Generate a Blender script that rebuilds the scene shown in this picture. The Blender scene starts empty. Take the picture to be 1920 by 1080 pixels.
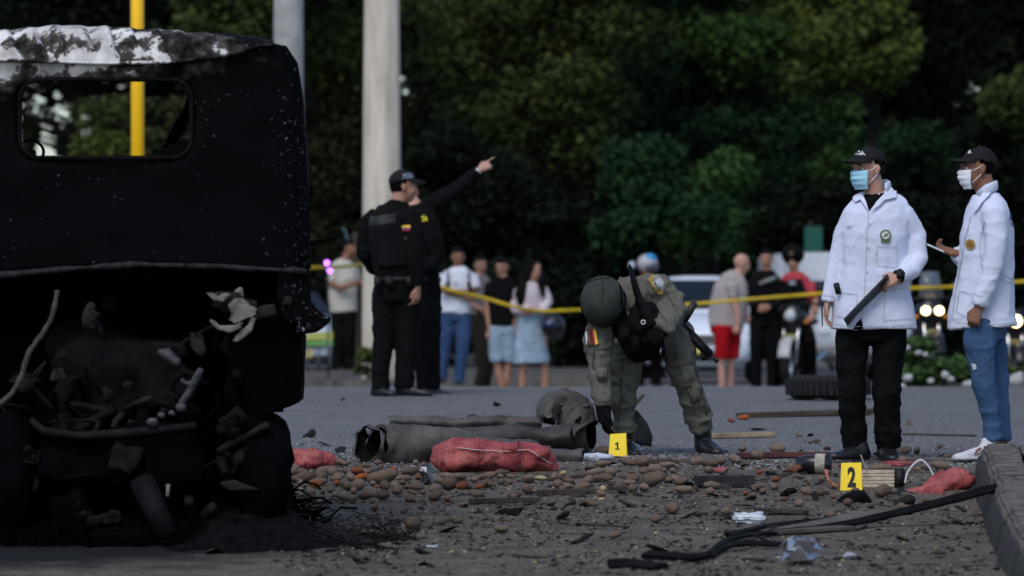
import bpy, bmesh, math, random
import numpy as np
from mathutils import Vector, Matrix, noise
from mathutils.bvhtree import BVHTree

# ------------------------------------------------------------------ camera, sky, sun, exposure
F, CX, HY, CZ = 9600.0, 960.0, 590.0, 0.85          # lens in photo pixels, principal column, horizon row, eye height
sc = bpy.context.scene
C = sc.collection
cam = bpy.data.objects.new('camera', bpy.data.cameras.new('camera')); C.objects.link(cam)
cam.location = (0, 0, CZ); cam.rotation_euler = (math.radians(90), 0, 0)
cam.data.sensor_width = 36; cam.data.lens = 180; cam.data.shift_y = 50 / 1920
cam.data.clip_start = 0.5; cam.data.clip_end = 900
cam.data.dof.use_dof = True; cam.data.dof.focus_distance = 28.3; cam.data.dof.aperture_fstop = 3.4
cam.data.dof.aperture_blades = 8
sc.camera = cam
w = bpy.data.worlds.new('World'); sc.world = w; w.use_nodes = True
nt = w.node_tree
sky = nt.nodes.new('ShaderNodeTexSky'); sky.sky_type = 'NISHITA'; sky.sun_disc = False
SUN_EL, SUN_AZ = 52, 200                             # high, behind the camera and a little to the right, through thick cloud
sky.sun_elevation = math.radians(SUN_EL); sky.sun_rotation = math.radians(SUN_AZ)
sky.air_density = 1.0; sky.dust_density = 1.2; sky.ozone_density = 3.0
bg = nt.nodes['Background']; bg.inputs['Strength'].default_value = 0.11
nt.links.new(sky.outputs[0], bg.inputs['Color'])
sl = bpy.data.lights.new('sun', 'SUN'); so = bpy.data.objects.new('sun', sl); C.objects.link(so)
sl.energy = 1.1; sl.angle = math.radians(28); sl.color = (1.0, 0.96, 0.91)
az = math.radians(SUN_AZ); el = math.radians(SUN_EL)
sdir = Vector((math.sin(az) * math.cos(el), math.cos(az) * math.cos(el), math.sin(el)))
so.rotation_euler = sdir.to_track_quat('Z', 'Y').to_euler()
sc.view_settings.view_transform = 'Standard'; sc.view_settings.look = 'None'
sc.view_settings.gamma = 1; sc.view_settings.use_curve_mapping = False
sc.view_settings.exposure = 0.55
sc.cycles.use_denoising = True
sc.cycles.max_bounces = 6; sc.cycles.diffuse_bounces = 2; sc.cycles.glossy_bounces = 2; sc.cycles.transparent_max_bounces = 4
sc.cycles.sample_clamp_indirect = 4

random.seed(11); rng = np.random.default_rng(11)
PI = math.pi

# ------------------------------------------------------------------ places: photo pixel + distance -> point
def W(px, py, Y): return Vector(((px - CX) / F * Y, Y, CZ - (py - HY) / F * Y))
GP = [(0, 1.1), (15, 1.1), (21, 1.1), (24, 1.075), (27.4, .94), (30, .853), (31, .842), (36, .735), (40, .633), (43, .612), (46, .645),
      (52, .74), (58, .828), (63, .905), (66, .95), (80, 1.0), (400, 1.0)]
_ys = np.arange(0, 400, .1); _zs = np.interp(_ys, [a for a, b in GP], [b for a, b in GP])
_k = np.ones(15) / 15; _zs = np.convolve(np.pad(_zs, 7, mode='edge'), _k, 'valid')
def gz(Y): return CZ - float(np.interp(Y, _ys, _zs))
_Yt = np.arange(16, 43.5, .02); _pt = HY + np.array([(CZ - gz(y)) * F / y for y in _Yt])
def GY(py): return float(np.interp(-py, -_pt, _Yt))       # distance at which the road surface shows at row py
def G(px, py, up=0.0):
    Y = GY(py); p = W(px, py, Y); p.z = gz(Y) + up; return p
def R(px, Y): return px / F * Y                            # a length of px photo pixels at distance Y

# ------------------------------------------------------------------ noise on arrays
def vnoise(P, seed=0):
    P = np.asarray(P, dtype=np.float64); i = np.floor(P).astype(np.int64); f = P - i; f = f * f * (3 - 2 * f)
    def h(a, b, c):
        n = (a * 374761393 + b * 668265263 + c * 2147483647 + seed * 974711) & 0xffffffff
        n = ((n ^ (n >> 13)) * 1274126177) & 0xffffffff
        return ((n ^ (n >> 16)) & 0xffff) / 65535.0
    o = 0
    for dx in (0, 1):
        for dy in (0, 1):
            for dz in (0, 1):
                wt = (f[:, 0] if dx else 1 - f[:, 0]) * (f[:, 1] if dy else 1 - f[:, 1]) * (f[:, 2] if dz else 1 - f[:, 2])
                o = o + wt * h(i[:, 0] + dx, i[:, 1] + dy, i[:, 2] + dz)
    return o
def fbm(P, seed=0, oct=3):
    P = np.asarray(P); a = 1; t = 0; s = 0
    for k in range(oct): t = t + a * vnoise(P * 2 ** k, seed + k); s += a; a *= .5
    return t / s

# ------------------------------------------------------------------ materials
MATS = {}
def nodes(name):
    m = bpy.data.materials.new(name); m.use_nodes = True; t = m.node_tree
    return m, t, t.nodes['Principled BSDF']
def N(t, kind, **kw):
    n = t.nodes.new(kind)
    for k, v in kw.items():
        if k.startswith('i_'): n.inputs[k[2:].replace('_', ' ')].default_value = v
        else: setattr(n, k, v)
    return n
def ramp(t, src, stops):
    r = t.nodes.new('ShaderNodeValToRGB'); e = r.color_ramp.elements
    while len(e) < len(stops): e.new(.5)
    for q, (p, c) in zip(e, stops):
        q.position = p; q.color = (*c, 1) if len(c) == 3 else c
    t.links.new(src, r.inputs[0]); return r
def mix(t, fac, a, b):
    m = t.nodes.new('ShaderNodeMix'); m.data_type = 'RGBA'
    for s, v in ((0, fac), (6, a), (7, b)):
        if hasattr(v, 'links') or hasattr(v, 'is_linked'): t.links.new(v, m.inputs[s])
        else: m.inputs[s].default_value = v if s == 0 else (*v, 1)
    return m.outputs[2]
def mat(name, col, rough=.8, var=.25, scale=14, bump=.0, bscale=80, metal=0, spec=.3, emit=None, detail=4):
    """plain surface: base colour broken up by noise, optional fine bump"""
    if name in MATS: return MATS[name]
    m, t, b = nodes(name)
    tc = N(t, 'ShaderNodeTexCoord'); n = N(t, 'ShaderNodeTexNoise', i_Scale=scale, i_Detail=detail, i_Roughness=.65)
    t.links.new(tc.outputs['Object'], n.inputs['Vector'])
    lo = [c * (1 - var) for c in col]; hi = [min(1, c * (1 + var)) for c in col]
    r = ramp(t, n.outputs['Fac'], [(.3, lo), (.7, hi)])
    t.links.new(r.outputs[0], b.inputs['Base Color'])
    b.inputs['Roughness'].default_value = rough; b.inputs['Metallic'].default_value = metal
    b.inputs['Specular IOR Level'].default_value = spec
    if bump:
        n2 = N(t, 'ShaderNodeTexNoise', i_Scale=bscale, i_Detail=3); t.links.new(tc.outputs['Object'], n2.inputs['Vector'])
        bp = N(t, 'ShaderNodeBump', i_Strength=bump, i_Distance=.01); t.links.new(n2.outputs['Fac'], bp.inputs['Height'])
        t.links.new(bp.outputs[0], b.inputs['Normal'])
    if emit:
        b.inputs['Emission Color'].default_value = (*emit[:3], 1); b.inputs['Emission Strength'].default_value = emit[3]
    MATS[name] = m; return m

# ------------------------------------------------------------------ objects
def tag(o, label, cat, group=None, kind=None):
    o['label'] = label; o['category'] = cat
    if group: o['group'] = group
    if kind: o['kind'] = kind
    return o
def thing(name, label, cat, loc, group=None, rotz=0):
    o = bpy.data.objects.new(name, None); C.objects.link(o); o.location = loc; o.rotation_euler = (0, 0, rotz)
    o.empty_display_size = .1
    return tag(o, label, cat, group)
def mesh(V, Fc, smooth=True):
    me = bpy.data.meshes.new('m'); me.from_pydata([tuple(v) for v in V], [], [tuple(f) for f in Fc]); me.validate()
    if smooth: me.polygons.foreach_set('use_smooth', [True] * len(me.polygons))
    return me
def put(name, me, m, parent=None, loc=None):
    me.name = name; o = bpy.data.objects.new(name, me); C.objects.link(o)
    if m is not None:
        if isinstance(m, (list, tuple)):
            for q in m: me.materials.append(q)
        else: me.materials.append(m)
    if parent is not None: o.parent = parent
    if loc is not None: o.location = loc
    return o
def struct(name, me, m):
    o = put(name, me, m); o['kind'] = 'structure'; return o
def dup(root, loc=None, label=None, group=None, rot=None, scale=None):
    r = root.copy(); C.objects.link(r)
    if loc is not None: r.location = loc
    if rot is not None: r.rotation_euler = rot
    if scale is not None: r.scale = scale
    if label: r['label'] = label
    if group: r['group'] = group
    for ch in list(root.children):
        c = ch.copy(); C.objects.link(c); c.parent = r
        for g in list(ch.children):
            d = g.copy(); C.objects.link(d); d.parent = c
    return r

# ------------------------------------------------------------------ shapes: a shape is (verts, faces)
def join(*shapes):
    V, Fc = [], []
    for v, f in shapes:
        o = len(V); V += list(v); Fc += [tuple(i + o for i in q) for q in f]
    return V, Fc
def tube(pts, rad, side=None, n=14, cap=True, power=2.0, twist=None):
    """closed tube through pts; rad = r or (a, b): a along the side hint, b across it"""
    pts = [Vector(p) for p in pts]; V, Fc = [], []
    k = len(pts); hint = Vector(side) if side is not None else None
    prev = None
    for i in range(k):
        t = (pts[min(i + 1, k - 1)] - pts[max(i - 1, 0)])
        if t.length < 1e-9: t = Vector((0, 0, 1))
        t.normalize()
        if hint is not None: s = hint - t * hint.dot(t)
        elif prev is not None: s = prev - t * prev.dot(t)
        else: s = (Vector((1, 0, 0)) if abs(t.x) < .8 else Vector((0, 1, 0))); s = s - t * s.dot(t)
        s.normalize(); prev = s; u = t.cross(s)
        r = rad[min(i, len(rad) - 1)] if isinstance(rad, list) else rad
        a, b = r if isinstance(r, (list, tuple)) else (r, r)
        for j in range(n):
            q = 2 * PI * j / n; c, d = math.cos(q), math.sin(q)
            if power != 2.0:
                c = math.copysign(abs(c) ** (2 / power), c); d = math.copysign(abs(d) ** (2 / power), d)
            V.append(pts[i] + s * (a * c) + u * (b * d))
    for i in range(k - 1):
        for j in range(n):
            a = i * n + j; b = i * n + (j + 1) % n
            Fc.append((a, b, b + n, a + n))
    if cap:
        Fc.append(tuple(range(n - 1, -1, -1))); Fc.append(tuple((k - 1) * n + j for j in range(n)))
    return V, Fc
def ball(c, r, fr=None, n=14, m=9):
    """ellipsoid; r = (side, forward, up) radii in the frame fr = (s, f, u)"""
    if not isinstance(r, (list, tuple)): r = (r, r, r)
    s, f, u = fr if fr else (Vector((1, 0, 0)), Vector((0, 1, 0)), Vector((0, 0, 1)))
    c = Vector(c); V = [c + u * r[2]]; Fc = []
    for i in range(1, m):
        t = PI * i / m
        for j in range(n):
            q = 2 * PI * j / n
            V.append(c + s * (r[0] * math.sin(t) * math.cos(q)) + f * (r[1] * math.sin(t) * math.sin(q)) + u * (r[2] * math.cos(t)))
    V.append(c - u * r[2]); L = len(V) - 1
    for j in range(n): Fc.append((0, 1 + j, 1 + (j + 1) % n)); Fc.append((L, 1 + (m - 2) * n + (j + 1) % n, 1 + (m - 2) * n + j))
    for i in range(m - 2):
        for j in range(n):
            a = 1 + i * n + j; b = 1 + i * n + (j + 1) % n
            Fc.append((a, a + n, b + n, b))
    return V, Fc
def box(c, h, fr=None):
    s, f, u = fr if fr else (Vector((1, 0, 0)), Vector((0, 1, 0)), Vector((0, 0, 1)))
    c = Vector(c)
    V = [c + s * (h[0] * a) + f * (h[1] * b) + u * (h[2] * d) for a in (-1, 1) for b in (-1, 1) for d in (-1, 1)]
    return V, [(0, 1, 3, 2), (4, 6, 7, 5), (0, 4, 5, 1), (2, 3, 7, 6), (0, 2, 6, 4), (1, 5, 7, 3)]
def torus(c, R_, r, axis=(0, 1, 0), n=36, m=12, sq=1.0):
    ax = Vector(axis).normalized(); s = ax.orthogonal().normalized(); u = ax.cross(s); V, Fc = [], []; c = Vector(c)
    for i in range(n):
        q = 2 * PI * i / n; d = s * math.cos(q) + u * math.sin(q)
        for j in range(m):
            p = 2 * PI * j / m; V.append(c + d * (R_ + r * math.cos(p)) + ax * (r * sq * math.sin(p)))
    for i in range(n):
        for j in range(m):
            Fc.append((i * m + j, ((i + 1) % n) * m + j, ((i + 1) % n) * m + (j + 1) % m, i * m + (j + 1) % m))
    return V, Fc
def prism(poly, ext):
    """polygon (list of Vectors) pushed along ext"""
    ext = Vector(ext); n = len(poly); V = [Vector(p) for p in poly] + [Vector(p) + ext for p in poly]
    Fc = [tuple(range(n)), tuple(range(2 * n - 1, n - 1, -1))] + [(i, i + n, (i + 1) % n + n, (i + 1) % n) for i in range(n)]
    return V, Fc
def bevelled(shape, w=.004, seg=2, cuts=0):
    bm = bmesh.new(); vs = [bm.verts.new(v) for v in shape[0]]
    for f in shape[1]:
        try: bm.faces.new([vs[i] for i in f])
        except ValueError: pass
    bmesh.ops.recalc_face_normals(bm, faces=bm.faces[:])
    if w: bmesh.ops.bevel(bm, geom=bm.edges[:], offset=w, segments=seg, affect='EDGES', clamp_overlap=True)
    if cuts:
        bmesh.ops.triangulate(bm, faces=bm.faces[:])
        bmesh.ops.subdivide_edges(bm, edges=bm.edges[:], cuts=cuts, use_grid_fill=True)
    me = bpy.data.meshes.new('m'); bm.to_mesh(me); bm.free()
    return me
def smooth_me(me, on=True):
    me.polygons.foreach_set('use_smooth', [on] * len(me.polygons)); return me
def coords(me):
    a = np.empty(len(me.vertices) * 3, dtype=np.float32); me.vertices.foreach_get('co', a); return a.reshape(-1, 3).astype(np.float64)
def normals(me):
    a = np.empty(len(me.vertices) * 3, dtype=np.float32); me.vertices.foreach_get('normal', a); return a.reshape(-1, 3).astype(np.float64)
def setco(me, a): me.vertices.foreach_set('co', np.asarray(a, dtype=np.float32).ravel()); me.update()
def crumple(me, amp, freq, seed=0, stretch=(1, 1, 1)):
    a = coords(me); nn = normals(me); d = fbm(a * freq * np.array(stretch) + 50, seed) - .5
    setco(me, a + nn * (d * 2 * amp)[:, None]); return me
def fuse(shape, voxel=.01, smooth=4, keep=1.0):
    """one continuous skin round overlapping shapes"""
    me = mesh(*shape); bm = bmesh.new(); bm.from_mesh(me); bmesh.ops.recalc_face_normals(bm, faces=bm.faces[:]); bm.to_mesh(me); bm.free(); o = bpy.data.objects.new('tmp', me); C.objects.link(o)
    r = o.modifiers.new('r', 'REMESH'); r.mode = 'VOXEL'; r.voxel_size = voxel; r.use_smooth_shade = True
    if smooth: s = o.modifiers.new('s', 'SMOOTH'); s.iterations = smooth; s.factor = .5
    if keep < 1: d = o.modifiers.new('d', 'DECIMATE'); d.ratio = keep
    dg = bpy.context.evaluated_depsgraph_get(); dg.update()
    out = bpy.data.meshes.new_from_object(o.evaluated_get(dg)); bpy.data.objects.remove(o); bpy.data.meshes.remove(me)
    smooth_me(out); return out
def wrinkle(me, amp=.006, f=(9, 9, 6), seed=1, ridge=True):
    """cloth folds: warped ridges in two sizes, sharper on the crest"""
    a = coords(me); nn = normals(me)
    q = a + .11 * np.stack([fbm(a * 5 + 9, seed + 5) - .5, fbm(a * 5 + 19, seed + 6) - .5, fbm(a * 5 + 29, seed + 7) - .5], 1)
    q2 = q @ np.array([[.8, 0, .6], [0, 1, 0], [-.6, 0, .8]])
    r1 = 1 - np.abs(2 * vnoise(q * np.array(f) + 31, seed) - 1); r2 = 1 - np.abs(2 * vnoise(q2 * np.array(f) * 1.9 + 77, seed + 3) - 1)
    msk = .35 + 1.1 * vnoise(a * 4.5 + 5, seed + 11)
    d = (r1 ** 3 - .28) * 1.0 + (r2 ** 3 - .28) * .55
    if not ridge: d = vnoise(q * np.array(f) + 31, seed) - .5
    setco(me, a + nn * (d * msk * amp * 1.25)[:, None]); return me
def crease(me, amp, freq, seed=0):
    """sharp dents as in sheet metal or paper"""
    a = coords(me); o = []
    for k in range(3):
        n = vnoise(a * freq + 13 * k + 50, seed + 3 * k); n2 = vnoise(a * freq * 2.3 + 31 * k + 50, seed + 7 + k)
        o.append((1 - np.abs(2 * n - 1)) - .5 + .45 * ((1 - np.abs(2 * n2 - 1)) - .5))
    setco(me, a + amp * np.stack(o, 1)); return me
def bvh(*mes):
    V, P = [], []
    for me in mes:
        o = len(V); V += [tuple(v.co) for v in me.vertices]; P += [tuple(i + o for i in p.vertices) for p in me.polygons]
    return BVHTree.FromPolygons(V, P)
def text_polys(s, bold=0.0, shear=0):
    cu = bpy.data.curves.new('t', 'FONT'); cu.body = s; cu.size = 1; cu.offset = bold; cu.shear = shear; cu.resolution_u = 2
    o = bpy.data.objects.new('t', cu); C.objects.link(o); dg = bpy.context.evaluated_depsgraph_get(); dg.update()
    me = bpy.data.meshes.new_from_object(o.evaluated_get(dg)); bpy.data.objects.remove(o)
    V = [tuple(v.co) for v in me.vertices]; Fc = [tuple(p.vertices) for p in me.polygons]; bpy.data.meshes.remove(me)
    xs = [v[0] for v in V]; ys = [v[1] for v in V]; x0, x1, y0, y1 = min(xs), max(xs), min(ys), max(ys)
    return [((v[0] - x0) / (x1 - x0), (v[1] - y0) / (y1 - y0)) for v in V], Fc
# ------------------------------------------------------------------ ground, road, verge, kerbs
def ground_mat():
    m, t, b = nodes('road_surface'); L = t.links.new
    tc = N(t, 'ShaderNodeTexCoord'); sep = N(t, 'ShaderNodeSeparateXYZ'); L(tc.outputs['Object'], sep.inputs[0])
    nb = N(t, 'ShaderNodeTexNoise', i_Scale=.9, i_Detail=6, i_Roughness=.65); L(tc.outputs['Object'], nb.inputs['Vector'])
    # loose soil lies over the near asphalt; its edge is ragged
    ad = N(t, 'ShaderNodeMath', operation='MULTIPLY_ADD'); L(nb.outputs['Fac'], ad.inputs[0]); ad.inputs[1].default_value = 4.2
    L(sep.outputs['Y'], ad.inputs[2])
    mr = N(t, 'ShaderNodeMapRange'); L(ad.outputs[0], mr.inputs['Value'])
    mr.inputs['From Min'].default_value = 32.0; mr.inputs['From Max'].default_value = 33.6
    n1 = N(t, 'ShaderNodeTexNoise', i_Scale=60, i_Detail=4, i_Roughness=.8); L(tc.outputs['Object'], n1.inputs['Vector'])
    n2 = N(t, 'ShaderNodeTexNoise', i_Scale=2.2, i_Detail=5, i_Roughness=.7); L(tc.outputs['Object'], n2.inputs['Vector'])
    asp = mix(t, n2.outputs['Fac'], (.086, .085, .087), (.192, .188, .191))
    sp = ramp(t, n1.outputs['Fac'], [(.33, (.45, .45, .45)), (.50, (1, 1, 1)), (.60, (1.05, 1.05, 1.05)), (.70, (2.6, 2.6, 2.5))])
    mu = N(t, 'ShaderNodeMix', data_type='RGBA', blend_type='MULTIPLY'); mu.inputs[0].default_value = 1
    L(asp, mu.inputs[6]); L(sp.outputs[0], mu.inputs[7])
    n3 = N(t, 'ShaderNodeTexNoise', i_Scale=3.4, i_Detail=7, i_Roughness=.75); L(tc.outputs['Object'], n3.inputs['Vector'])
    soil = ramp(t, n3.outputs['Fac'], [(.30, (.040, .032, .026)), (.44, (.098, .081, .064)), (.60, (.142, .119, .095)), (.75, (.190, .163, .133))])
    n4 = N(t, 'ShaderNodeTexNoise', i_Scale=38, i_Detail=3, i_Roughness=.75); L(tc.outputs['Object'], n4.inputs['Vector'])
    sp2 = ramp(t, n4.outputs['Fac'], [(.33, (.35, .33, .3)), (.47, (.95, .95, .95)), (.66, (1.1, 1.08, 1.02)), (.74, (2.0, 1.95, 1.8))])
    mu2 = N(t, 'ShaderNodeMix', data_type='RGBA', blend_type='MULTIPLY'); mu2.inputs[0].default_value = 1
    L(soil.outputs[0], mu2.inputs[6]); L(sp2.outputs[0], mu2.inputs[7])
    base = mix(t, mr.outputs[0], mu2.outputs[2], mu.outputs[2])
    # soot burnt into the ground round the truck: its own ragged stain
    vm = N(t, 'ShaderNodeVectorMath', operation='DISTANCE'); L(tc.outputs['Object'], vm.inputs[0]); vm.inputs[1].default_value = (-2.5, 23.7, -.2)
    a2 = N(t, 'ShaderNodeMath', operation='MULTIPLY_ADD'); L(n3.outputs['Fac'], a2.inputs[0]); a2.inputs[1].default_value = 1.6; L(vm.outputs['Value'], a2.inputs[2])
    mr2 = N(t, 'ShaderNodeMapRange'); L(a2.outputs[0], mr2.inputs['Value']); mr2.inputs['From Min'].default_value = 1.9; mr2.inputs['From Max'].default_value = 2.9
    base = mix(t, mr2.outputs[0], (.006, .006, .007), base)
    L(base, b.inputs['Base Color']); b.inputs['Roughness'].default_value = .92; b.inputs['Specular IOR Level'].default_value = .25
    bp = N(t, 'ShaderNodeBump', i_Strength=.7, i_Distance=.012); L(n1.outputs['Fac'], bp.inputs['Height']); L(bp.outputs[0], b.inputs['Normal'])
    return m
def grow(a, b, s0, k):
    o = [a]; s = s0
    while o[-1] < b: s *= k; o.append(o[-1] + s)
    return o
xs = np.arange(-5.2, 5.21, .055); xr = grow(5.2, 260, .06, 1.35)[1:]
xs = np.array([-v for v in xr[::-1]] + list(xs) + xr)
ysv = np.array(sorted([20 - v for v in grow(0, 30, .06, 1.5)[1:]]) + list(np.arange(20, 33, .05)) + list(np.arange(33, 47, .14)) + list(np.arange(47, 70, .8)) + grow(70, 420, 1, 1.3))
gx, gy = np.meshgrid(xs, ysv); bz = np.array([gz(y) for y in ysv])
P = np.stack([gx.ravel(), gy.ravel(), np.zeros(gx.size)], 1)
zz = np.repeat(bz, len(xs))
near = np.clip((34 - P[:, 1]) / 5, 0, 1)
zz = zz + near * ((fbm(P * 5, 3) - .5) * .022 + (fbm(P * 17, 7, 2) - .5) * .014) - near * .004
V = np.stack([P[:, 0], P[:, 1], zz], 1); nx = len(xs)
Fc = [(j * nx + i, j * nx + i + 1, (j + 1) * nx + i + 1, (j + 1) * nx + i) for j in range(len(ysv) - 1) for i in range(nx - 1)]
struct('road', mesh(V, Fc), ground_mat())

M_verge = mat('verge_gravel', (.085, .078, .068), .95, .5, 9, .6, 60)
M_conc = mat('weathered_concrete', (.12, .11, .098), .9, .4, 9, .5, 60)
# far verge: a gravel strip behind a kerb
def hf(x0, x1, y0, y1, zf, n=60, m=24, seed=1, amp=.05):
    X = np.linspace(x0, x1, n); Yv = y0 + (y1 - y0) * np.linspace(0, 1, m) ** 1.6
    a, b = np.meshgrid(X, Yv); Q = np.stack([a.ravel(), b.ravel(), np.zeros(a.size)], 1)
    z = np.array([zf(y) for y in Q[:, 1]]) + (fbm(Q * .9, seed) - .5) * amp
    return np.stack([Q[:, 0], Q[:, 1], z], 1), [(j * n + i, j * n + i + 1, (j + 1) * n + i + 1, (j + 1) * n + i) for j in range(m - 1) for i in range(n - 1)]
vz = lambda y: CZ - float(np.interp(y, [66.4, 70, 76, 90, 400], [.855, .835, .80, .78, .78]))
struct('verge', mesh(*hf(-60, 1.3, 66.62, 140, vz, seed=4)), M_verge)
kt = CZ - .84
for i in range(24):
    x1 = 1.3 - i * 1.2
    o = put('kerb_stone', bevelled(box((x1 - .6, 66.5, kt - .14), (.594, .11, .14 + random.uniform(-.004, .004))), .012), M_conc)
    o['kind'] = 'structure'
isl = struct('planted_island', mesh(*hf(4.75, 30, 53.5, 66, lambda y: CZ - np.interp(y, [53.5, 54, 66], [.80, .745, .84]), seed=9)), M_verge)

# near kerb of a traffic island, coming in from the right
def ktop(y): return gz(y) + float(np.interp(y, [15, 22, 27.8], [.15, .19, .225]))
def kx(y): return float(np.interp(y, [14, 22, 27.9], [1.62, 2.16, 2.56]))
kerb = thing('traffic_island_kerb', 'rough grey concrete kerb edge of the raised island at the lower right', 'kerb', (0, 0, 0))
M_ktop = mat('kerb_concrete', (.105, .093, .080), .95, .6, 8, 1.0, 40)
M_kside = mat('kerb_side_shade', (.030, .028, .026), .95, .5, 6, .8, 40)  # shade painted into the colour of the kerb's side and end
yb = 27.9; i = 0
while yb > 15:
    ya = yb - 2.3; V = []
    for y in (ya + .008, yb - .008):
        x = kx(y); z = ktop(y); g = gz(y) - .25
        V += [Vector((x - .045, y, g)), Vector((x + .19, y, g)), Vector((x + .19, y, z)), Vector((x + .02, y, z - .005)), Vector((x, y, z - .03))]
    s = (V, [(0, 1, 2, 3, 4), (9, 8, 7, 6, 5)] + [(k, k + 5, (k + 1) % 5 + 5, (k + 1) % 5) for k in range(5)])
    me = bevelled(s, .014, 2, 5); smooth_me(me); crumple(me, .016, 7, i); crumple(me, .010, 22, i + 40)
    ks = put('kerb_stone', me, M_ktop, kerb)
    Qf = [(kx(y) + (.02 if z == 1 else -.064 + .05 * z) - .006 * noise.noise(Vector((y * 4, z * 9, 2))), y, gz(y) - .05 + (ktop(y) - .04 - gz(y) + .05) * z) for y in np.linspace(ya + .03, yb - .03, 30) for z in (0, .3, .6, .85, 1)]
    put('shaded_face', mesh(Qf, [(k * 5 + c, k * 5 + c + 1, (k + 1) * 5 + c + 1, (k + 1) * 5 + c) for k in range(29) for c in range(4)]), M_kside, ks); yb = ya; i += 1  # dark sheet over the stone's left side, painted as its shade
Q = []; ii = []; ny = 60
for j in range(ny):
    y = 15 + (27.9 - 15) * j / (ny - 1)
    for i in range(24): Q.append((kx(y) + .2 + i * .14 + .0, y, ktop(y) - .012 + (noise.noise(Vector((i * .3, y * 2.2, 3))) * .02)))
me = mesh(Q, [(j * 24 + i, j * 24 + i + 1, (j + 1) * 24 + i + 1, (j + 1) * 24 + i) for j in range(ny - 1) for i in range(23)])
put('island_paving', me, M_ktop, kerb)
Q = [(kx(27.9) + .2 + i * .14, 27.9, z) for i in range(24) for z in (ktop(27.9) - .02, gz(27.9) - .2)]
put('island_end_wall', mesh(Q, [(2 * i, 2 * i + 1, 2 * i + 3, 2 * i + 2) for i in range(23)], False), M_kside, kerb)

# ------------------------------------------------------------------ trees
def leaf_mat(name, col, var=.45):
    m, t, b = nodes(name); L = t.links.new
    tc = N(t, 'ShaderNodeTexCoord'); n = N(t, 'ShaderNodeTexNoise', i_Scale=1.1, i_Detail=4, i_Roughness=.7); L(tc.outputs['Object'], n.inputs['Vector'])
    g = N(t, 'ShaderNodeNewGeometry')
    hs = N(t, 'ShaderNodeMath', operation='MULTIPLY_ADD'); L(g.outputs['Random Per Island'], hs.inputs[0]); hs.inputs[1].default_value = .22; 
    L(n.outputs['Fac'], hs.inputs[2])
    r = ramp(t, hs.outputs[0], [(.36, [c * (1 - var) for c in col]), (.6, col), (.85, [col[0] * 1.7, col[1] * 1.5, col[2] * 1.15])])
    L(r.outputs[0], b.inputs['Base Color']); b.inputs['Roughness'].default_value = .7; b.inputs['Specular IOR Level'].default_value = .05
    return m
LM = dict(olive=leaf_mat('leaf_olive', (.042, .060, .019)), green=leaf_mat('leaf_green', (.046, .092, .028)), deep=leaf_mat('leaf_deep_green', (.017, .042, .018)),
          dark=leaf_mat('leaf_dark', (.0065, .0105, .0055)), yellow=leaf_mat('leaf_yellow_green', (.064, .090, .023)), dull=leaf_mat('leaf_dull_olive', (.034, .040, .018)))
M_bark = mat('bark', (.010, .008, .007), .95, .5, 6, .8, 20)
def leaves(centres, sizes, n, s0, s1, seed=0, flat=.75, droop=0):
    """leaf-sized faces spread through clumps; numpy only"""
    g = np.random.default_rng(seed); cen = np.asarray(centres); siz = np.asarray(sizes)
    wgt = siz[:, 0] * siz[:, 1] * siz[:, 2]; wgt = wgt ** .8; k = g.choice(len(cen), n, p=wgt / wgt.sum())
    d = g.normal(size=(n, 3)); d /= np.linalg.norm(d, axis=1)[:, None]; r = g.random(n) ** .42
    p = cen[k] + d * r[:, None] * siz[k]
    if droop: p[:, 2] -= g.random(n) ** 2 * droop
    a = g.normal(size=(n, 3)); a[:, 2] *= .6; a /= np.linalg.norm(a, axis=1)[:, None]
    up = g.normal(size=(n, 3)) * .6 + np.array([0, -.25, 1]); b = np.cross(up, a); b /= np.linalg.norm(b, axis=1)[:, None] + 1e-9
    s = (s0 + (s1 - s0) * g.random(n))[:, None]
    V = np.empty((n, 4, 3)); V[:, 0] = p - a * s; V[:, 1] = p + b * s * .45; V[:, 2] = p + a * s; V[:, 3] = p - b * s * .45
    me = bpy.data.meshes.new('leaves'); me.vertices.add(4 * n); me.vertices.foreach_set('co', V.astype(np.float32).ravel())
    me.loops.add(4 * n); me.loops.foreach_set('vertex_index', np.arange(4 * n, dtype=np.int32))
    me.polygons.add(n); me.polygons.foreach_set('loop_start', np.arange(0, 4 * n, 4, dtype=np.int32)); me.update(calc_edges=True)
    return me
def blobs(c, rad, n, s, g, bias=.5):
    d = g.normal(size=(n, 3)); d /= np.linalg.norm(d, axis=1)[:, None]; r = g.random(n) ** bias
    cen = np.array(c) + d * r[:, None] * np.array(rad); siz = (s * (.6 + .8 * g.random(n)))[:, None] * np.array([1.15, 1.0, .62])
    return cen, siz
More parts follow.
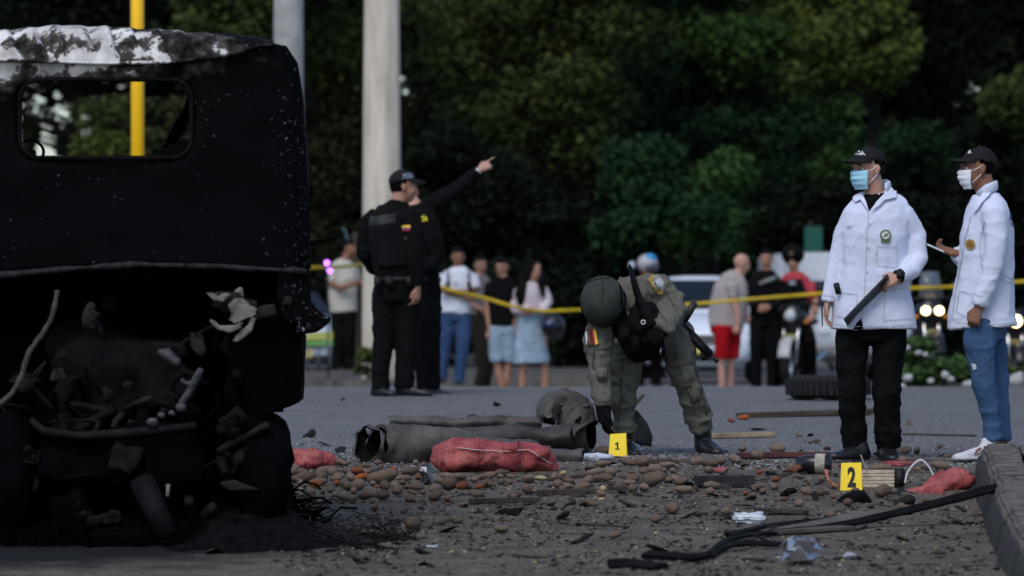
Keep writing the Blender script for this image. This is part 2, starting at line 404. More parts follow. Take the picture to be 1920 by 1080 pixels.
def tree(label, px, Y, parts, trunk_px=None, tr=.16, n=9000, leaf=(.04, .09), seed=1, name='broadleaf_tree', base=None, group='trees behind the crossing', droop=0.25, boughs=True):
    """parts: (px, py, d, rx, ry, rz in metres, clumps, clump size, leaf colour)"""
    g = np.random.default_rng(seed); bx = trunk_px if trunk_px is not None else px
    root = W(bx, HY, Y); root.z = vz(Y) if base is None else base
    t = thing(name, label, 'tree', root, group)
    top = max(W(q[0], q[1], Y).z for q in parts)
    sh = []; pts = [Vector((0, 0, -.2))]; hgt = top - root.z
    for k in range(1, 6): pts.append(Vector((math.sin(seed + k) * .05 * k, math.cos(seed * 2 + k) * .05 * k, hgt * k / 5)))
    sh.append(tube(pts, [tr * (1.3 if k == 0 else 1 - .14 * k) for k in range(6)], n=10))
    by = {}
    for (qx, qy, d, rx, ry, rz, nc, cs, col) in parts:
        c = W(qx, qy, Y + d) - root; cen, siz = blobs(c, (rx, ry, rz), nc, cs, g); by.setdefault(col, [[], []])
        by[col][0].append(cen); by[col][1].append(siz)
        if boughs:
            for k in range(min(5, nc)):
                e = Vector(cen[k]); z0 = max(.3 * hgt, min(.9 * hgt, e.z - .8)); s = Vector((0, 0, z0)); mid = (s + e) / 2 + Vector((0, 0, .25))
                sh.append(tube([s, mid, e], [tr * .42, tr * .28, tr * .1], n=6))
    put('trunk', fuse(join(*sh), .05, 2) if False else mesh(*join(*sh)), M_bark, t)
    tot = sum(len(np.concatenate(v[0])) for v in by.values())
    for k, (col, (cs, ss)) in enumerate(by.items()):
        cs = np.concatenate(cs); ss = np.concatenate(ss)
        put('crown', leaves(cs, ss, int(2.3 * n * len(cs) / tot), leaf[0], leaf[1], seed * 7 + k, droop=droop), LM[col], t)
    return t
tree('tall olive tree with hanging sprays behind the pointing officer', 1010, 86,
     [(1000, 60, 0, 2.3, 1.2, 1.6, 40, .62, 'olive'), (930, 190, -.4, 1.0, .8, .9, 16, .42, 'olive'), (1100, 200, -.2, 1.0, .8, .9, 18, .45, 'olive'), (1010, 290, .3, 1.6, 1, .7, 16, .42, 'dull'),
      (820, 220, .6, .8, .8, 1.3, 12, .45, 'dull'), (1000, -150, 0, 3, 1.5, 1.8, 30, .8, 'olive')], tr=.2, n=24000, seed=3, trunk_px=985)
tree('dark green broad tree above the bomb technician', 1300, 90,
     [(1290, 90, 0, 1.5, 1.2, 1.8, 30, .6, 'deep'), (1420, 60, -.5, 1.4, 1.0, 1.2, 26, .5, 'green'), (1440, 250, -.6, 1.5, 1, 1.3, 26, .5, 'deep'), (1290, 250, .2, 1.2, .9, .9, 12, .45, 'dark'),
      (1520, 330, -.3, 1.3, .9, .6, 18, .4, 'green'), (1180, 150, .3, .9, .8, 1.2, 14, .45, 'deep'), (1400, 360, -.2, 1.0, .8, .5, 14, .36, 'deep'), (1520, 210, -.4, .9, .7, .6, 12, .36, 'green'), (1600, 260, .2, .8, .7, .5, 10, .32, 'deep'), (1350, -150, 0, 3, 1.5, 1.6, 26, .8, 'deep')], tr=.22, n=26000, seed=5, trunk_px=1330)
tree('yellow green tree top reaching over the investigator in blue mask', 1600, 84,
     [(1590, 50, 0, 1.15, .9, .95, 26, .38, 'yellow'), (1660, 70, -.3, .55, .6, .7, 14, .3, 'yellow'), (1540, 120, .1, .8, .7, .5, 10, .35, 'olive'), (1560, -160, 0, 2.2, 1.2, 1.5, 22, .7, 'olive')],
     tr=.06, n=11000, seed=8, trunk_px=1650)
tree('low leafy tree hanging beside the white parked car', 1230, 80,
     [(1250, 400, 0, 1.2, .8, .65, 16, .34, 'deep'), (1290, 420, -.2, .9, .5, .45, 12, .28, 'green'), (1160, 460, 0, .9, .6, .4, 10, .28, 'deep'), (1180, 330, .2, .8, .6, .7, 12, .36, 'deep'), (1330, 330, .2, .6, .5, .4, 8, .3, 'green')],
     tr=.09, n=9000, seed=12, trunk_px=1235)
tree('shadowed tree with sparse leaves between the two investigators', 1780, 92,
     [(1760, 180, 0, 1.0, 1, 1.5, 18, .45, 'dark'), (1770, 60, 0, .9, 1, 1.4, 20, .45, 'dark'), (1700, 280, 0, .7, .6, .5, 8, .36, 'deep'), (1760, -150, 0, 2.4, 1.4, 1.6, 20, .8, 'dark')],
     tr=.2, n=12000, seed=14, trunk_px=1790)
tree('dark tree at the right edge under the bright sky gap', 1890, 82,
     [(1900, 190, 0, .5, .5, .55, 12, .3, 'olive'), (1860, 330, .4, 1.0, .7, .9, 14, .42, 'dark'), (1900, 430, .4, .8, .7, .8, 12, .4, 'dark'), (1990, 200, .4, .7, .6, 1.2, 10, .42, 'deep')],
     tr=.13, n=8000, seed=17, trunk_px=1945)
tree('drooping dull green tree between the two concrete poles', 620, 84,
     [(620, 60, 0, .9, .8, 1.0, 18, .42, 'olive'), (610, 220, .2, .8, .7, 1.2, 18, .42, 'dull'), (600, 360, .2, .7, .6, .8, 12, .36, 'dull'), (640, -120, 0, 1.8, 1.2, 1.2, 20, .6, 'olive')],
     tr=.13, n=14000, seed=21, trunk_px=600, droop=.5)
tree('olive tree rising behind the burnt cab roof', 420, 82,
     [(400, 40, 0, .75, .7, .5, 16, .34, 'olive'), (470, 30, .2, .6, .6, .5, 10, .34, 'olive'), (330, 240, 0, .7, .6, .45, 14, .3, 'dull'), (210, 230, .2, .55, .5, .6, 12, .3, 'olive'), (210, 280, 0, .5, .5, .2, 8, .24, 'yellow'), (430, -120, 0, 1.6, 1, 1, 18, .55, 'olive')],
     tr=.12, n=10000, seed=23, trunk_px=350)
tree('black leaved tree at the upper left behind the cab', 120, 88,
     [(110, 60, 0, 1.9, 1, .9, 34, .5, 'dark'), (120, -120, 0, 2.4, 1.2, 1.6, 26, .8, 'dark'), (75, 212, .2, .5, .4, .16, 9, .17, 'dark'), (126, 250, .1, .16, .3, .45, 9, .15, 'dark'), (60, 262, .3, .12, .2, .35, 5, .12, 'dull')], tr=.15, n=12000, seed=27, trunk_px=156)
tree('dense dark tree shading the bystanders behind the tape', 900, 80,
     [(880, 380, 0, 1.2, .9, .8, 20, .42, 'dark'), (1010, 430, .2, 1.3, .9, .7, 22, .42, 'dark'), (820, 300, .3, .7, .7, .8, 10, .4, 'dark'), (1120, 470, 0, .8, .7, .5, 12, .36, 'dark')],
     tr=.14, n=14000, seed=31, trunk_px=935)
tree('dark tree behind the police officer and motorcyclist', 1480, 84,
     [(1450, 420, 0, 1.2, .9, .5, 16, .4, 'dark'), (1580, 400, .2, 1.4, .9, .9, 20, .45, 'dark'), (1400, 420, 0, .7, .5, .4, 10, .3, 'deep'), (1700, 420, .3, 1.2, .8, .8, 16, .42, 'dark')],
     tr=.14, n=12000, seed=33, trunk_px=1640)
# far wood closing the view, one mass; open to the sky low at the left and at the upper right
g = np.random.default_rng(5); cs = []; ss = []
for (x0, x1, z0, z1, nn, Y) in ((-36, -13.4, .2, 9, 420, 112), (13.4, 36, .2, 9, 420, 112), (5.5, 10.1, .2, 8, 260, 118), (-.6, 5.5, .2, 8, 160, 118), (-9.4, -.6, .2, 10, 300, 118), (-.6, 10.2, .2, 10, 440, 112), (10.2, 13.4, .2, 10, 420, 112), (-9.3, -.6, .2, 10, 360, 112), (-13.5, -9.3, 5.9, 10, 110, 112)):
    c = np.stack([g.uniform(x0, x1, nn), Y + g.uniform(-2, 6, nn), g.uniform(z0, z1, nn)], 1)
    ok = ~((c[:, 0] > 10.7) & (c[:, 0] < 11.6) & (c[:, 2] > 6.15) & (c[:, 2] < 7.3)); cs.append(c[ok])
cs = np.concatenate(cs); ss = np.full((len(cs), 3), .85)
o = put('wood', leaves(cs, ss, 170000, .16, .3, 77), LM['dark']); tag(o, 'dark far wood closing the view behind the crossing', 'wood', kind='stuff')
# understorey
def bush(label, px, py, Y, rx, rz, col, n=2500, seed=1, leaf=(.04, .08), group='shrubs on the verge', base=None, name='shrub'):
    g = np.random.default_rng(seed); root = W(px, py, Y)
    if base is not None: root.z = base
    t = thing(name, label, 'shrub', root, group)
    cen, siz = blobs((0, 0, rz * .55), (rx, rx * .6, rz * .5), 14, min(rx, rz) * .45, g); cen[:, 2] = np.abs(cen[:, 2])
    put('foliage', leaves(cen, siz, n, leaf[0], leaf[1], seed), LM[col], t)
    put('stems', mesh(*join(*[tube([Vector((0, 0, -.1)), Vector(cen[k]) * .5, Vector(cen[k])], [.012, .009, .004], n=5) for k in range(8)])), M_bark, t)
    return t
for k, (px, Y, rx, rz) in enumerate([(840, 78, 1.1, 1.7), (930, 80, 1.2, 1.6), (1020, 79, 1.1, 1.6), (1090, 77, .9, 1.3), (1160, 80, 1.0, 1.5), (1250, 84, 1.0, 1.6), (1560, 80, 1.2, 1.9), (1700, 82, 1.3, 2.2), (1810, 84, 1.3, 2.2), (1930, 82, 1.0, 1.9), (600, 82, 1.1, 1.6), (480, 84, 1.4, 2.4), (300, 86, 1.6, 2.7)]):
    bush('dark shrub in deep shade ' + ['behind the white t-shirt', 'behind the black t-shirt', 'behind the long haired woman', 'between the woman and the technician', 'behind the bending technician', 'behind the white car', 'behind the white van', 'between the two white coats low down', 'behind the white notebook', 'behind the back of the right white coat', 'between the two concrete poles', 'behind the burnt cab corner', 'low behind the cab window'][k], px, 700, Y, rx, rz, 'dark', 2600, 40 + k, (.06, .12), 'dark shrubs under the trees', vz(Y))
bush('small yellow green plant at the foot of the thick pole', 694, 700, 66.9, .17, .42, 'yellow', 700, 61, (.03, .06), base=vz(67))
for k, (px, Y, rx, rz, col) in enumerate([(1722, 55.5, .30, .48, 'green'), (1790, 56.5, .45, .38, 'green'), (1845, 57, .3, .36, 'green'), (1905, 55, .2, .24, 'yellow'), (1700, 58, .2, .5, 'dull')]):
    bush(['leafy green shrub beside the investigator in black trousers', 'low green shrub between the two investigators', 'green shrub behind the blue jeans', 'small yellow green shrub at the right edge of the road', 'taller dull shrub hidden behind black trousers'][k],
         px, 727, Y, rx, rz, col, 1800, 80 + k, (.03, .06), 'shrubs on the planted island', CZ - (727 - HY) / F * Y - .02)
M_rock = mat('pale_rock', (.36, .36, .35), .85, .3, 12, .5, 40)
for k, (px, py, r) in enumerate([(1690, 728, .055), (1772, 706, .05), (1783, 714, .045), (1745, 717, .04), (1818, 726, .09), (1843, 727, .05), (1905, 716, .09), (1702, 712, .06), (1722, 664, .04), (1735, 668, .035), (1700, 655, .045), (1912, 706, .05)]):
    Y = 54.3 if py > 690 else 55; me = mesh(*ball((0, 0, 0), (r, r * .8, r * .75), n=12, m=8)); crumple(me, r * .3, 6 / r * .2, k)
    o = put('white_bloom' if py < 690 else 'pale_stone', me, M_rock, None, W(px, py - 3, Y))
    tag(o, ['round white stone on the road edge by black trousers', 'pale stone in the low green shrub', 'pale stone beside another in the low green shrub', 'small pale stone under the low green shrub', 'wide pale stone on the road edge by blue jeans', 'pale stone partly behind blue jeans', 'wide pale stone at the right edge of the photo', 'pale stone close behind black trousers',
            'white bloom on top of the leafy shrub', 'second white bloom on top of the leafy shrub', 'white bloom beside black trousers above the shrub', 'pale stone above the small yellow green shrub'][k], 'flower' if py < 690 else 'stone', 'pale stones and blooms on the planted island')
# ------------------------------------------------------------------ poles and tape
def pole_mat():
    m, t, b = nodes('pole_concrete'); L = t.links.new
    tc = N(t, 'ShaderNodeTexCoord'); mp = N(t, 'ShaderNodeMapping'); mp.inputs['Scale'].default_value = (5, 5, .6); L(tc.outputs['Object'], mp.inputs[0])
    n = N(t, 'ShaderNodeTexNoise', i_Scale=2.2, i_Detail=6, i_Roughness=.7); L(mp.outputs[0], n.inputs['Vector'])
    r = ramp(t, n.outputs['Fac'], [(.3, (.42, .36, .28)), (.5, (.60, .53, .43)), (.7, (.70, .63, .53))])
    L(r.outputs[0], b.inputs['Base Color']); b.inputs['Roughness'].default_value = .9
    return m
M_pole = pole_mat()
def pole(name, label, px0, px1, pyb, Y, wt, wb, m, H=9, n=8, rot=0, base=None, cat='pole'):
    root = W(px1, pyb, Y)
    if base is not None: root.z = base
    o = put(name, smooth_me(bevelled(tube([Vector((0, 0, -.4)), Vector((0, 0, H * .5)), Vector((0, 0, H))], [R(wb, Y) / 2, (R(wb, Y) * .55 + R(wt, Y) * .45) / 2, R(wt, Y) / 2 * .92], side=(math.cos(rot), math.sin(rot), 0), n=n), .02 if n < 10 else 0, 2), n > 10), m, None, root)
    return tag(o, label, cat)
pole('concrete_pole', 'thick pale concrete pole behind the two police officers', 722, 716, 695, 67.4, 62, 78, M_pole, n=8, rot=.25, base=vz(67.4), H=8)
pole('lamp_pole', 'round grey concrete pole rising behind the burnt cab corner', 538, 541, 712, 60, 52, 60, mat('grey_pole', (.34, .33, .32), .85, .2, 6), n=24, base=gz(60), H=8)
M_yel = mat('traffic_yellow', (.95, .53, .006), .45, .06, 4)
yp = thing('traffic_pole', 'slim yellow traffic pole seen through the cab window', 'pole', (W(259, 590, 50).x, 50, gz(50)))
put('shaft', mesh(*tube([Vector((0, 0, -.1)), Vector((-.012, 0, 6))], [.066, .061], n=20)), M_yel, yp)
put('base_flange', bevelled(tube([Vector((0, 0, 0)), Vector((0, 0, .03))], .16, n=16), .004), M_yel, yp)
wp = tag(put('timber_post', bevelled(tube([Vector((0, 0, -.2)), Vector((0, 0, R(262, 72)))], [R(17, 72) / 2] * 2, n=4), .015), mat('old_timber', (.065, .05, .038), .95, .35, 12, .5), None, W(668, 697, 72)), 'slim dark timber post close beside the thick concrete pole', 'post')
M_tape = mat('barrier_tape', (.50, .34, .010), .5, .25, 6)
def ribbon(pts, wid, twist=0, thick=.0015):
    """thin band through points, its width roughly upright"""
    V = []; n = len(pts)
    for i, p in enumerate(pts):
        t = (pts[min(i + 1, n - 1)] - pts[max(0, i - 1)]).normalized(); up = Vector((0, 0, 1)) - t * t.z; up.normalize(); nn = t.cross(up)
        a = twist * math.sin(i * .55) * 1.0; u = up * math.cos(a) + nn * math.sin(a); k = t.cross(u).normalized() * thick
        V += [p + u * wid / 2 + k, p - u * wid / 2 + k, p - u * wid / 2 - k, p + u * wid / 2 - k]
    Fc = []
    for i in range(n - 1):
        for j in range(4): Fc.append((i * 4 + j, i * 4 + (j + 1) % 4, (i + 1) * 4 + (j + 1) % 4, (i + 1) * 4 + j))
    Fc += [(3, 2, 1, 0), tuple((n - 1) * 4 + j for j in range(4))]
    return V, Fc
def curve(pts, k=8):
    pts = [Vector(p) for p in pts]; o = []
    for i in range(len(pts) - 1):
        a, b, c, d = pts[max(0, i - 1)], pts[i], pts[i + 1], pts[min(len(pts) - 1, i + 2)]
        for j in range(k):
            t = j / k; o.append(.5 * ((2 * b) + (c - a) * t + (2 * a - 5 * b + 4 * c - d) * t * t + (3 * b - a - 3 * c + d) * t ** 3))
    return o + [pts[-1]]
def tape(label, P, wpx, tw=.35):
    pts = curve([W(*p) for p in P]); o = pts[0].copy()
    tag(put('barrier_tape', mesh(*ribbon([p - o for p in pts], R(wpx, P[0][2]) * .62, tw * .5)), M_tape, None, o), label, 'tape', 'yellow barrier tape across the street')
tape('yellow tape stretched from the cab to the thick concrete pole', [(500, 504, 63), (580, 502, 63), (640, 500, 64), (700, 492, 66.6)], 10, .2)
tape('yellow tape sagging past the bystanders to the investigator in blue mask', [(728, 500, 66.6), (770, 513, 63), (825, 538, 60.5), (905, 558, 60.5), (960, 574, 60.5), (1010, 583, 60.8), (1090, 581, 61), (1190, 578, 61.5), (1290, 571, 61.5), (1420, 560, 61.5), (1560, 549, 61), (1720, 540, 60), (1780, 538, 59.5), (1920, 528, 59), (2050, 520, 59)], 9.5, .3)

# ------------------------------------------------------------------ vehicles far back
M_carw = mat('white_car_paint', (.66, .70, .76), .28, .04, 3, spec=.5)
M_cars = mat('silver_car_paint', (.45, .50, .58), .28, .05, 3, spec=.5)
M_glass = mat('dark_car_glass', (.006, .007, .009), .12, .1, 3, spec=.5)
M_black = mat('black_plastic', (.010, .010, .011), .6, .2, 8)
M_tyre = mat('tyre_rubber', (.010, .010, .010), .85, .3, 20, .4, 60)
M_chrome = mat('chrome', (.55, .55, .57), .22, .05, 4, metal=1)
M_lens = mat('lamp_glass', (.5, .52, .55), .15, .1, 5)
def sect(y, hw, z0, z1, k=20, p=3.4):
    return [Vector((math.copysign(abs(math.cos(q)) ** (2 / p), math.cos(q)) * hw, y, (z0 + z1) / 2 + math.copysign(abs(math.sin(q)) ** (2 / p), math.sin(q)) * (z1 - z0) / 2)) for q in [2 * PI * (i + .5) / k for i in range(k)]]
def loft(secs):
    k = len(secs[0]); V = [p for s in secs for p in s]; Fc = []
    for i in range(len(secs) - 1):
        for j in range(k): Fc.append((i * k + j, i * k + (j + 1) % k, (i + 1) * k + (j + 1) % k, (i + 1) * k + j))
    Fc += [tuple(range(k - 1, -1, -1)), tuple((len(secs) - 1) * k + j for j in range(k))]
    return V, Fc
def wheel(parent, c, r, wd, tyre=True, axis=(1, 0, 0)):
    c = Vector(c); ax = Vector(axis)
    wl = put('wheel', mesh(*torus((0, 0, 0), r * .78, r * .22, axis, 32, 10, wd / (r * .44))), M_tyre, parent, c)
    put('rim', bevelled(tube([-ax * wd * .38, ax * wd * .38], r * .6, n=20), .01), M_chrome, wl)
    return wl
def car(label, loc, rotz, paint, H=1.5, Wd=1.75, group='cars waiting beyond the tape', scale=1.0):
    """front faces -y"""
    t = thing('parked_car', label, 'car', loc, group, rotz); h = Wd / 2
    b = loft([sect(0, h * .72, .28, .62), sect(.08, h * .88, .22, .76), sect(.35, h * .97, .2, .88), sect(1.0, h, .2, .96), sect(1.3, h, .2, 1.0), sect(3.2, h, .2, 1.0), sect(3.9, h * .95, .25, .98), sect(4.2, h * .85, .3, .85)])
    put('body', smooth_me(bevelled(b, .01)), paint, t)
    roof = loft([sect(1.25, h * .88, .9, 1.0), sect(1.95, h * .72, .95, H - .03), sect(2.4, h * .70, .95, H), sect(3.1, h * .70, .95, H - .02), sect(3.85, h * .82, .9, 1.05)])
    put('roof', smooth_me(bevelled(roof, .01)), paint, t)
    # windscreen proud of the cabin slope
    def sl(f, wf): y = 1.25 + f * .7; return y - .012, (.88 + (.72 - .88) * f) * h * wf, 1.0 + f * (H - .06 - 1.0)
    q = []
    for f, wf in ((.03, .93), (.95, .92)):
        y, x, z = sl(f, wf); q += [Vector((-x, y, z + .012)), Vector((x, y, z + .012))]
    put('windscreen', bevelled(prism([q[0], q[1], q[3], q[2]], (0, -.012, .006)), .004), M_glass, t)
    for s in (-1, 1):
        put('side_window', bevelled(prism([Vector((s * h * .86, 1.5, 1.02)), Vector((s * h * .86, 3.6, 1.02)), Vector((s * h * .73, 3.1, H - .1)), Vector((s * h * .735, 2.0, H - .1))], (s * .012, 0, .004)), .003), M_glass, t)
        hl = put('headlight', smooth_me(bevelled(prism([Vector((s * h * .55, .0, .66)), Vector((s * h * .93, .2, .72)), Vector((s * h * .93, .2, .6)), Vector((s * h * .55, .0, .57))], (0, -.03, 0)), .012)), M_lens, t)
        mi = put('mirror', mesh(*ball((s * (h + .08), 1.45, 1.06), (.10, .05, .07))), paint, t)
        for y in (.75, 3.3): wheel(t, (s * (h - .1), y, .31), .31, .2)
        put('fog_lamp', bevelled(tube([Vector((s * h * .72, .03, .38)), Vector((s * h * .72, .0, .38))], .05, n=14), .005), M_lens, t)
    put('grille', bevelled(box((0, .0, .60), (h * .46, .03, .06)), .01), M_black, t)
    for k in range(3): put('grille_bar', bevelled(box((0, -.035, .565 + .035 * k), (h * .44, .008, .006)), .002), M_chrome, t)
    put('bumper_intake', bevelled(box((0, .01, .36), (h * .6, .03, .07)), .012), M_black, t)
    put('number_plate', bevelled(box((0, -.025, .46), (.2, .008, .06)), .004), mat('plate_yellow', (.6, .5, .15), .6), t)
    put('wiper', mesh(*tube([Vector((-.45, 1.28, 1.02)), Vector((.1, 1.31, 1.07))], .012, n=6)), M_black, t)
    return t
car('white car facing us behind the bald man in red shorts', (W(1300, 700, 71).x, 71, CZ - .94), math.radians(-4), M_carw, 1.5, 1.78)
car('silver blue car half hidden behind the burnt cab', (W(560, 700, 74).x, 74, CZ - 1.02), math.radians(12), M_cars, 1.42, 1.72)
# white van body at the right with a green sign board above
vn = thing('white_van', 'white box van behind the motorcyclist in red shirt', 'van', (W(1596, 700, 74).x, 74, CZ - 1.0), 'vans beyond the tape', math.radians(6))
put('box_body', smooth_me(bevelled(box((0, 1.6, 1.28), (.86, 1.7, .62)), .05, 3)), mat('van_white', (.40, .43, .46), .4, .06, 4), vn)
put('cab', smooth_me(bevelled(loft([sect(-.95, .70, .35, .95), sect(-.6, .82, .3, 1.05), sect(-.35, .84, .3, 1.15), sect(-.12, .80, .3, 1.55)]), .03, 2)), MATS['van_white'], vn)
put('windscreen', bevelled(prism([Vector((-.72, -.40, 1.13)), Vector((.72, -.40, 1.13)), Vector((.66, -.2, 1.48)), Vector((-.66, -.2, 1.48))], (0, -.05, .01)), .01), M_glass, vn)
put('side_stripe', bevelled(box((-.865, 1.6, 1.0), (.006, 1.66, .05)), .002), M_glass, vn)
put('door_seam', bevelled(box((-.865, .6, 1.28), (.006, .012, .58)), .002), M_black, vn)
for s in (-1, 1):
    put('headlight', mesh(*ball((s * .55, -.93, .75), (.12, .04, .08))), M_lens, vn)
    for y in (-.3, 2.4): wheel(vn, (s * .74, y, .33), .33, .2)
put('bumper', smooth_me(bevelled(box((0, -.95, .45), (.8, .06, .09)), .02)), mat('van_grey', (.12, .12, .12), .7), vn)
sg = thing('street_sign', 'green and pale sign board above the white van', 'sign', (W(1520, 600, 78).x, 78, vz(78)))
put('post', mesh(*tube([Vector((0, 0, -.2)), Vector((0, 0, R(150, 78) + 1))], .035, n=10)), M_black, sg)
zt = W(0, 425, 78).z - sg.location.z
put('green_panel', bevelled(box((.04, -.05, zt - R(25, 78)), (R(17, 78), .015, R(25, 78))), .006), mat('sign_green', (.009, .085, .060), .5), sg)
put('pale_panel', bevelled(box((.04, -.05, zt - R(62, 78)), (R(17, 78), .015, R(11, 78))), .006), mat('sign_pale', (.28, .40, .38), .5), sg)

M_head = mat('headlamp_on', (.9, .8, .6), .3, emit=(1.0, .74, .36, 5))
M_headb = mat('headlamp_white', (.5, .52, .55), .15, .1, 5)
def moto(label, loc, rotz, paint, lamps, fender, group='motorcycles beyond the tape', on=True, screen=False):
    """front faces -y; r = wheel radius"""
    t = thing('motorcycle', label, 'motorcycle', loc, group, rotz)
    for y in (0, 1.28):
        wl = put('wheel', mesh(*torus((0, 0, 0), .245, .055, (1, 0, 0), 36, 10)), M_tyre, t, (0, y, .30))
        put('rim', mesh(*torus((0, 0, 0), .195, .016, (1, 0, 0), 30, 8, 1.6)), M_chrome, wl)
        for k in range(5):
            a = 2 * PI * k / 5; put('spoke', mesh(*tube([Vector((0, 0, 0)), Vector((0, math.cos(a) * .19, math.sin(a) * .19))], .012, n=6)), M_chrome, wl)
    put('front_fender', mesh(*loft([[Vector((x * .075, math.cos(a) * (.325 + .015 * abs(1 - abs(x))), .30 + math.sin(a) * (.325 + .02 * (1 - abs(x))) + z)) for x, z in ((-1, 0), (-.5, .0), (0, .0), (.5, .0), (1, 0), (1, -.012), (0, -.012), (-1, -.012))] for a in [PI * (.28 + .09 * k) for k in range(8)]])), fender, t)
    for s in (-1, 1):
        put('fork', mesh(*tube([Vector((s * .09, .0, .30)), Vector((s * .09, .3, .98))], .022, n=10)), M_chrome, t)
        put('handlebar', mesh(*tube([Vector((0, .3, 1.02)), Vector((s * .2, .28, 1.06)), Vector((s * .36, .4, 1.03))], .014, n=8)), M_black, t)
        put('grip', mesh(*tube([Vector((s * .33, .38, 1.035)), Vector((s * .43, .44, 1.02))], .02, n=8)), M_black, t)
        put('mirror_stalk', mesh(*tube([Vector((s * .22, .3, 1.06)), Vector((s * .33, .26, 1.2))], .007, n=6)), M_black, t)
        put('mirror', mesh(*ball((s * .34, .26, 1.23), (.06, .02, .04))), M_black, t)
        put('indicator', mesh(*ball((s * .19, .2, .82), (.035, .03, .03))), mat('amber_lens', (.5, .18, .02), .3), t)
    put('tank', fuse(join(ball((0, .55, .86), (.16, .26, .14)), ball((0, .38, .86), (.12, .15, .1))), .02), paint, t)
    put('fairing', fuse(join(ball((0, .20, .88), (.17, .10, .17)), ball((0, .24, .72), (.13, .1, .12))), .02), paint, t)
    put('seat', smooth_me(bevelled(box((0, 1.05, .83), (.13, .33, .05)), .03, 3)), M_black, t)
    put('engine', fuse(join(ball((0, .62, .42), (.16, .22, .2)), box((0, .6, .55), (.12, .18, .15))), .025), M_black, t)
    put('exhaust', mesh(*tube([Vector((.12, .5, .35)), Vector((.16, .9, .32)), Vector((.19, 1.45, .42))], [.025, .035, .05], n=10)), M_chrome, t)
    put('number_plate', bevelled(box((0, .12, .62), (.09, .006, .05)), .003), mat('plate_dull', (.3, .26, .1), .6), t)
    for s in lamps:
        put('headlight', mesh(*ball((s, .105, .90), (.075 if len(lamps) < 2 else .055, .04, .075 if len(lamps) < 2 else .05))), M_head if on else M_headb, t)
    if screen: put('windscreen', smooth_me(bevelled(prism([Vector((-.16, .15, 1.05)), Vector((.16, .15, 1.05)), Vector((.11, .27, 1.38)), Vector((-.11, .27, 1.38))], (0, .008, .002)), .003)), mat('smoked_screen', (.10, .12, .14), .15), t)
    return t
M_mblk = mat('black_gloss', (.008, .008, .010), .3, .1, 6, spec=.5)
moto('dark motorcycle with pale front fender under the rider in red shirt', (W(1478, 700, 63.4).x, 63.4, gz(63.4)), math.radians(-14), M_mblk, [0], mat('pale_fender', (.42, .42, .42), .4), on=False)
moto('black motorcycle with two lit headlamps between the two investigators', (W(1752, 700, 63).x, 63, CZ - .85), math.radians(8), M_mblk, [-.085, .085], M_mblk, screen=True)
moto('black motorcycle with one lit headlamp at the right edge', (W(1908, 700, 64).x, 64, CZ - .98), math.radians(5), M_mblk, [0], M_mblk)
# purple police beacon and lime folding seats at the left
pb = thing('warning_beacon', 'two small purple police lights by the tape left of the pole', 'beacon', W(615, 560, 66), None)
put('stand', mesh(*tube([Vector((0, 0, -R(150, 66))), Vector((0, 0, R(70, 66)))], .012, n=8)), M_black, pb)
for (px, py) in ((613, 493), (618, 507)):
    put('lamp', mesh(*ball(W(px, py, 66) - W(615, 560, 66), .030, n=12, m=8)), mat('purple_lamp', (.3, .1, .8), .4, emit=(.42, .10, 1.0, 6)), pb)
st = thing('folding_stool', 'low stool with lime and yellow seat straps behind the cab corner', 'stool', W(597, 692, 67.5))
q = lambda px, py, d=0: W(px, py, 67.5 + d) - W(597, 692, 67.5)
for k, (py, c) in enumerate([(627, (.42, .46, .05)), (635, (.42, .46, .05)), (645, (.12, .40, .07))]):
    put('strap', bevelled(prism([q(571, py - 3.4), q(624, py - 4.5), q(624, py + 2.6), q(571, py + 3.4)], (0, .3, 0)), .01), mat('strap_%s' % ('lime' if k < 2 else 'green'), c, .6, .1, 5), st)
for px in (578, 598, 618):
    for d in (.03, .27): put('leg', mesh(*tube([q(px, 650, d), q(px + random.uniform(-3, 3), 694, d)], .014, n=8)), mat('stool_leg', (.12, .12, .12), .6), st)
# ------------------------------------------------------------------ people
def skin(name, c): 
    return mat('skin_' + name, c, .55, .14, 10, .15, 90, spec=.35)
SK = dict(fair=skin('fair', (.46, .25, .18)), tan=skin('tan', (.36, .18, .115)), brown=skin('brown', (.23, .105, .062)), dim=skin('dim', (.26, .13, .09)))
def cloth(name, c, var=.12, rough=.9, scale=9, bump=.25):
    return mat('cloth_' + name, c, rough, var, scale, bump, 130, spec=.06)
M_hair = mat('black_hair', (.0035, .003, .003), .6, .3, 30, .4, 120, spec=.06)
M_eye = mat('dark_eye', (.02, .012, .01), .2); M_sclera = mat('eye_white', (.5, .47, .45), .3)
class Fig:
    def __init__(s, label, bx, by, Y, group=None, vox=.008, lift=None):
        s.bx, s.by, s.Y = bx, by, Y; s.o = W(bx, by, Y); s.vox = vox
        s.root = thing('person', label, 'person', s.o, group); s.body = []
    def p(s, px, py, d=0): return W(px, py, s.Y + d) - s.o
    def r(s, px): return R(px, s.Y)
    def tube(s, pts, rad, **k): return tube([s.p(*q) for q in pts], [(s.r(a[0]), s.r(a[1])) if isinstance(a, (tuple, list)) else s.r(a) for a in rad], **k)
    def add(s, *sh): s.body += sh
    def put(s, name, me, m, parent=None): return put(name, me, m, parent or s.root)
    def done(s, m, keep=.35):
        me = fuse(join(*s.body), s.vox, 3, keep); s.bodyme = me; return s.put('body', me, m)
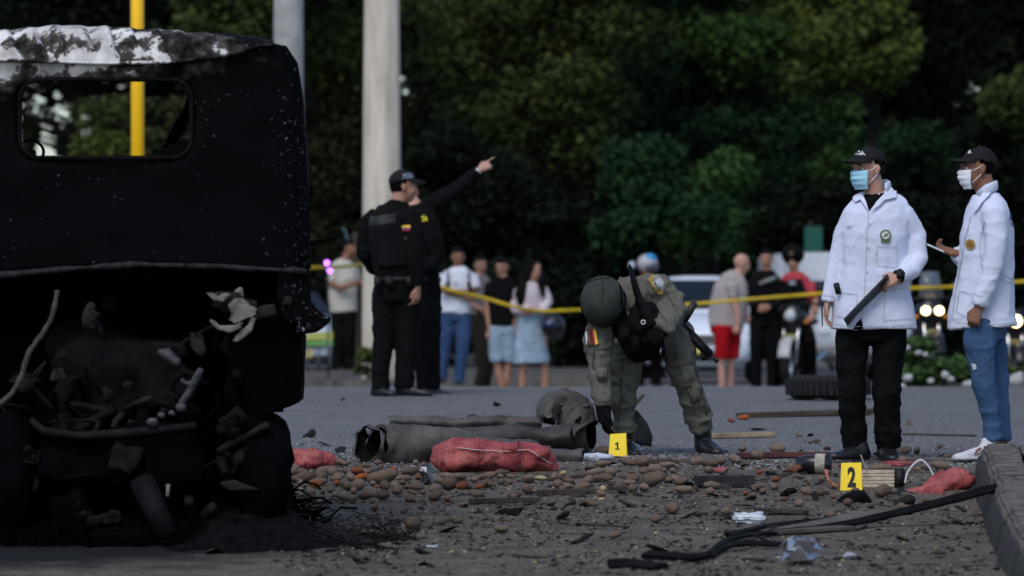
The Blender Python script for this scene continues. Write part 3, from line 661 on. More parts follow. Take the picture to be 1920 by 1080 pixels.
def frame(yaw, pitch=0, roll=0):
    """yaw 0 faces the camera, + turns towards image right; pitch + looks up"""
    f = Vector((math.sin(yaw) * math.cos(pitch), -math.cos(yaw) * math.cos(pitch), math.sin(pitch)))
    s = Vector((math.cos(yaw), math.sin(yaw), 0)); u = s.cross(f) * -1
    if u.z < 0 and abs(pitch) < 1.3: u = -u
    if roll:
        c, d = math.cos(roll), math.sin(roll); s, u = s * c + u * d, u * c - s * d
    return s, f, u
def head_shapes(c, fr, k=1.0):
    s, f, u = fr; at = lambda a, b, d: c + s * (a * k) + f * (b * k) + u * (d * k); B = lambda a, b, d, r: ball(at(a, b, d), [q * k for q in r], fr, 16, 11)
    L = [B(0, -.012, .03, (.076, .097, .092)), B(0, .022, -.035, (.064, .070, .085)), B(0, .045, -.088, (.040, .038, .032)), B(0, .02, -.07, (.055, .06, .045)),
         B(0, .088, .022, (.05, .014, .012)), B(0, .1, -.02, (.012, .016, .028)), B(0, .106, -.035, (.016, .016, .011)), B(0, .085, -.066, (.024, .012, .007)), B(0, .083, -.078, (.021, .012, .007)),
         B(-.034, .07, -.03, (.022, .02, .018)), B(.034, .07, -.03, (.022, .02, .018))]
    for e in (-1, 1): L += [B(e * .077, -.004, -.012, (.011, .018, .031)), B(e * .083, -.012, .0, (.006, .016, .022))]
    return L
def face_bits(fg, c, fr, k=1.0, brow=True):
    s, f, u = fr; at = lambda a, b, d: c + s * (a * k) + f * (b * k) + u * (d * k)
    for e in (-1, 1):
        put('eye', mesh(*ball(at(e * .031, .077, .0), [.013 * k, .012 * k, .008 * k], fr, 10, 7)), M_sclera, fg.root)
        put('pupil', mesh(*ball(at(e * .031, .088, .0), [.006 * k, .004 * k, .006 * k], fr, 10, 7)), M_eye, fg.root)
        if brow: put('eyebrow', mesh(*tube([at(e * .014, .094, .018), at(e * .03, .095, .024), at(e * .05, .083, .019)], [.0035 * k, .0045 * k, .002 * k], n=6)), M_hair, fg.root)
def hair_cap(fg, c, fr, k=1.0, low=-.02, front=.055, m=None, r=(.082, .103, .099), name='hair', vox=.008):
    """short hair: shell over the cranium, cut at a hairline that drops behind the ears"""
    s, f, u = fr; V, Fc = ball((0, 0, 0), (1, 1, 1), None, 28, 20)
    V = [Vector((v.x * r[0], v.y * r[1] - .012, v.z * r[2] + .03)) for v in V]
    keep = [i for i, q in enumerate(Fc) if all(V[a].z > (front if V[a].y > .03 else low + (front - low) * max(0, min(1, (V[a].y + .02) / .05))) for a in q)]
    Fc = [Fc[i] for i in keep]; used = sorted({a for q in Fc for a in q}); ix = {a: i for i, a in enumerate(used)}
    P = [c + (s * V[a].x + f * V[a].y + u * V[a].z) * k for a in used]; me = mesh(P, [tuple(ix[a] for a in q) for q in Fc])
    bm = bmesh.new(); bm.from_mesh(me); bmesh.ops.recalc_face_normals(bm, faces=bm.faces[:]); bmesh.ops.solidify(bm, geom=bm.faces[:], thickness=.012 * k); bm.to_mesh(me); bm.free()
    smooth_me(me); crumple(me, .004, 60, 3); return put(name, me, m or M_hair, fg.root)
def hand(w_, d, nrm, side=1, curl=(.5,) * 4, k=1.0, thumb=.5, spread=.06, fr=.0085, point=None):
    """wrist point, direction to the knuckles, palm normal, side = +1/-1 where the thumb leaves; returns shapes"""
    d = Vector(d).normalized(); nrm = Vector(nrm); nrm = (nrm - d * nrm.dot(d)).normalized(); lat = d.cross(nrm) * side
    w_ = Vector(w_); S = []
    S.append(tube([w_ - d * .03 * k, w_, w_ + d * .045 * k, w_ + d * .092 * k], [(.026 * k, .021 * k), (.027 * k, .02 * k), (.041 * k, .017 * k), (.040 * k, .013 * k)], side=lat, n=12))
    ln = (.072, .082, .076, .060)
    for i in range(4):
        off = (.030 - .020 * i); b = w_ + d * (.088 * k) + lat * (off * k); c = curl[i]; dd = (d + lat * (spread * (1.5 - i))).normalized(); pts = [b - dd * .025 * k, b]; a = 0; q = b
        for j, fr_ in enumerate((.45, .32, .25)):
            a += c * (1.0 if j == 0 else 1.15 if j == 1 else .7); v = dd * math.cos(a) + nrm * math.sin(a); q = q + v * (ln[i] * fr_ * k); pts.append(q)
        S.append(tube(pts, [fr * 1.05 * k, fr * 1.05 * k, fr * k, fr * .93 * k, fr * .75 * k], n=8))
    b = w_ + d * .022 * k + lat * .028 * k; t1 = (d * .75 + lat * .75 + nrm * .25 * thumb).normalized(); t2 = (d * .95 + lat * (.35 - .5 * thumb) + nrm * .55 * thumb).normalized()
    S.append(tube([b - t1 * .012 * k, b + t1 * .03 * k, b + t1 * .03 * k + t2 * .028 * k, b + t1 * .03 * k + t2 * .052 * k], [.013 * k, .0115 * k, .0100 * k, .0075 * k], n=8))
    return S
def shoe(fg, heel, toe, m, shaft=None, k=1.0, name='boot', h=.075, wd=.046, sole=None, srad=.05):
    """heel and toe points on the ground (world-local), optional shaft top point"""
    heel, toe = Vector(heel), Vector(toe); ax = toe - heel; L = ax.length; ax.normalize(); s = Vector((-ax.y, ax.x, 0)).normalized(); up = Vector((0, 0, 1)); secs = []
    for f, hw, hh in ((-.0, .55, .75), (.08, .78, 1.0), (.3, .82, 1.05), (.5, .92, .86), (.7, 1.0, .62), (.88, .82, .5), (.97, .5, .42), (1.0, .25, .33)):
        c = heel + ax * (L * f); hw *= wd; hh *= h
        secs.append([c + s * (hw * math.copysign(abs(math.cos(q)) ** .6, math.cos(q))) + up * (hh * (.5 + .5 * math.copysign(abs(math.sin(q)) ** .6, math.sin(q)))) for q in [2 * PI * i / 14 for i in range(14)]])
    sh = [loft(secs)]
    if shaft is not None: sh.append(tube([heel + ax * (L * .2) + up * .03, heel + ax * (L * .2) + up * h, Vector(shaft)], [srad, srad, srad * .95], n=12))
    o = fg.put(name, fuse(join(*sh), .008, 3, .6), m)
    if sole:
        q = [heel + ax * (L * f) + s * (wd * 1.06 * hw * e) for e, rng_ in ((1, (0, 1, 2, 3, 4)), (-1, (4, 3, 2, 1, 0))) for f, hw in [((-.02, .6), (.15, .85), (.55, .95), (.8, 1.0), (1.02, .35))[i] for i in rng_]]
        put('sole', bevelled(prism([v + up * .0 for v in q], (0, 0, .024)), .006), sole, o)
    return o
def cap(fg, c, fr, m, k=1.0, brim=.085, low=.046, droop=.16):
    s, f, u = fr; at = lambda a, b, d: c + s * (a * k) + f * (b * k) + u * (d * k); V, Fc = ball((0, 0, 0), (1, 1, 1), None, 32, 24)
    V = [Vector((v.x * .088, v.y * .110 - .010, v.z * (.108 if v.y < .2 else .100) + .024)) for v in V]
    Fc = [q for q in Fc if all(V[a].z > low - .03 * max(0, min(1, (-V[a].y + .02) / .1)) - .0 for a in q)]; used = sorted({a for q in Fc for a in q}); ix = {a: i for i, a in enumerate(used)}
    me = mesh([at(V[a].x, V[a].y, V[a].z) for a in used], [tuple(ix[a] for a in q) for q in Fc])
    bm = bmesh.new(); bm.from_mesh(me); bmesh.ops.recalc_face_normals(bm, faces=bm.faces[:]); bmesh.ops.solidify(bm, geom=bm.faces[:], thickness=.005); bm.to_mesh(me); bm.free(); smooth_me(me)
    o = fg.put('cap', me, m); Q = []; n = 18; rows = 7
    for j in range(rows):
        t = j / (rows - 1)
        for i in range(n):
            a = (i / (n - 1) - .5) * 2; ang = a * 1.12; x = math.sin(ang) * .083; y0 = math.cos(ang) * .098 - .006; ext = brim * (1 - abs(a) ** 2.6) ** .7 if abs(a) < 1 else 0
            Q.append(at(x * (1 + .02 * t), y0 + ext * t, low + .006 + .010 * math.cos(ang * 1.2) - droop * ext * t - .018 * (a * a) * t))
    me = mesh(Q, [(j * n + i, j * n + i + 1, (j + 1) * n + i + 1, (j + 1) * n + i) for j in range(rows - 1) for i in range(n - 1)])
    bm = bmesh.new(); bm.from_mesh(me); bmesh.ops.recalc_face_normals(bm, faces=bm.faces[:]); bmesh.ops.solidify(bm, geom=bm.faces[:], thickness=.005); bm.to_mesh(me); bm.free(); smooth_me(me)
    put('brim', me, m, o); put('button', mesh(*ball(at(0, -.01, .134), .008, n=10, m=6)), m, o)
    return o
def facemask(fg, c, fr, m, mstrap, k=1.0):
    s, f, u = fr; at = lambda a, b, d: c + s * (a * k) + f * (b * k) + u * (d * k); Q = []; n, r = 22, 18
    for j in range(r):
        t = j / (r - 1); d = -.008 - .112 * t; w_ = .95 - .42 * max(0, t - .35) ** 1.2
        for i in range(n):
            a = (i / (n - 1) - .5) * 2 * w_; bul = math.sin(PI * min(1, t * .93 + .1)) ; rad = .062 + .016 * bul
            pleat = .0075 * abs(math.sin(t * PI * 3.5)) * math.cos(a)
            nose = .020 * max(0, 1 - abs(a) / .35) * max(0, 1 - t * 1.6)
            Q.append(at(math.sin(a * 1.25) * (.072 + .002 * bul), .030 + math.cos(a * 1.25) * (rad + pleat) * 1.08 + nose * .6 - .024 * t * t, d))
    me = mesh(Q, [(j * n + i, j * n + i + 1, (j + 1) * n + i + 1, (j + 1) * n + i) for j in range(r - 1) for i in range(n - 1)])
    bm = bmesh.new(); bm.from_mesh(me); bmesh.ops.recalc_face_normals(bm, faces=bm.faces[:]); bmesh.ops.solidify(bm, geom=bm.faces[:], thickness=.003); bm.to_mesh(me); bm.free(); smooth_me(me)
    o = fg.put('face_mask', me, m)
    for e in (-1, 1):
        for d0, d1, y0 in ((-.012, .012, .052), (-.085, -.032, .055)):
            put('ear_loop', mesh(*tube([at(e * .068, y0, d0), at(e * .079, .03, (d0 + d1) / 2), at(e * .084, .004, d1)], .0024 * k, n=6)), mstrap, o)
    return o
def decal(fg, tree, polys, m, name, parent, off=.0025, dirv=(0, 1, 0), thick=.0015, sub=6):
    """flat patch given in photo pixels, laid on the garment surface below it as a thin patch of its own"""
    dv = Vector(dirv); bm = bmesh.new()
    for poly in polys:
        vs = [bm.verts.new((a, b, 0)) for a, b in poly]
        try: bm.faces.new(vs)
        except ValueError: pass
    bmesh.ops.triangulate(bm, faces=bm.faces[:])
    for k in range(5):
        es = [e for e in bm.edges if e.calc_length() > sub]
        if not es: break
        bmesh.ops.subdivide_edges(bm, edges=es, cuts=1); bmesh.ops.triangulate(bm, faces=bm.faces[:])
    bmesh.ops.remove_doubles(bm, verts=bm.verts[:], dist=1e-4)
    last = None; miss = []
    for v in bm.verts:
        q = fg.p(v.co.x, v.co.y, 0); h = tree.ray_cast(q - dv * 1.5, dv)
        if h[0] is None: miss.append(v)
        else: v.co = h[0] - dv * off + (h[1] * off if h[1].dot(dv) < 0 else Vector())
    bmesh.ops.delete(bm, geom=miss, context='VERTS')
    if not bm.faces: bm.free(); return None
    bmesh.ops.recalc_face_normals(bm, faces=bm.faces[:]); me = bpy.data.meshes.new('d'); bm.to_mesh(me); bm.free(); smooth_me(me)
    return put(name, me, m, parent)
def line(pts, w_):
    """thin strip polygons along a pixel polyline"""
    o = []
    for (a, b), (c, d) in zip(pts, pts[1:]):
        L = math.hypot(c - a, d - b) or 1; nx_, ny_ = -(d - b) / L * w_ / 2, (c - a) / L * w_ / 2
        o.append([(a + nx_, b + ny_), (c + nx_, d + ny_), (c - nx_, d - ny_), (a - nx_, b - ny_)])
    return o
def disc(cx, cy, r, n=24, ry=None): return [(cx + r * math.cos(2 * PI * i / n), cy + (ry or r) * math.sin(2 * PI * i / n)) for i in range(n)]
def ring(cx, cy, r0, r1, n=28, ky=1): return [[(cx + r * math.cos(a), cy + r * ky * math.sin(a)) for r, a in ((r0, a0), (r1, a0), (r1, a1), (r0, a1))] for a0, a1 in [(2 * PI * i / n, 2 * PI * (i + 1) / n) for i in range(n)]]
def words(s, x0, y0, x1, y1, slope=0, bold=.02, sl2=0, part=(0, 1)):
    """lettering as polygons in photo pixels; y0 top, y1 bottom"""
    V, Fc = text_polys(s, bold); o = []
    for f in Fc:
        if all(part[0] <= V[i][0] <= part[1] for i in f):
            o.append([(x0 + (x1 - x0) * (V[i][0] - part[0]) / (part[1] - part[0]) + sl2 * (V[i][1] - .5), y1 + (y0 - y1) * V[i][1] + slope * (V[i][0] - .5)) for i in f])
    return o
M_coat = mat('cloth_white_coat', (.63, .665, .80), .8, .03, 6, .2, 140, spec=.2)
M_blk = cloth('black', (.0055, .0055, .006), .3); M_navy = cloth('black_uniform', (.0055, .0057, .006), .3)
M_vest = cloth('black_vest', (.0075, .0075, .008), .3); M_boot = mat('black_boot_leather', (.010, .010, .011), .38, .3, 30, .3, 80, spec=.5)
M_od = cloth('olive_drab', (.122, .119, .097), .16, .9, 8, .3); M_odh = cloth('helmet_cover', (.044, .050, .044), .25, .85, 12, .3)
M_capm = cloth('cap_black', (.016, .016, .017), .2)
def jeans(name, c):
    m, t, b = nodes('denim_' + name); L = t.links.new
    tc = N(t, 'ShaderNodeTexCoord'); n = N(t, 'ShaderNodeTexNoise', i_Scale=5, i_Detail=6, i_Roughness=.7); L(tc.outputs['Object'], n.inputs['Vector'])
    r = ramp(t, n.outputs['Fac'], [(.3, [q * .7 for q in c]), (.55, c), (.75, [min(1, q * 1.5 + .02) for q in c])]); L(r.outputs[0], b.inputs['Base Color']); b.inputs['Roughness'].default_value = .9
    w_ = N(t, 'ShaderNodeTexWave', i_Scale=160, i_Distortion=2); L(tc.outputs['Object'], w_.inputs['Vector']); bp = N(t, 'ShaderNodeBump', i_Strength=.2, i_Distance=.003); L(w_.outputs['Fac'], bp.inputs['Height']); L(bp.outputs[0], b.inputs['Normal'])
    return m
M_white_print = mat('white_print', (.62, .62, .64), .7, .05); M_yprint = mat('yellow_print', (.72, .60, .03), .7, .08)
M_blue_print = mat('blue_print', (.03, .09, .32), .7, .1); M_gold = mat('gold_patch', (.34, .22, .05), .7, .3, 60); M_dk = mat('dark_print', (.02, .02, .02), .7)
M_fy, M_fb, M_fr = mat('flag_yellow', (.78, .50, .05), .8, .08), mat('flag_blue', (.03, .04, .22), .8, .08), mat('flag_red', (.42, .03, .05), .8, .08)

# ---- investigator in the blue mask
a = Fig('person in open white lab coat and blue face mask holding a dark board', 1625, 862, 30, 'investigators in white coats', .0075)
fr = frame(math.radians(-52), -.03); hc = a.p(1627, 317, -.02)
a.add(*head_shapes(hc, fr, 1.0), a.tube([(1638, 395, .02), (1640, 372, 0), (1637, 345, -.005), (1632, 322, -.01)], [24, 20, 18.5, 17]))
a.add(a.tube([(1637, 600, 0), (1637, 560, 0), (1640, 500, 0), (1642, 440, 0), (1645, 400, .01), (1643, 376, .01)], [(50, 36), (52, 38), (46, 34), (48, 34), (44, 30), (20, 20)], side=(1, 0, 0)))
aL = [(1599, 397, 0), (1584, 440, .02), (1572, 482, .02), (1562, 520, .0), (1554, 560, -.02)]; aR = [(1694, 394, 0), (1714, 440, .02), (1721, 486, -.02), (1708, 507, -.13), (1688, 518, -.20)]
a.add(a.tube(aL, [17, 15, 13, 11, 8.5]), a.tube(aR, [17, 15, 13, 11, 8.5]))
a.add(*hand(a.p(1552, 566, -.02), (-.14, -.05, -1), (1, -.15, 0), 1, (.35, .42, .48, .55), 1.0, .6))
a.add(*hand(a.p(1688, 518, -.20), (-1, .0, -.42), (-.2, .7, -.7), -1, (.55, .6, .65, .7), 1.0, .3))
lgL = [(1605, 600, 0), (1598, 640, 0), (1596, 700, -.02), (1597, 735, -.03), (1599, 780, 0), (1601, 812, .01), (1603, 842, .02)]; lgR = [(1668, 600, 0), (1668, 640, 0), (1663, 700, -.02), (1662, 735, -.03), (1663, 780, 0), (1665, 812, .01), (1668, 842, .02)]
a.add(a.tube(lgL, [26, 25, 20, 17, 15, 11, 9]), a.tube(lgR, [26, 25, 20, 17, 15, 11, 9]))
a.done(SK['fair']); face_bits(a, hc, fr); hair_cap(a, hc, fr, low=-.04, r=(.079, .101, .097))
cp = cap(a, hc, fr, M_capm, 1.02)
facemask(a, hc, fr, mat('mask_blue', (.38, .70, .84), .85, .05, 20), mat('mask_white', (.72, .73, .76), .85, .04, 20))
coat = fuse(join(a.tube([(1638, 616, .0), (1638, 590, .0), (1637, 560, 0), (1638, 500, 0), (1641, 440, 0), (1646, 405, 0), (1648, 384, .005), (1645, 366, .01)], [(80, 54), (77, 52), (72, 48), (62, 44), (63, 46), (63, 40), (52, 32), (27, 24)], side=(1, 0, 0), n=30, power=2.4),
    a.tube([(1612, 402, 0), (1600, 405, 0), *aL[1:]], [23, 23, 20.5, 18, 16, 14]), a.tube([(1684, 400, 0), (1692, 403, 0), *aR[1:]], [23, 24, 21.5, 19.5, 17, 15]), a.tube([(1640, 366, .02), (1618, 380, .01), (1598, 399, 0)], [16, 18, 17]), a.tube([(1655, 364, .02), (1678, 380, .01), (1696, 400, 0)], [16, 18, 17])), .0095, 2)
wrinkle(coat, .0075, (5.5, 5.5, 2.6), 4); wrinkle(coat, .0028, (9, 9, 14), 8)
co = a.put('coat', coat, M_coat); bt = bvh(coat)
decal(a, bt, [[(1619, 366), (1640, 372), (1662, 357), (1653, 372), (1627, 396), (1622, 384)]], M_blk, 't_shirt', co, .004)
decal(a, bt, [[(1663, 348), (1668, 348), (1679, 362), (1676, 373), (1656, 377), (1645, 388), (1628, 398), (1640, 381), (1655, 366)]], M_coat, 'lapel', co, .012, sub=4)
decal(a, bt, [[(1616, 363), (1605, 368), (1600, 374), (1604, 382), (1613, 377), (1619, 387), (1626, 397), (1622, 380)]], M_coat, 'lapel', co, .012, sub=4)
put('collar_stand', mesh(*tube([a.p(1661, 352, -.08), a.p(1668, 349, -.01), a.p(1662, 346, .08), a.p(1645, 347, .11), a.p(1626, 354, .07)], [(R(10, 30), R(3, 30))] * 5, side=(0, 0, 1), n=10)), M_coat, co)
M_seam = mat('coat_seam', (.50, .51, .56), .9, .1)
decal(a, bt, line([(1626, 398), (1622, 440), (1620, 500), (1617, 560), (1612, 604)], 1.6), M_seam, 'front_edge', co, .003)
decal(a, bt, [[(1612, 596), (1616, 622), (1594, 621), (1602, 606)]], M_blk, 'coat_vent', co, .003, sub=4)
for k, (x, y) in enumerate([(1625, 418), (1622, 462), (1619, 508), (1616, 553)]): decal(a, bt, [disc(x + 3, y, 2.4, 12)], M_white_print, 'coat_button', co, .006, sub=3)
for pts in ([(1640, 462), (1680, 464)], [(1640, 462), (1640, 498), (1679, 502), (1680, 464)], [(1655, 545), (1700, 540)], [(1655, 545), (1653, 600), (1706, 597)], [(1570, 548), (1605, 552)], [(1605, 552), (1600, 598), (1566, 592)]):
    decal(a, bt, line(pts, 1.3), M_seam, 'pocket_seam', co, .003)
decal(a, bt, line([(1556, 606), (1600, 612), (1650, 612), (1720, 606)], 1.2), M_seam, 'hem_stitch', co, .003)
em = decal(a, bt, [disc(1657, 442, 10.5)], mat('emblem_olive', (.10, .14, .05), .8, .4, 80), 'round_emblem', co, .004, sub=3)
if em: decal(a, bt, [disc(1657, 442, 7.2)], mat('emblem_face', (.66, .68, .62), .8), 'emblem_face', co, .006, sub=3); decal(a, bt, line([(1652, 446), (1662, 438)], 1.5) + line([(1655, 438), (1660, 445)], .8), M_dk, 'emblem_crossbar', co, .008, sub=3); decal(a, bt, [[(1648, 450), (1666, 450), (1665, 455), (1649, 455)]], MATS['emblem_olive'], 'emblem_scroll', co, .005, sub=3)
decal(a, bt, words('investigación', 1585.5, 424, 1597.5, 426.6, 0, .01) + words('criminal', 1585.5, 427.5, 1594, 430, 0, .01), M_blue_print, 'name_embroidery', co, .003, sub=2)
for y, x0, x1 in ((556, 1541, 1560),): pass
for c_ in (a.tube([(1556, 550, -.015), (1553, 567, -.02)], [14.5, 15]), a.tube([(1695, 513, -.17), (1684, 520, -.205)], [15.5, 16])): put('cuff', wrinkle(fuse(c_, .009, 2), .004), M_coat, co)
tro = fuse(join(a.tube([(1637, 570, 0), (1637, 610, 0), (1636, 640, 0)], [(60, 40), (62, 42), (56, 38)], side=(1, 0, 0)), a.tube(lgL, [33, 33, 27, 26, 24, 25, 22]), a.tube(lgR, [33, 33, 27, 26, 24, 25, 22])), .011, 4)
wrinkle(tro, .012, (8, 8, 14), 6); a.put('trousers', tro, M_blk)
shoe(a, a.p(1628, 862, .04), a.p(1552, 862, -.13), M_boot, a.p(1606, 828, .02), wd=.055, h=.085, srad=.052); shoe(a, a.p(1654, 858, .09), a.p(1680, 866, -.15), M_boot, a.p(1667, 828, .02), wd=.055, h=.085, srad=.052)
cb = bvh(cp.data); fcap = math.radians(-52)
decal(a, cb, words('POLICÍA', 1597.5, 281, 1619.5, 291, 4.5, .03, -3, part=(.42, 1)), M_white_print, 'cap_lettering', cp, .003, sub=2)
decal(a, cb, [[(1594, 293), (1597, 289.5), (1599, 291.5), (1597, 294)]], M_white_print, 'cap_mark', cp, .003, sub=2)
put('wristwatch', smooth_me(bevelled(box(a.p(1687, 516, -.245), (.018, .012, .022)), .005)), M_black, a.root)
put('watch_strap', mesh(*tube([a.p(1690, 515, -.195), a.p(1684, 519, -.21)], [R(13.5, 30)] * 2, n=16)), M_black, a.root)
bd = [a.o + a.p(*q) for q in ((1663, 513, -.26), (1581, 598, -.26), (1590, 615, -.06), (1671, 533, -.06))]; nb = (bd[1] - bd[0]).cross(bd[3] - bd[0]).normalized() * .012
bo = tag(put('clipboard', bevelled(prism([q - bd[0] for q in bd], nb), .003), mat('board_dark_grey', (.022, .024, .028), .45, .15, 8), None, bd[0]), 'dark grey board held low by the investigator in blue mask', 'clipboard')
tag(put('phone', smooth_me(bevelled(box((0, 0, 0), (R(5.5, 30), .008, R(11, 30)), frame(.2, 0, .25)), .004)), M_black, None, a.o + a.p(1570, 541, -.115)), 'black phone tucked between the white coat and right sleeve', 'phone')
tag(put('pen', mesh(*tube([a.p(1541, 575, -.06), a.p(1542, 612, -.05)], [.005, .003], n=8)), M_black, None, a.o), 'thin black pen in the lowered hand beside the white coat', 'pen')

# ---- investigator in profile at the right
b = Fig('person in profile in white lab coat, blue jeans and white face mask', 1845, 862, 30, 'investigators in white coats', .0075)
fr = frame(math.radians(-78), .02); hc = b.p(1833, 317, 0)
b.add(*head_shapes(hc, fr, 1.0), b.tube([(1852, 395, .01), (1850, 372, 0), (1846, 347, 0), (1838, 322, 0)], [24, 20, 18.5, 17]))
b.add(b.tube([(1844, 600, 0), (1846, 560, 0), (1850, 500, 0), (1850, 440, 0), (1852, 405, 0), (1850, 380, 0)], [(36, 46), (38, 48), (35, 46), (36, 48), (32, 46), (20, 24)], side=(1, 0, 0)))
nA = [(1864, 400, -.17), (1868, 445, -.2), (1862, 495, -.21), (1848, 540, -.22), (1836, 577, -.22)]; fA = [(1848, 402, .17), (1832, 450, .19), (1820, 492, .16), (1806, 484, .08), (1793, 475, .02)]
b.add(b.tube(nA, [17, 15, 13, 11, 8.5]), b.tube(fA, [17, 15, 13, 11, 8.5]))
b.add(*hand(b.p(1834, 578, -.22), (-.35, -.1, -1), (.4, 1, 0), -1, (1.0, 1.1, 1.15, 1.2), 1.0, 1.0)); b.add(*hand(b.p(1794, 475, .02), (-1, -.1, .3), (.25, -.45, .9), -1, (.35, .5, .6, .7), 1.0, .5))
jA = [(1838, 600, -.09), (1838, 640, -.1), (1842, 690, -.1), (1846, 722, -.1), (1856, 765, -.08), (1861, 795, -.07), (1862, 845, -.06)]; jB = [(1856, 600, .09), (1858, 640, .1), (1866, 690, .1), (1869, 722, .1), (1875, 765, .11), (1878, 800, .12), (1878, 845, .12)]
b.add(b.tube(jA, [26, 25, 20, 17, 16, 13, 11]), b.tube(jB, [26, 25, 20, 17, 16, 13, 11])); b.done(SK['brown']); face_bits(b, hc, fr); hair_cap(b, hc, fr, low=-.03, r=(.078, .100, .096))
cp = cap(b, hc, fr, M_capm, 1.02, brim=.085); facemask(b, hc, fr, MATS['mask_white'], MATS['mask_white'])
coat = fuse(join(b.tube([(1843, 614, 0), (1842, 590, 0), (1845, 560, 0), (1850, 500, 0), (1850, 440, 0), (1852, 405, 0), (1851, 384, 0), (1848, 364, 0)], [(66, 60), (63, 57), (58, 54), (52, 52), (50, 54), (43, 54), (36, 50), (24, 24)], side=(1, 0, 0), n=30, power=2.3),
    b.tube([(1862, 394, -.13), *nA[:-1], (1837, 573, -.22)], [25, 25, 22, 20, 17, 15]), b.tube([(1850, 394, .13), *fA], [26, 26, 24, 21, 18, 15])), .0095, 2)
wrinkle(coat, .0075, (5.5, 5.5, 2.6), 14); wrinkle(coat, .0028, (9, 9, 14), 18); co = b.put('coat', coat, M_coat); bt = bvh(coat)
decal(b, bt, [[(1864, 344), (1868, 352), (1846, 374), (1832, 392), (1822, 402), (1826, 388), (1838, 368), (1850, 353)]], M_coat, 'lapel', co, .012, sub=4)
put('collar_stand', mesh(*tube([b.p(1836, 368, -.08), b.p(1852, 355, -.11), b.p(1866, 349, -.06), b.p(1869, 348, .03), b.p(1856, 350, .1)], [(R(10, 30), R(3, 30))] * 5, side=(0, 0, 1), n=10)), M_coat, co)
for pts in ([(1818, 405), (1806, 450), (1799, 500), (1790, 550), (1782, 600)], [(1862, 510), (1885, 519), (1906, 527)], [(1860, 519), (1885, 528), (1905, 535)], [(1796, 545), (1832, 556)], [(1796, 545), (1790, 585), (1815, 598)], [(1790, 604), (1840, 609), (1900, 604)], [(1830, 566), (1846, 571)], [(1840, 415), (1832, 460), (1836, 510)]):
    decal(b, bt, line(pts, 1.4), M_seam, 'coat_seam', co, .003)
em = decal(b, bt, [disc(1815.5, 459, 8.5, 24, 10)], M_gold, 'gold_emblem', co, .004, sub=3)
decal(b, bt, ring(1815.5, 459, 3.2, 4.4) + line([(1815, 458), (1817, 462)], 1.2), mat('gold_dark', (.10, .06, .015), .8), 'emblem_ring', co, .006, sub=3)
decal(b, bt, words('inv', 1889, 398, 1902, 414, 2, .03), M_blue_print, 'back_lettering', co, .003, sub=2); decal(b, bt, words('POL', 1892, 418, 1903, 424.5, 1, .03), M_blue_print, 'back_lettering', co, .003, sub=2)
jn = fuse(join(b.tube([(1845, 560, 0), (1845, 605, 0), (1847, 640, 0)], [(42, 52), (40, 52), (38, 48)], side=(1, 0, 0)), b.tube(jA[:-1] + [(1862, 826, -.065)], [33, 31, 24, 23, 19.5, 18, 19]), b.tube(jB[:-1] + [(1878, 826, .12)], [31, 29, 24, 22, 18, 17, 17.5])), .011, 4)
wrinkle(jn, .0075, (7, 7, 13), 16); jo = b.put('jeans', jn, jeans('mid_blue', (.038, .095, .20))); jb = bvh(jn)
decal(b, jb, [[(1817, 680), (1825, 682), (1827, 690), (1821, 694)]], mat('denim_frayed', (.5, .55, .62), .9, .3, 60), 'frayed_patch', jo, .003, sub=3)
decal(b, jb, line([(1862, 640), (1864, 720), (1872, 800)], 1.3), mat('denim_seam', (.02, .05, .16), .9), 'jeans_seam', jo, .003)
M_sole = mat('white_sole', (.62, .62, .62), .6, .1, 20); M_snk = mat('white_sneaker', (.58, .58, .60), .7, .12, 30, .2)
s1 = shoe(b, b.p(1866, 860, -.05), b.p(1788, 862, -.16), M_snk, b.p(1861, 815, -.07), name='sneaker', wd=.05, sole=M_sole, srad=.045); sb = bvh(s1.data)
for k in range(5): decal(b, sb, line([(1806 + k * 6, 846 - k * 4.2), (1814 + k * 6, 849 - k * 3)], 1.8), MATS['mask_white'], 'lace', s1, .004, sub=3)
decal(b, sb, line([(1822, 851), (1828, 843), (1836, 840)], 3) + line([(1826, 852), (1838, 846)], 2.4), mat('shoe_rust_stripe', (.22, .06, .03), .7), 'side_stripe', s1, .004, sub=3)
shoe(b, b.p(1884, 858, .16), b.p(1815, 860, .06), M_snk, b.p(1878, 815, .12), name='sneaker', wd=.05, sole=M_sole, srad=.045)
cb = bvh(cp.data); decal(b, cb, words('POLICÍA', 1812, 280, 1820, 289, 0, .03, 0, part=(.62, 1)), M_white_print, 'cap_lettering', cp, .003, sub=2)
nbp = [b.p(*q) for q in ((1738, 456, -.06), (1779, 474, -.02), (1779, 474, .14), (1738, 456, .10))]
tag(put('notebook', bevelled(prism(nbp, (0, 0, -.012)), .002), mat('notebook_pale', (.6, .62, .66), .6), None, b.o.copy()), 'thin pale notebook held flat by the investigator in white mask', 'notebook')

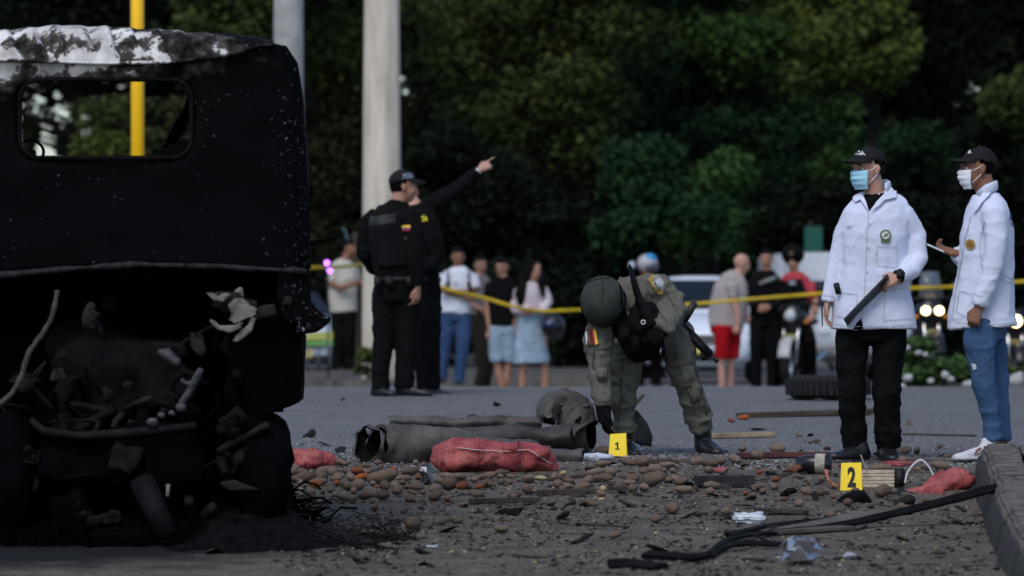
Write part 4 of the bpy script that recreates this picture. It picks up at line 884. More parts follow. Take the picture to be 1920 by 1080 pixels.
# ---- bomb technician bending over marker 1
t_ = Fig('person in olive combat uniform and helmet bending down to a yellow marker', 1215, 855, 31, None, .0075)
fr = frame(math.radians(-25), math.radians(-62), math.radians(-8)); hc = t_.p(1131, 572, -.40)
t_.add(*head_shapes(hc, fr, 1.0), t_.tube([(1165, 556, -.25), (1148, 562, -.33), (1136, 568, -.38)], [24, 20, 18]))
tor = [(1240, 628, .1), (1226, 595, .04), (1200, 570, -.1), (1172, 562, -.24)]
rA = [(1135, 590, -.27), (1121, 640, -.32), (1124, 700, -.33), (1131, 762, -.36)]; lA = [(1214, 542, -.16), (1236, 545, -.15), (1256, 570, -.16), (1255, 600, -.26), (1240, 622, -.38)]
t_.add(t_.tube(tor, [(36, 40), (38, 40), (40, 40), (34, 32)], side=(0, 0, 1)), t_.tube(rA, [17, 15, 13, 9]), t_.tube(lA, [17, 16, 14, 12, 9]))
lA_ = [(1190, 615, .1), (1176, 650, .02), (1171, 690, -.04), (1166, 735, -.02), (1171, 785, .02), (1173, 835, .04)]; lB_ = [(1258, 615, .12), (1268, 650, .06), (1279, 695, .0), (1299, 745, .03), (1313, 795, .08), (1320, 838, .1)]
t_.add(t_.tube(lA_, [28, 26, 21, 17, 12, 9]), t_.tube(lB_, [28, 26, 21, 17, 12, 9]))
hr = hand(t_.p(1132, 766, -.36), (.12, -.1, -1), (.9, .3, .1), 1, (.35, .4, .5, .6), 1.0, .4); hl = hand(t_.p(1246, 622, -.38), (-1, -.1, -.2), (0, .9, -.3), 1, (.8, .9, 1, 1), 1.0, .5)
t_.add(*hr, *hl); t_.done(SK['tan'])
sh = fuse(join(t_.tube(tor, [(50, 46), (48, 46), (48, 46), (40, 38)], side=(0, 0, 1), n=24), t_.tube([(1172, 562, -.24), (1157, 562, -.30), (1147, 565, -.335)], [34, 27, 23]), t_.tube([(1150, 580, -.26), *rA], [24, 27, 24, 21, 16]), t_.tube([(1200, 545, -.17), *lA], [26, 30, 28, 26, 23, 17])), .011, 4)
wrinkle(sh, .015, (8, 8, 10), 22); wrinkle(sh, .007, (16, 14, 18), 25); so_ = t_.put('combat_shirt', sh, M_od); bt = bvh(sh)
tro = fuse(join(t_.tube([(1225, 600, .1), (1226, 622, .1), (1222, 640, .08)], [(46, 44), (52, 46), (46, 42)], side=(1, 0, 0)), t_.tube(lA_[:-1] + [(1173, 812, .03)], [38, 36, 32, 25, 20, 22]), t_.tube(lB_[:-1] + [(1315, 808, .09)], [38, 34, 27, 24, 23, 23])), .011, 4)
wrinkle(tro, .016, (8, 8, 12), 26); to_ = t_.put('combat_trousers', tro, M_od); tb = bvh(tro)
M_odp = cloth('olive_patch', (.128, .122, .092), .15)
for px_, py_, d_, sx_, sz_, rz_, ro_ in ((1150, 742, -.10, .045, .06, -.35, 0), (1305, 735, -.05, .035, .06, .8, -.2), (1128, 700, -.40, .03, .04, -.2, 0)):
    put('cargo_pocket', smooth_me(crumple(bevelled(box(t_.p(px_, py_, d_), (sx_, .022, sz_), frame(rz_, 0, ro_)), .01, 2, 2), .006, 20)), M_od, to_)
for poly in ([(1140, 690), (1160, 687), (1164, 703), (1162, 716), (1142, 718)], [(1268, 704), (1290, 700), (1296, 720), (1276, 728)]): decal(t_, tb, [poly], M_odp, 'knee_patch', to_, .008, sub=4)
M_odd = cloth('olive_seam', (.050, .048, .036), .15)
for pts in ([(1112, 655), (1140, 652)], [(1112, 655), (1110, 690), (1138, 692)], [(1118, 752), (1144, 750)], [(1246, 548), (1262, 575)], [(1205, 560), (1230, 580), (1246, 604)]): decal(t_, bt, line(pts, 1.6), M_odd, 'sleeve_seam', so_, .003, sub=4)
for pts in ([(1168, 660), (1164, 720), (1160, 790)], [(1262, 650), (1276, 700), (1302, 770)], [(1205, 640), (1222, 655), (1245, 640)], [(1296, 668), (1312, 720), (1326, 780)]): decal(t_, tb, line(pts, 1.6), M_odd, 'trouser_seam', to_, .003, sub=4)
for pts in ([(1142, 672), (1200, 664)], [(1252, 684), (1302, 674)]): decal(t_, tb, line(pts, 9), M_odp, 'thigh_strap', to_, .005, sub=4)
gl = fuse(join(*hand(t_.p(1132, 766, -.36), (.12, -.1, -1), (.9, .3, .1), 1, (.35, .4, .5, .6), 1.25, .4, fr=.0115), t_.tube([(1131, 760, -.355), (1132, 776, -.36), (1134, 792, -.36)], [15, 14, 13])), .0075, 2); t_.put('glove', gl, M_blk)
gl = fuse(join(*hand(t_.p(1246, 622, -.38), (-1, -.1, -.2), (0, .9, -.3), 1, (.8, .9, 1, 1), 1.06, .5, fr=.0115)), .0075, 2); t_.put('glove', gl, M_blk)
hs, hf_, hu = fr
hel = fuse(join(ball(hc + hu * .035 - hf_ * .015, (.132, .152, .132), fr, 26, 16), tube([hc + hu * .0 - hf_ * .04, hc - hu * .05 - hf_ * .05], [(.12, .095), (.112, .084)], side=hs)), .012, 3); crumple(hel, .004, 14, 2)
ho = t_.put('helmet', hel, M_odh); hb = bvh(hel)
put('helmet_rim', mesh(*torus(hc + hu * .0 - hf_ * .015, .136, .007, hu, 36, 8)), M_blk, ho)
put('visor', fuse(join(ball(hc + hf_ * .06 - hu * .02, (.105, .075, .075), fr, 20, 12)), .012, 2), M_black, ho)
decal(t_, hb, line([(1156, 522), (1161, 545), (1162, 575)], 3), M_blk, 'cover_seam', ho, .004, sub=4)
decal(t_, hb, line([(1100, 530), (1118, 524), (1140, 522)], 1.6) + line([(1125, 519), (1128, 540), (1126, 566)], 1.6), cloth('helmet_stitch', (.022, .026, .022)), 'cover_stitch', ho, .003, sub=4)
vs = fuse(join(t_.tube([(1192, 578, -.26), (1198, 608, -.29), (1205, 640, -.2), (1207, 664, -.12)], [(36, 26), (46, 32), (42, 30), (32, 22)], side=(1, 0, 0), n=20), t_.tube([(1160, 596, -.31), (1174, 624, -.34)], [26, 25])), .012, 4); wrinkle(vs, .008, (8, 8, 8), 28)
vo = t_.put('tactical_vest', vs, M_vest)
for (px, py, d, x, z) in ((1185, 645, -.34, .045, .055), (1216, 636, -.33, .045, .055), (1170, 628, -.42, .035, .045), (1236, 652, -.2, .03, .055)):
    put('pouch', smooth_me(bevelled(box(t_.p(px, py, d), (x, .03, z), frame(random.uniform(-.3, .3), 0, random.uniform(-.2, .2))), .01, 3)), M_vest, vo)
bt2 = bvh(sh, vs)
put('sling', mesh(*ribbon(curve([t_.p(1180, 506, -.10), t_.p(1184, 513, -.26), t_.p(1193, 545, -.34), t_.p(1205, 578, -.39), t_.p(1222, 612, -.40)], 5), R(21, 31), 0, .004)), M_vest, vo)
put('shoulder_strap', mesh(*ribbon(curve([t_.p(1162, 522, -.2), t_.p(1167, 560, -.33), t_.p(1178, 592, -.40)], 5), R(10, 31), 0, .003)), M_od, vo)
put('ring_light', mesh(*torus(t_.p(1206, 604, -.42), .012, .003, (0, 1, 0), 20, 8)), MATS['mask_white'], vo)
put('clip', smooth_me(bevelled(box(t_.p(1238, 658, -.30), (.008, .01, .024)), .003)), M_chrome, vo)
decal(t_, bt, [[(1213, 525), (1222, 515), (1243, 538), (1240, 552), (1230, 551)]], M_gold, 'shoulder_tab', so_, .004, sub=3)
def ell(cx, cy, ra, rb, ang, n=26): return [(cx + ra * math.cos(q) * math.cos(ang) - rb * math.sin(q) * math.sin(ang), cy + ra * math.cos(q) * math.sin(ang) + rb * math.sin(q) * math.cos(ang)) for q in [2 * PI * i / n for i in range(n)]]
decal(t_, bt, [ell(1232, 531, 14, 9, .95)], mat('patch_edge', (.50, .48, .42), .8), 'shoulder_emblem', so_, .006, sub=3); decal(t_, bt, [ell(1232, 531, 12, 7.4, .95)], M_dk, 'emblem_border', so_, .0075, sub=3); decal(t_, bt, [ell(1232, 531, 10.5, 6.2, .95)], mat('patch_face', (.36, .39, .42), .8, .5, 90), 'emblem_face', so_, .009, sub=3)
decal(t_, bt, [[(1097, 618), (1117, 616), (1121, 644), (1099, 648)]], mat('patch_brown', (.10, .065, .03), .85), 'arm_patch', so_, .004, sub=3)
for x0, x1, m in ((1104, 1108, mat('stripe_maroon', (.10, .012, .018), .8)), (1108, 1111, M_fr), (1111, 1115.5, M_fy)): decal(t_, bt, [[(x0, 618), (x1, 617), (x1 + 4, 644), (x0 + 4, 646)]], m, 'flag_stripe', so_, .006, sub=3)
decal(t_, bt, [[(1097, 622), (1100, 622), (1101, 645), (1098.5, 645)]], M_white_print, 'patch_edge_strip', so_, .006, sub=3)
shoe(t_, t_.p(1166, 852, .12), t_.p(1196, 858, -.13), M_boot, t_.p(1173, 802, .03), wd=.052, h=.09, srad=.056); shoe(t_, t_.p(1310, 848, .16), t_.p(1352, 855, -.06), M_boot, t_.p(1317, 800, .09), wd=.052, h=.09, srad=.056)
rf = thing('rifle', 'black assault rifle slung at the side of the bending technician', 'rifle', t_.o + t_.p(1300, 630, .02))
q = lambda px, py, d=0: t_.p(px, py, .02 + d) - t_.p(1300, 630, .02)
put('receiver', smooth_me(bevelled(prism([q(1248, 588, -.02), q(1258, 578, -.02), q(1300, 622, -.02), q(1290, 634, -.02)], (0, .045, 0)), .006)), M_black, rf)
put('handguard', smooth_me(bevelled(tube([q(1293, 625), q(1332, 666)], [R(9.5, 31)] * 2, n=8), .005)), M_black, rf)
for k in range(6): put('rail_slot', bevelled(box(q(1298 + k * 6, 620 + k * 6.4, -.03), (.006, .006, .012), frame(0, 0, .8)), .002), mat('gun_metal', (.02, .02, .022), .4), rf)
put('barrel', mesh(*tube([q(1330, 664), q(1346, 679)], [R(3, 31), R(2.6, 31)], n=12)), MATS['gun_metal'], rf); put('muzzle', mesh(*tube([q(1340, 673), q(1346, 679)], [R(4, 31)] * 2, n=12)), M_black, rf)
put('magazine', smooth_me(bevelled(prism([q(1277, 600, -.015), q(1299, 560, -.015), q(1309, 571, -.015), q(1288, 606, -.015)], (0, .03, 0)), .005)), mat('magazine_grey', (.026, .026, .025), .5), rf)
put('front_sight', smooth_me(bevelled(prism([q(1312, 660, -.01), q(1316, 676, -.01), q(1326, 676, -.01), q(1328, 668, -.01)], (0, .02, 0)), .003)), M_black, rf)

# ---- police officers beyond
M_refl = mat('grey_lettering', (.05, .05, .052), .4, .2, 40)
o1 = Fig('person in black police uniform and cap seen from behind, flag on sleeve', 750, 742, 40, 'police officers by the pole', .009)
fr = frame(math.radians(98), -.05); hc = o1.p(757, 350, 0)
o1.add(*head_shapes(hc, fr, 1.0), o1.tube([(746, 400, 0), (747, 382, 0), (750, 366, 0), (755, 352, 0)], [19, 15, 13.5, 12]))
o1.add(o1.tube([(745, 535, 0), (745, 470, 0), (742, 430, 0), (744, 402, 0), (747, 384, 0)], [(36, 26), (38, 28), (40, 28), (34, 24), (14, 14)], side=(.9, .3, 0)))
nA = [(770, 408, -.10), (776, 440, -.14), (777, 475, -.15), (780, 510, -.14), (783, 538, -.13)]; fA = [(700, 412, .05), (688, 445, .08), (684, 475, .10), (700, 500, .2), (722, 512, .3)]
o1.add(o1.tube(nA, [13, 12, 10, 8.5, 6.5]), o1.tube(fA, [13, 12, 10, 8.5, 6.5]), *hand(o1.p(783, 540, -.13), (-.1, -.02, -1), (-.7, .7, 0), -1, (.4, .5, .55, .6), 1.0, .5))
gA = [(725, 540, 0), (721, 570, 0), (719, 640, 0), (714, 690, .01), (713, 738, .02)]; gB = [(765, 540, 0), (766, 570, 0), (764, 640, 0), (759, 690, .01), (758, 738, .02)]
o1.add(o1.tube(gA, [20, 19, 14, 10, 7]), o1.tube(gB, [20, 19, 14, 10, 7])); o1.done(SK['tan']); face_bits(o1, hc, fr); hair_cap(o1, hc, fr, low=-.05)
cp = cap(o1, hc, fr, M_capm, 1.03)
shr = fuse(join(o1.tube([(745, 528, 0), (745, 500, 0), (744, 460, 0), (742, 428, 0), (743, 402, 0), (748, 386, 0), (750, 376, 0)], [(42, 32), (44, 34), (47, 35), (48, 34), (42, 29), (24, 20), (16, 15)], side=(.93, .3, 0), n=26, power=2.4), o1.tube([(764, 402, -.07), *nA[:-1], (782, 536, -.13)], [19, 21, 19, 17.5, 15, 11.5]), o1.tube([(708, 406, .03), *fA], [17, 19, 18, 16, 14, 11])), .012, 4)
wrinkle(shr, .008, (7, 7, 9), 32); s_o = o1.put('uniform_jacket', shr, M_navy); bt = bvh(shr)
vst = fuse(o1.tube([(742, 500, -.01), (740, 460, -.01), (737, 430, -.01), (735, 405, -.01), (738, 390, .0)], [(42, 38), (46, 40), (47, 40), (42, 34), (28, 26)], side=(.93, .3, 0), n=26, power=3), .012, 3); vo = o1.put('body_armour', wrinkle(vst, .004), M_vest); vb = bvh(vst)
decal(o1, vb, [[(694, 408), (742, 400), (742, 419), (694, 424)]], mat('vest_panel', (.013, .013, .014), .6, .3, 60), 'back_panel', vo, .003, sub=4)
decal(o1, vb, words('POLICÍA', 697, 405, 735, 417, 3, .02), M_refl, 'back_lettering', vo, .006, sub=2)
put('duty_belt', mesh(*tube([o1.p(745, 529, 0), o1.p(745, 519, 0)], [(R(45, 40), R(35, 40))] * 2, side=(.93, .3, 0), n=24)), M_black, o1.root)
for px, d in ((708, -.15), (730, -.17), (768, -.14)): put('belt_pouch', smooth_me(bevelled(box(o1.p(px, 528, d), (.03, .025, .04)), .008)), M_black, o1.root)
for k, (y0, y1, m) in enumerate(((423.5, 428.5, M_fy), (428.5, 431, M_fb), (431, 433.5, M_fr))): decal(o1, bt, [[(748, y0 + 1.5), (759, y0 - .5), (770, y0 - .8), (771, y1 - .8), (759, y1), (749, y1 + 1.5)]], m, 'flag_stripe', s_o, .004, sub=3)
decal(o1, bt, [disc(761, 447, 4)], M_refl, 'sleeve_badge', s_o, .003, sub=3)
tr = fuse(join(o1.tube([(745, 520, 0), (745, 545, 0), (744, 565, 0)], [(42, 32), (45, 34), (42, 32)], side=(.93, .3, 0)), o1.tube(gA[:-1] + [(713, 728, .01)], [26, 25, 20, 17, 18]), o1.tube(gB[:-1] + [(758, 728, .01)], [27, 26, 21, 19, 19])), .012, 4); wrinkle(tr, .008, (8, 8, 13), 34); o1.put('uniform_trousers', tr, M_navy)
shoe(o1, o1.p(697, 742, .03), o1.p(743, 743, -.1), M_boot, o1.p(713, 715, .01), h=.08, srad=.048); shoe(o1, o1.p(742, 741, .03), o1.p(812, 743, -.06), M_boot, o1.p(758, 715, .01), h=.08, srad=.048)
cb = bvh(cp.data); decal(o1, cb, words('POLICÍA', 756, 321, 774, 334, -6, .03, 0, part=(0, .55)), mat('pale_blue_thread', (.22, .27, .34), .7), 'cap_lettering', cp, .003, sub=2)

o2 = Fig('person in black police uniform pointing to the right with an outstretched arm', 800, 741, 40.9, 'police officers by the pole', .009)
fr = frame(math.radians(95), .02); hc = o2.p(758, 356, .05)
o2.add(*head_shapes(hc, fr, 1.0), o2.tube([(783, 400, 0), (774, 382, .02), (761, 362, .04)], [19, 15, 12]))
o2.add(o2.tube([(790, 535, 0), (790, 470, 0), (786, 430, 0), (784, 402, 0), (782, 386, 0)], [(26, 30), (28, 34), (30, 36), (26, 34), (14, 14)], side=(1, 0, 0)))
pA = [(800, 392, -.05), (826, 374, -.07), (852, 356, -.08), (876, 338, -.08), (897, 320, -.08)]; qA = [(800, 412, -.16), (810, 445, -.19), (820, 482, -.19), (808, 500, -.24), (790, 508, -.26)]
o2.add(o2.tube(pA, [12, 11, 9.5, 8, 6]), o2.tube(qA, [12, 11, 10, 8.5, 6.5]), *hand(o2.p(899, 318, -.08), (.86, 0, .5), (.3, .9, -.4), 1, (.03, 1.35, 1.4, 1.4), 1.0, .9, spread=.02))
gA = [(782, 540, .05), (784, 580, .06), (790, 640, .06), (796, 690, .06), (798, 738, .06)]; gB = [(802, 540, -.05), (803, 580, -.06), (805, 640, -.06), (808, 690, -.06), (810, 738, -.05)]
o2.add(o2.tube(gA, [20, 19, 14, 10, 7]), o2.tube(gB, [20, 19, 14, 10, 7])); o2.done(SK['fair']); face_bits(o2, hc, fr); hair_cap(o2, hc, fr, low=-.05); cap(o2, hc, fr, M_capm, 1.0)
shr = fuse(join(o2.tube([(792, 528, 0), (792, 490, 0), (789, 450, 0), (787, 420, 0), (785, 398, 0), (783, 382, 0)], [(33, 40), (33, 42), (33, 44), (32, 42), (27, 36), (15, 15)], side=(1, 0, 0), n=26, power=2.4), o2.tube([(792, 396, -.04), *pA], [18, 18, 16, 14, 12, 9.5]), o2.tube([(796, 402, -.12), *qA], [18, 19, 18, 16.5, 14, 11])), .012, 4); wrinkle(shr, .008, (8, 7, 9), 36)
s_o = o2.put('uniform_jacket', shr, M_navy); bt = bvh(shr); decal(o2, bt, words('POLICÍA', 785, 405, 803, 417, -2, .03, 0, part=(.48, 1)), M_yprint, 'chest_lettering', s_o, .004, sub=2)
tr = fuse(join(o2.tube([(792, 520, 0), (793, 560, 0)], [(33, 38), (32, 38)], side=(1, 0, 0)), o2.tube(gA[:-1] + [(797, 728, .06)], [25, 24, 19, 17, 17]), o2.tube(gB[:-1] + [(809, 728, -.06)], [26, 25, 21, 18, 18])), .012, 4); wrinkle(tr, .008, (8, 8, 13), 38); o2.put('uniform_trousers', tr, M_navy)
put('duty_belt', mesh(*tube([o2.p(792, 529, 0), o2.p(792, 519, 0)], [(R(35, 41), R(42, 41))] * 2, side=(1, 0, 0), n=24)), M_black, o2.root)
put('wristwatch', mesh(*tube([o2.p(893, 323, -.08), o2.p(898, 319, -.08)], [R(8.5, 41)] * 2, n=14)), M_chrome, o2.root)
shoe(o2, o2.p(786, 741, .1), o2.p(832, 742, .06), M_boot, o2.p(797, 715, .06), h=.08, srad=.048); shoe(o2, o2.p(796, 741, -.02), o2.p(845, 743, -.1), M_boot, o2.p(809, 715, -.06), h=.08, srad=.048)

# ---- bystanders beyond the tape
def bystander(label, bx, by, Y, head, yaw, sk, tors, arms, legs, shirt, bottom, hair=True, sleeve='short', long_hair=False, hands_=None, shoes=True, group='bystanders beyond the tape', kind='trousers', end=None, capm=None, pitch=0, side=(1, 0, 0), seed=1, shirt_name='t_shirt'):
    g = Fig(label, bx, by, Y, group, .013); f = frame(math.radians(yaw), pitch); c = g.p(*head, 0); k = 1.0
    nx_, ny_ = tors[-1][0], tors[-1][1]
    g.add(*head_shapes(c, f, k), g.tube([(nx_, ny_ + 8, 0), (nx_, ny_ - 2, 0), (head[0], head[1] + 6, 0)], [12, 9, 8]))
    g.add(g.tube([(x, y, 0) for x, y, a, b in tors], [(a * .82, b * .82) for x, y, a, b in tors], side=side))
    for i, A in enumerate(arms):
        g.add(g.tube(A, [8, 7, 6, 4.6][:len(A)] if len(A) < 5 else [8, 7.5, 6.5, 5.5, 4.4]))
        d = (g.p(*A[-1]) - g.p(*A[-2])); nr = Vector((0, 1, .1)) if abs(d.normalized().y) < .8 else Vector((0, 0, -1)); g.add(*hand(g.p(*A[-1]), d, nr, 1 if i else -1, (.6, .7, .75, .8), 1.0, .5, fr=.0105))
    for Lg in legs: g.add(g.tube(Lg, [11, 9, 7.2, 7.0, 5][:len(Lg)] if len(Lg) > 3 else [11, 7.5, 5]))
    g.done(sk, .5); face_bits(g, c, f)
    if hair and not long_hair: hair_cap(g, c, f, low=-.045, vox=.01)
    if capm: cap(g, c, f, capm, 1.04)
    S = [g.tube([(x, y, 0) for x, y, a, b in tors], [(a, b) for x, y, a, b in tors], side=side, n=22, power=2.3)]
    for A in arms:
        pts = [g.p(*q) for q in A]
        if sleeve == 'short': S.append(tube([pts[0] + (pts[0] - pts[1]).normalized() * -.0, pts[0].lerp(pts[1], .5), pts[1].lerp(pts[0], .1)], [g.r(11), g.r(10.5), g.r(10)], n=12))
        elif sleeve == 'long': S.append(g.tube(A, [11, 10, 8.5, 7, 6.5][:len(A)]))
    me = fuse(join(*S), .015, 3); wrinkle(me, .008, (8, 8, 6), seed); so2 = g.put(shirt_name, me, shirt)
    if kind == 'skirt':
        y0, y1 = tors[0][1] - 6, end; me = fuse(g.tube([(tors[0][0], y0, 0), (tors[0][0], (y0 + y1) / 2, 0), (tors[0][0] + 2, y1, 0)], [(tors[0][2], tors[0][3]), (tors[0][2] * 1.14, tors[0][3] * 1.1), (tors[0][2] * 1.36, tors[0][3] * 1.25)], side=side, n=22), .015, 3)
    else:
        T_ = [g.tube([(tors[0][0], tors[0][1] - 10, 0), (tors[0][0], tors[0][1] + 14, 0)], [(tors[0][2] * .95, tors[0][3] * .95), (tors[0][2] * .92, tors[0][3] * .95)], side=side)]
        for Lg in legs:
            pts = [g.p(*q) for q in Lg]
            if kind == 'shorts':
                cut = []; 
                for a_, b_ in zip(Lg, Lg[1:]):
                    cut.append(a_)
                    if b_[1] >= end: f_ = (end - a_[1]) / (b_[1] - a_[1]); cut.append(tuple(a_[i] + (b_[i] - a_[i]) * f_ for i in range(3))); break
                T_.append(g.tube(cut, [16, 14.5, 14, 13][:len(cut)]))
            else: T_.append(g.tube(Lg, [15.5, 13.5, 11, 10, 9][:len(Lg)] if len(Lg) > 3 else [15, 11, 9]))
        me = fuse(join(*T_), .015, 3)
    wrinkle(me, .007, (8, 8, 11), seed + 3); g.put(kind, me, bottom)
    if shoes:
        for Lg in legs: x, y, d = Lg[-1]; shoe(g, g.p(x, y + 3, d + .08), g.p(x + 12 * math.sin(math.radians(yaw)), y + 5, d - .17 * max(.2, math.cos(math.radians(yaw)))), M_boot if shoes is True else shoes, None, h=.07)
    return g
white_t = cloth('white_tee', (.66, .67, .74), .05); dn = jeans('navy', (.022, .058, .14)); pale = jeans('pale', (.27, .37, .46))
g1 = bystander('person in white t-shirt with backpack straps and folded arms', 850, 722, 63, (859, 482), 8, SK['brown'], [(852, 588, 29, 18), (855, 560, 29, 18), (858, 530, 31, 19), (860, 510, 27, 16), (859, 500, 12, 10)],
    [[(834, 516, 0), (828, 540, -.02), (846, 550, -.14), (872, 556, -.16)], [(886, 516, 0), (892, 542, -.02), (872, 549, -.15), (846, 545, -.18)]], [[(842, 588, 0), (836, 640, 0), (830, 680, .02), (828, 714, .02)], [(869, 588, 0), (868, 640, -.06), (864, 680, -.06), (860, 718, -.05)]], white_t, dn, seed=41)
for x in (839, 880): put('backpack_strap', mesh(*ribbon(curve([g1.p(x, 500, .04), g1.p(x, 508, -.11), g1.p(x + (1 if x < 860 else -1), 530, -.145), g1.p(x - (4 if x < 860 else -4), 548, -.13)], 4), R(7, 63), 0, .004)), M_blk, g1.root)
put('chest_print', mesh(*ball(g1.p(856, 531, -.128), (.025, .005, .02))), mat('print_grey', (.4, .42, .48), .8), g1.root)
g2 = bystander('person in black t-shirt and pale denim shorts looking down', 940, 728, 63, (941, 500), -20, SK['tan'], [(940, 612, 25, 17), (940, 585, 25, 17), (940, 550, 28, 18), (942, 528, 25, 15), (942, 517, 11, 9)],
    [[(920, 532, 0), (914, 565, 0), (915, 592, -.02), (918, 618, -.05)], [(963, 534, 0), (968, 565, .02), (966, 590, 0), (962, 612, -.04)]], [[(929, 612, 0), (931, 660, 0), (934, 694, 0), (942, 726, 0)], [(952, 612, 0), (954, 660, .04), (952, 694, .05), (948, 726, .06)]], M_blk, pale, kind='shorts', end=678, pitch=-.2, seed=44, shoes=False)
g3 = bystander('person with long black hair in sheer pink top and pale denim skirt', 1000, 732, 63, (1003, 508), 20, SK['tan'], [(994, 594, 26, 18), (993, 575, 23, 15), (990, 550, 26, 17), (991, 534, 23, 14), (994, 524, 10, 8)],
    [[(968, 540, 0), (958, 562, -.02), (966, 582, -.1), (992, 580, -.17)], [(1016, 540, 0), (1027, 566, -.02), (1018, 582, -.12), (998, 582, -.18)]], [[(984, 612, 0), (982, 670, 0), (980, 700, 0), (979, 732, 0)], [(1014, 612, 0), (1020, 670, 0), (1022, 700, 0), (1022, 732, 0)]], cloth('sheer_pink', (.54, .46, .49), .1), pale, kind='skirt', end=681, sleeve='long', long_hair=True, seed=47, shoes=False, shirt_name='sheer_top')
f = frame(math.radians(20)); c = g3.p(1003, 508, 0)
put('long_hair', wrinkle(fuse(join(ball(c + Vector((-.02, .015, .03)), (.095, .10, .115)), g3.tube([(994, 505, .02), (983, 530, .0), (977, 552, -.07), (976, 572, -.09)], [13, 14, 12, 5]), g3.tube([(1012, 510, .02), (1016, 532, -.04), (1018, 556, -.11)], [9, 8, 4])), .013, 3), .006, (40, 40, 6), 3), M_hair, g3.root)
hm = thing('motorcycle_helmet', 'dark motorcycle helmet held at the hip of the long haired woman', 'helmet', W(1036, 611, 62.7)); put('shell', fuse(ball((0, 0, 0), (.155, .17, .155), None, 24, 16), .02, 2), M_mblk, hm); put('visor', mesh(*ball((-.03, -.06, .02), (.12, .125, .07))), mat('visor_blue_reflection', (.01, .015, .09), .08, spec=.7), hm); put('trim_ring', mesh(*torus((.05, -.02, 0), .145, .008, (.7, -.3, .2), 30, 8)), mat('helmet_trim', (.08, .08, .085), .4), hm)  # blue reflection on the helmet is put into the visor's colour
bystander('person in grey shirt mostly hidden behind the man in black t-shirt', 905, 726, 64.6, (901, 497), 30, SK['dim'], [(897, 590, 22, 15), (897, 565, 22, 15), (898, 540, 24, 16), (899, 522, 20, 13), (900, 512, 9, 8)], [[(880, 528, 0), (878, 555, -.02), (890, 575, -.08), (903, 580, -.12)], [(916, 528, 0), (920, 555, 0), (916, 585, 0)]],
    [[(890, 590, 0), (902, 650, 0), (906, 690, 0), (898, 724, 0)], [(904, 590, 0), (914, 650, 0), (914, 690, .05), (908, 724, .06)]], cloth('grey_shirt', (.13, .12, .12), .1), cloth('brown_trousers', (.024, .018, .015), .1), seed=49)
g5 = bystander('person in cream t-shirt and black trousers beside the thick concrete pole', 642, 692, 70, (655, 466), 60, SK['brown'], [(644, 585, 25, 17), (642, 555, 26, 17), (642, 520, 27, 18), (645, 498, 23, 15), (648, 487, 10, 9)],
    [[(628, 505, -.05), (620, 532, -.1), (640, 540, -.2), (662, 532, -.24)], [(662, 505, .1), (668, 530, .1), (662, 550, 0)]], [[(634, 585, 0), (634, 630, 0), (632, 665, 0), (632, 690, 0)], [(654, 585, 0), (655, 630, 0), (655, 665, .05), (655, 690, .06)]], cloth('cream_tee', (.50, .46, .40), .06), M_blk, seed=52)
g6 = bystander('bald person in beige t-shirt and red shorts looking away to the right', 1366, 732, 62.5, (1391, 495), 105, SK['fair'], [(1362, 612, 33, 21), (1364, 575, 34, 22), (1370, 545, 33, 21), (1378, 522, 25, 18), (1384, 512, 12, 11)],
    [[(1372, 533, -.14), (1376, 562, -.17), (1384, 588, -.18), (1383, 608, -.19)], [(1384, 532, .12), (1395, 560, .14), (1398, 588, .1)]], [[(1356, 612, -.08), (1354, 650, -.08), (1353, 690, -.06), (1354, 730, -.06)], [(1376, 612, .08), (1374, 650, .08), (1370, 690, .08), (1369, 730, .08)]], cloth('beige_tee', (.34, .30, .29), .08), cloth('red_shorts', (.34, .007, .012), .1), hair=False, kind='shorts', end=672, seed=55, pitch=-.25, shoes=False)
g7 = bystander('person in dark police uniform with a pale chest band behind the bald man', 1432, 726, 63.6, (1437, 485), -10, SK['tan'], [(1432, 598, 27, 18), (1433, 570, 28, 18), (1435, 540, 31, 19), (1437, 520, 27, 16), (1437, 506, 12, 10)],
    [[(1412, 527, 0), (1405, 558, -.02), (1412, 572, -.12), (1425, 574, -.18)], [(1463, 527, 0), (1467, 556, -.02), (1456, 572, -.12), (1440, 576, -.18)]], [[(1420, 598, 0), (1419, 650, 0), (1418, 690, 0), (1418, 724, 0)], [(1446, 598, 0), (1448, 650, 0), (1448, 690, 0), (1448, 724, 0)]], M_navy, M_navy, sleeve='long', seed=58, shirt_name='uniform_jacket')
put('reflective_band', mesh(*ribbon([g7.p(1424, 532, -.155), g7.p(1440, 526, -.165), g7.p(1456, 520, -.14)], R(7, 63.6), 0, .004)), mat('reflective_grey', (.22, .23, .23), .5), g7.root)
g8 = bystander('person in red shirt and black vest sitting astride the dark motorcycle', 1490, 726, 64, (1487, 492), -12, SK['tan'], [(1490, 622, 27, 20), (1490, 590, 28, 19), (1490, 548, 31, 19), (1490, 522, 28, 16), (1489, 510, 12, 10)],
    [[(1463, 532, 0), (1456, 560, -.06), (1465, 582, -.22), (1478, 588, -.38)], [(1518, 532, 0), (1528, 562, -.06), (1528, 588, -.2), (1522, 592, -.36)]], [[(1472, 615, 0), (1462, 640, -.3), (1462, 690, -.1), (1462, 722, -.1)], [(1508, 615, 0), (1518, 640, -.3), (1520, 690, -.1), (1520, 722, -.1)]], cloth('red_shirt', (.40, .05, .065), .1), M_blk, seed=61, shirt_name='red_shirt')
put('black_waistcoat', wrinkle(fuse(g8.tube([(1490, 612, 0), (1490, 580, 0), (1490, 545, 0), (1489, 522, 0)], [(29, 21), (29, 21), (27, 21), (22, 17)], side=(1, 0, 0), power=2.4), .015, 3), .005), M_vest, g8.root)
